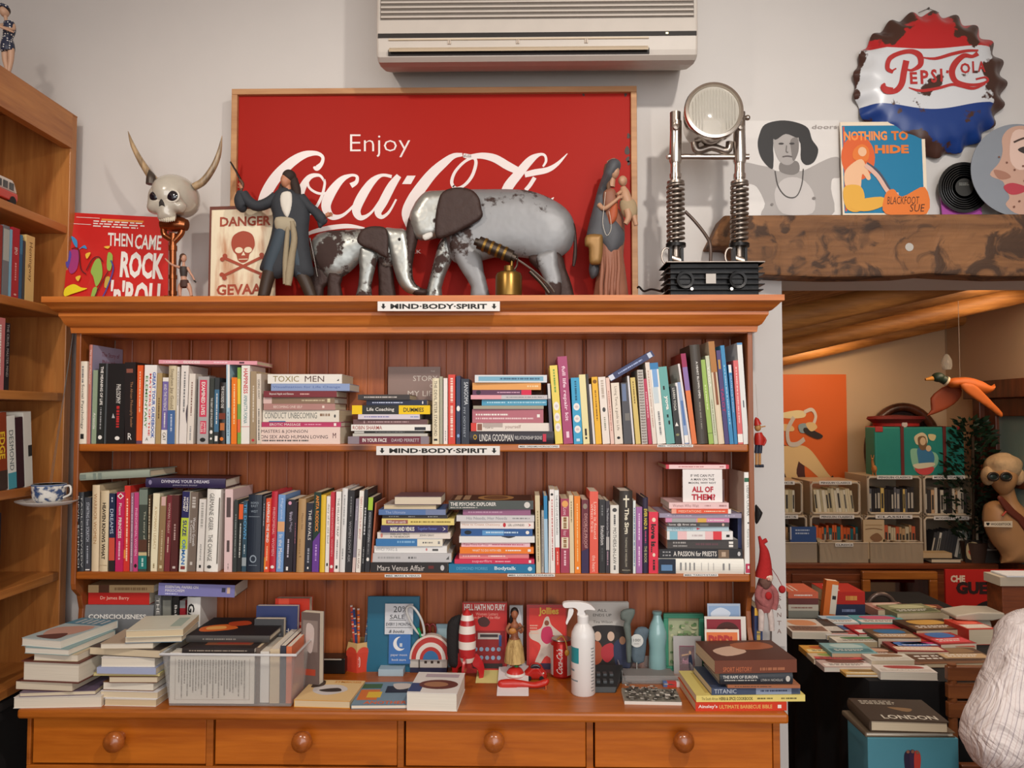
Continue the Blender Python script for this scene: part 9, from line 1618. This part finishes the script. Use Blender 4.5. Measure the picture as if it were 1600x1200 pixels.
# turquoise box with books on a low stool
Y=.035;a,b=W(1356,1170,Y),W(1498,1170,Y);zt_=W(1400,1153,Y).z;zb_=zt_-.30
ST_=thing('low_stool','low dark stool under the turquoise box by the book table','stool',((a.x+b.x)/2,Y+.1,0));g=G();g.box(a.x-.01,b.x+.01,Y-.01,Y+.13,zb_-.03,zb_,sbw);g.obj('seat',ST_)
for x in(a.x+.01,b.x-.01):
 for y in(Y+.01,Y+.11):g=G();g.box(x-.012,x+.012,y-.012,y+.012,0,zb_-.03,sbw);g.obj('leg',ST_)
tb_=C('#4E8C9C',.5)
g=G();g.box(a.x,b.x,Y,Y+.12,zb_,zt_,tb_);pb=g.obj('storage_box',bevel=.002,origin=((a.x+b.x)/2,Y+.1,zb_));tag(pb,'turquoise box with a small picture of three figures on its front','box')
g=G();O0=W(1411,1172,Y-.0006);g.art(O0,W(1440,1172,Y-.0006)-O0,W(1411,1210,Y-.0006)-O0,[('s','#2A2038',[(.1,.1),(.35,.0),(.45,.3),(.4,.9),(.15,.9),(.05,.4)]),('s','#3A2440',[(.35,.08),(.6,.0),(.65,.3),(.6,.95),(.4,.9)]),('s','#B83A30',[(.6,.1),(.85,.05),(.95,.4),(.85,.95),(.62,.9)]),('e','#8A5A48',.25,.06,.09,.07),('e','#8A5A48',.5,.05,.09,.07),('e','#8A5A48',.76,.08,.09,.07)],.0004);g.obj('box_picture',pb)
z=zt_+.0006
for x0p,x1p,th,col,lab,fr,dd,rz in((1352,1492,.012,'#6A5A48','worn brown book directly on the turquoise box',[],.14,0),(1360,1480,.028,'#4A3A2C','thick dark album with white letters topmost on the turquoise box',[('r','#3A2C22',0,0,1,1),('h','#C8C0B0',.1,.1,.6,.3,3),('t','#D8D0C0','LONDON',.2,.75,.9,.92,.02),('s','#8A6A48',[(.4,.4),(.7,.45),(.6,.6)])],.15,-3)):
 p0,p1=W(x0p,1150,Y+.006),W(x1p,1150,Y+.006);M=Matrix.Translation((p0.x,Y+.004,z))@Matrix.Rotation(R(rz),4,'Z')@cols((0,0,1),(1,0,0),(0,1,0),(0,0,0));mk_book(M,th,dd,p1.x-p0.x,col,(),fr,lab,'books on the turquoise box',True,cover2=None);z+=th+.0008
# ================================================================ chair and seated person
chw=wood('chair_wood','#6A3618','#95562A','#3A1A0A','X',.4);YCh=.20
CHR=thing('folding_chair','brown wooden slatted folding chair beside the person in the striped shirt','chair',(W(1478,1060,YCh).x+.19,YCh,0))
xl,xr_=W(1478,1060,YCh).x,W(1478,1060,YCh).x+.38
for x in(xl+.016,xr_-.016):
 g=G();g.tube([(x,YCh,0),(x,YCh,W(1490,1040,YCh).z+.005)],.012,chw,12);g.obj('leg',CHR,smooth=50)
for y0p,y1p in((1040,1062),(1067,1090),(1096,1120)):
 g=G();z1_,z0_=W(1490,y0p,YCh).z,W(1490,y1p,YCh).z;g.box(xl,xr_,YCh-.012,YCh+.008,z0_,z1_,chw);g.obj('back_slat',CHR,bevel=.003)
g=G();g.box(xl+.03,xr_-.03,YCh-.012,YCh+.012,.22,.56,chw);g.obj('seat',CHR,bevel=.004)
# the person: one skinned body, shirt and trousers as clothing
def skinned(name,nodes,edges,mat,parent,sub=2,root=0):
 me=bpy.data.meshes.new(name);o0=ORG[parent.name];me.from_pydata([Vector(n[:3])-o0 for n in nodes],edges,[]);o=bpy.data.objects.new(name,me);scene.collection.objects.link(o)
 sk=o.modifiers.new('skin','SKIN');sk.use_smooth_shade=True
 for i,n in enumerate(nodes):me.skin_vertices[0].data[i].radius=(n[3],n[4]if len(n)>4 else n[3])
 me.skin_vertices[0].data[root].use_root=True
 ss=o.modifiers.new('sub','SUBSURF');ss.levels=sub;ss.render_levels=sub
 bpy.context.view_layer.update();dg=bpy.context.evaluated_depsgraph_get();m2=bpy.data.meshes.new_from_object(o.evaluated_get(dg));bpy.data.objects.remove(o)
 m2.name=name;m2.materials.clear();m2.materials.append(mat);m2.polygons.foreach_set('use_smooth',[True]*len(m2.polygons));o=bpy.data.objects.new(name,m2);scene.collection.objects.link(o);o.parent=parent;ORG[o.name]=o0;return o
Yp3=-.32;sh_=W(1588,972,Yp3);el_=W(1556,1165,Yp3-.03);PSX=sh_.x+.17
PR=thing('person','person in a pale striped long sleeved shirt seated at the right edge','person',(PSX,Yp3+.02,0));skn=C('#B07C5E',.5)
seat=.47;nz_=sh_.z;wr=Vector((el_.x+.24,Yp3+.18,el_.z+.02))
body=[(PSX,Yp3+.02,seat+.10,.13,.11),(PSX,Yp3+.02,seat+.28,.12,.10),(PSX,Yp3+.02,nz_-.08,.13,.10),(PSX,Yp3+.02,nz_+.04,.055),(PSX,Yp3+.0,nz_+.12,.055),(PSX,Yp3+.01,nz_+.20,.085,.095),(PSX,Yp3+.01,nz_+.27,.07,.08),
(sh_.x+.02,Yp3,nz_-.035,.055),(el_.x+.01,el_.y,el_.z,.042),(wr.x,wr.y,wr.z,.028),(PSX+.16,Yp3,nz_-.03,.055),(PSX+.22,Yp3+.05,el_.z,.042),(PSX+.12,Yp3+.25,el_.z+.03,.028),
(PSX-.09,Yp3+.06,seat+.07,.085),(PSX-.10,Yp3+.40,seat+.06,.065),(PSX-.10,Yp3+.41,.08,.045),(PSX-.10,Yp3+.46,.04,.035),(PSX+.09,Yp3+.06,seat+.07,.085),(PSX+.10,Yp3+.40,seat+.06,.065),(PSX+.10,Yp3+.41,.08,.045),(PSX+.10,Yp3+.46,.04,.035)]
be=[(0,1),(1,2),(2,3),(3,4),(4,5),(5,6),(2,7),(7,8),(8,9),(2,10),(10,11),(11,12),(0,13),(13,14),(14,15),(15,16),(0,17),(17,18),(18,19),(19,20)]
for side,w in((-1,9),(1,12)):  # palm, four fingers and a thumb
 p=Vector(body[w][:3]);i0=len(body);body.append((p.x+.02,p.y+.05,p.z-.005,.028,.016));be.append((w,i0));body.append((p.x+.03,p.y+.09,p.z-.008,.032,.013));be.append((i0,i0+1))
 for k in range(4):
  o_=(k-1.5)*.017;L_=(.055,.07,.066,.05)[k];j=len(body);body.append((p.x+.03+o_,p.y+.11,p.z-.01,.0085));be.append((i0+1,j));body.append((p.x+.032+o_,p.y+.11+L_*.5,p.z-.014,.008));be.append((j,j+1));body.append((p.x+.032+o_,p.y+.11+L_*.85,p.z-.03,.007));be.append((j+1,j+2))
 j=len(body);body.append((p.x+.02-side*.035,p.y+.075,p.z-.012,.0095));be.append((i0,j));body.append((p.x+.022-side*.045,p.y+.105,p.z-.018,.008));be.append((j,j+1))
skinned('body',body,be,skn,PR,1)
shm=bpy.data.materials.new('striped_shirt');shm.use_nodes=True;nt=shm.node_tree;N=nt.nodes.new;Lk=nt.links.new;p=nt.nodes['Principled BSDF'];p.inputs['Roughness'].default_value=.85;tc=N('ShaderNodeTexCoord');mp=N('ShaderNodeMapping');mp.inputs['Rotation'].default_value=(0,R(-11),0);Lk(tc.outputs['Object'],mp.inputs[0]);nz=N('ShaderNodeTexNoise');nz.inputs['Scale'].default_value=5;Lk(tc.outputs['Object'],nz.inputs['Vector'])
sx=N('ShaderNodeSeparateXYZ');Lk(tc.outputs['Object'],sx.inputs[0])
def MN(op,*v):
 m=N('ShaderNodeMath');m.operation=op
 for i,q in enumerate(v):
  if isinstance(q,(int,float)):m.inputs[i].default_value=q
  else:Lk(q,m.inputs[i])
 return m.outputs[0]
kz=(el_.x-sh_.x)/(el_.z-nz_);ax0=sh_.x-PSX-kz*nz_
ang_=MN('ARCTAN2',MN('SUBTRACT',sx.outputs['Y'],-.03),MN('SUBTRACT',sx.outputs['X'],MN('MULTIPLY_ADD',sx.outputs['Z'],kz,ax0)))
m1=N('ShaderNodeMath');m1.operation='MULTIPLY';m1.inputs[1].default_value=3.9;Lk(MN('MULTIPLY_ADD',nz.outputs['Fac'],.3,ang_),m1.inputs[0]);m2=N('ShaderNodeMath');m2.operation='FRACT';Lk(m1.outputs[0],m2.inputs[0])
cr=N('ShaderNodeValToRGB');e=cr.color_ramp.elements;e[0].color=lin('#8A7880');e[0].position=0;e[1].position=.12;e[1].color=lin('#E6DAD4');x_=e.new(.5);x_.color=lin('#E6DAD4');x_=e.new(.56);x_.color=lin('#C8B2AE');x_=e.new(.62);x_.color=lin('#E6DAD4');x_=e.new(.98);x_.color=lin('#E0D4D0');Lk(m2.outputs[0],cr.inputs[0]);Lk(cr.outputs[0],p.inputs['Base Color'])
n2=N('ShaderNodeTexNoise');n2.inputs['Scale'].default_value=14;n2.inputs['Detail'].default_value=3;n2.inputs['Distortion'].default_value=1.5;Lk(tc.outputs['Object'],n2.inputs['Vector']);bu=N('ShaderNodeBump');bu.inputs['Strength'].default_value=.8;bu.inputs['Distance'].default_value=.02;Lk(n2.outputs['Fac'],bu.inputs['Height']);Lk(bu.outputs[0],p.inputs['Normal'])
sh=[(PSX,Yp3+.02,seat+.06,.17,.14),(PSX,Yp3+.02,seat+.28,.155,.13),(PSX,Yp3+.02,nz_-.09,.155,.125),(PSX,Yp3+.02,nz_+.045,.12,.10),
(sh_.x+.012,Yp3,nz_-.04,.062),(sh_.x-.004,Yp3-.01,nz_-.11,.062),((sh_.x+el_.x)/2-.004,(sh_.y+el_.y)/2,(sh_.z+el_.z)/2-.04,.066),(el_.x,el_.y,el_.z+.02,.070),(el_.x+.015,el_.y+.02,el_.z-.03,.062),(el_.x+.12,el_.y+.10,el_.z-.01,.052),(wr.x-.01,wr.y-.02,wr.z,.040),
(PSX+.17,Yp3,nz_-.05,.078),(PSX+.20,Yp3+.04,el_.z,.07),(PSX+.13,Yp3+.22,el_.z+.03,.045)]
so=skinned('striped_shirt',sh,[(0,1),(1,2),(2,3),(2,4),(4,5),(5,6),(6,7),(7,8),(8,9),(9,10),(2,11),(11,12),(12,13)],shm,PR,3)
tx=bpy.data.textures.new('folds','CLOUDS');tx.noise_scale=.06;dm=so.modifiers.new('folds','DISPLACE');dm.texture=tx;dm.strength=.02;dm.mid_level=.5
skinned('trousers',[(PSX,Yp3+.02,seat+.10,.14,.12),(PSX-.09,Yp3+.07,seat+.08,.095),(PSX-.10,Yp3+.40,seat+.06,.078),(PSX-.10,Yp3+.41,.10,.06),(PSX+.09,Yp3+.07,seat+.08,.095),(PSX+.10,Yp3+.40,seat+.06,.078),(PSX+.10,Yp3+.41,.10,.06)],[(0,1),(1,2),(2,3),(0,4),(4,5),(5,6)],C('#2E323C',.8),PR,2)
g=G();hd_=Vector((PSX,Yp3+.0,nz_+.245));g.blob(hd_,(.082,.095,.10),C('#3A2A20',.8,bump=.5,bscale=80),[((0,1,-.5),-.12,.5)],30,20);g.obj('hair',PR,smooth=80)
STL=thing('wooden_stool','wooden stool carrying the person in the striped shirt','stool',(PSX,Yp3+.06,0));g=G();g.lathe([(0,seat-.035),(.17,seat-.035),(.175,seat-.01),(.16,seat-.002),(0,seat-.002)],(PSX,Yp3+.06,0),chw,36);g.obj('seat',STL,smooth=40)
for k in range(4):a=R(45+90*k);g=G();g.tube([(PSX+.12*math.cos(a),Yp3+.06+.12*math.sin(a),seat-.035),(PSX+.17*math.cos(a),Yp3+.06+.17*math.sin(a),0)],.014,chw,12);g.obj('leg',STL,smooth=50)
for s_ in(-1,1):
 g=G();g.blob(hd_+Vector((s_*.080,.012,-.02)),(.010,.018,.028),skn,());g.obj('ear',PR,smooth=70);g=G();g.blob(hd_+Vector((s_*.030,.082,-.018)),(.012,.008,.009),C('#E8E0D8',.3),());g.blob(hd_+Vector((s_*.030,.089,-.018)),(.005,.003,.005),C('#3A2A20',.3),());g.obj('eye',PR,smooth=70)
g=G();g.blob(hd_+Vector((0,.098,-.040)),(.012,.020,.024),skn,());g.obj('nose',PR,smooth=70);g=G();g.blob(hd_+Vector((0,.088,-.078)),(.024,.010,.007),C('#9A5A4C',.5),());g.obj('mouth',PR,smooth=70)
import collections
cnt=collections.Counter(l[0]for l in LABELS)
for l in LABELS:
 n=len(l[0].split())
 if cnt[l[0]]>1 and not l[2]or n>16 or n<4:print('LABELCHECK',cnt[l[0]],n,l[0])
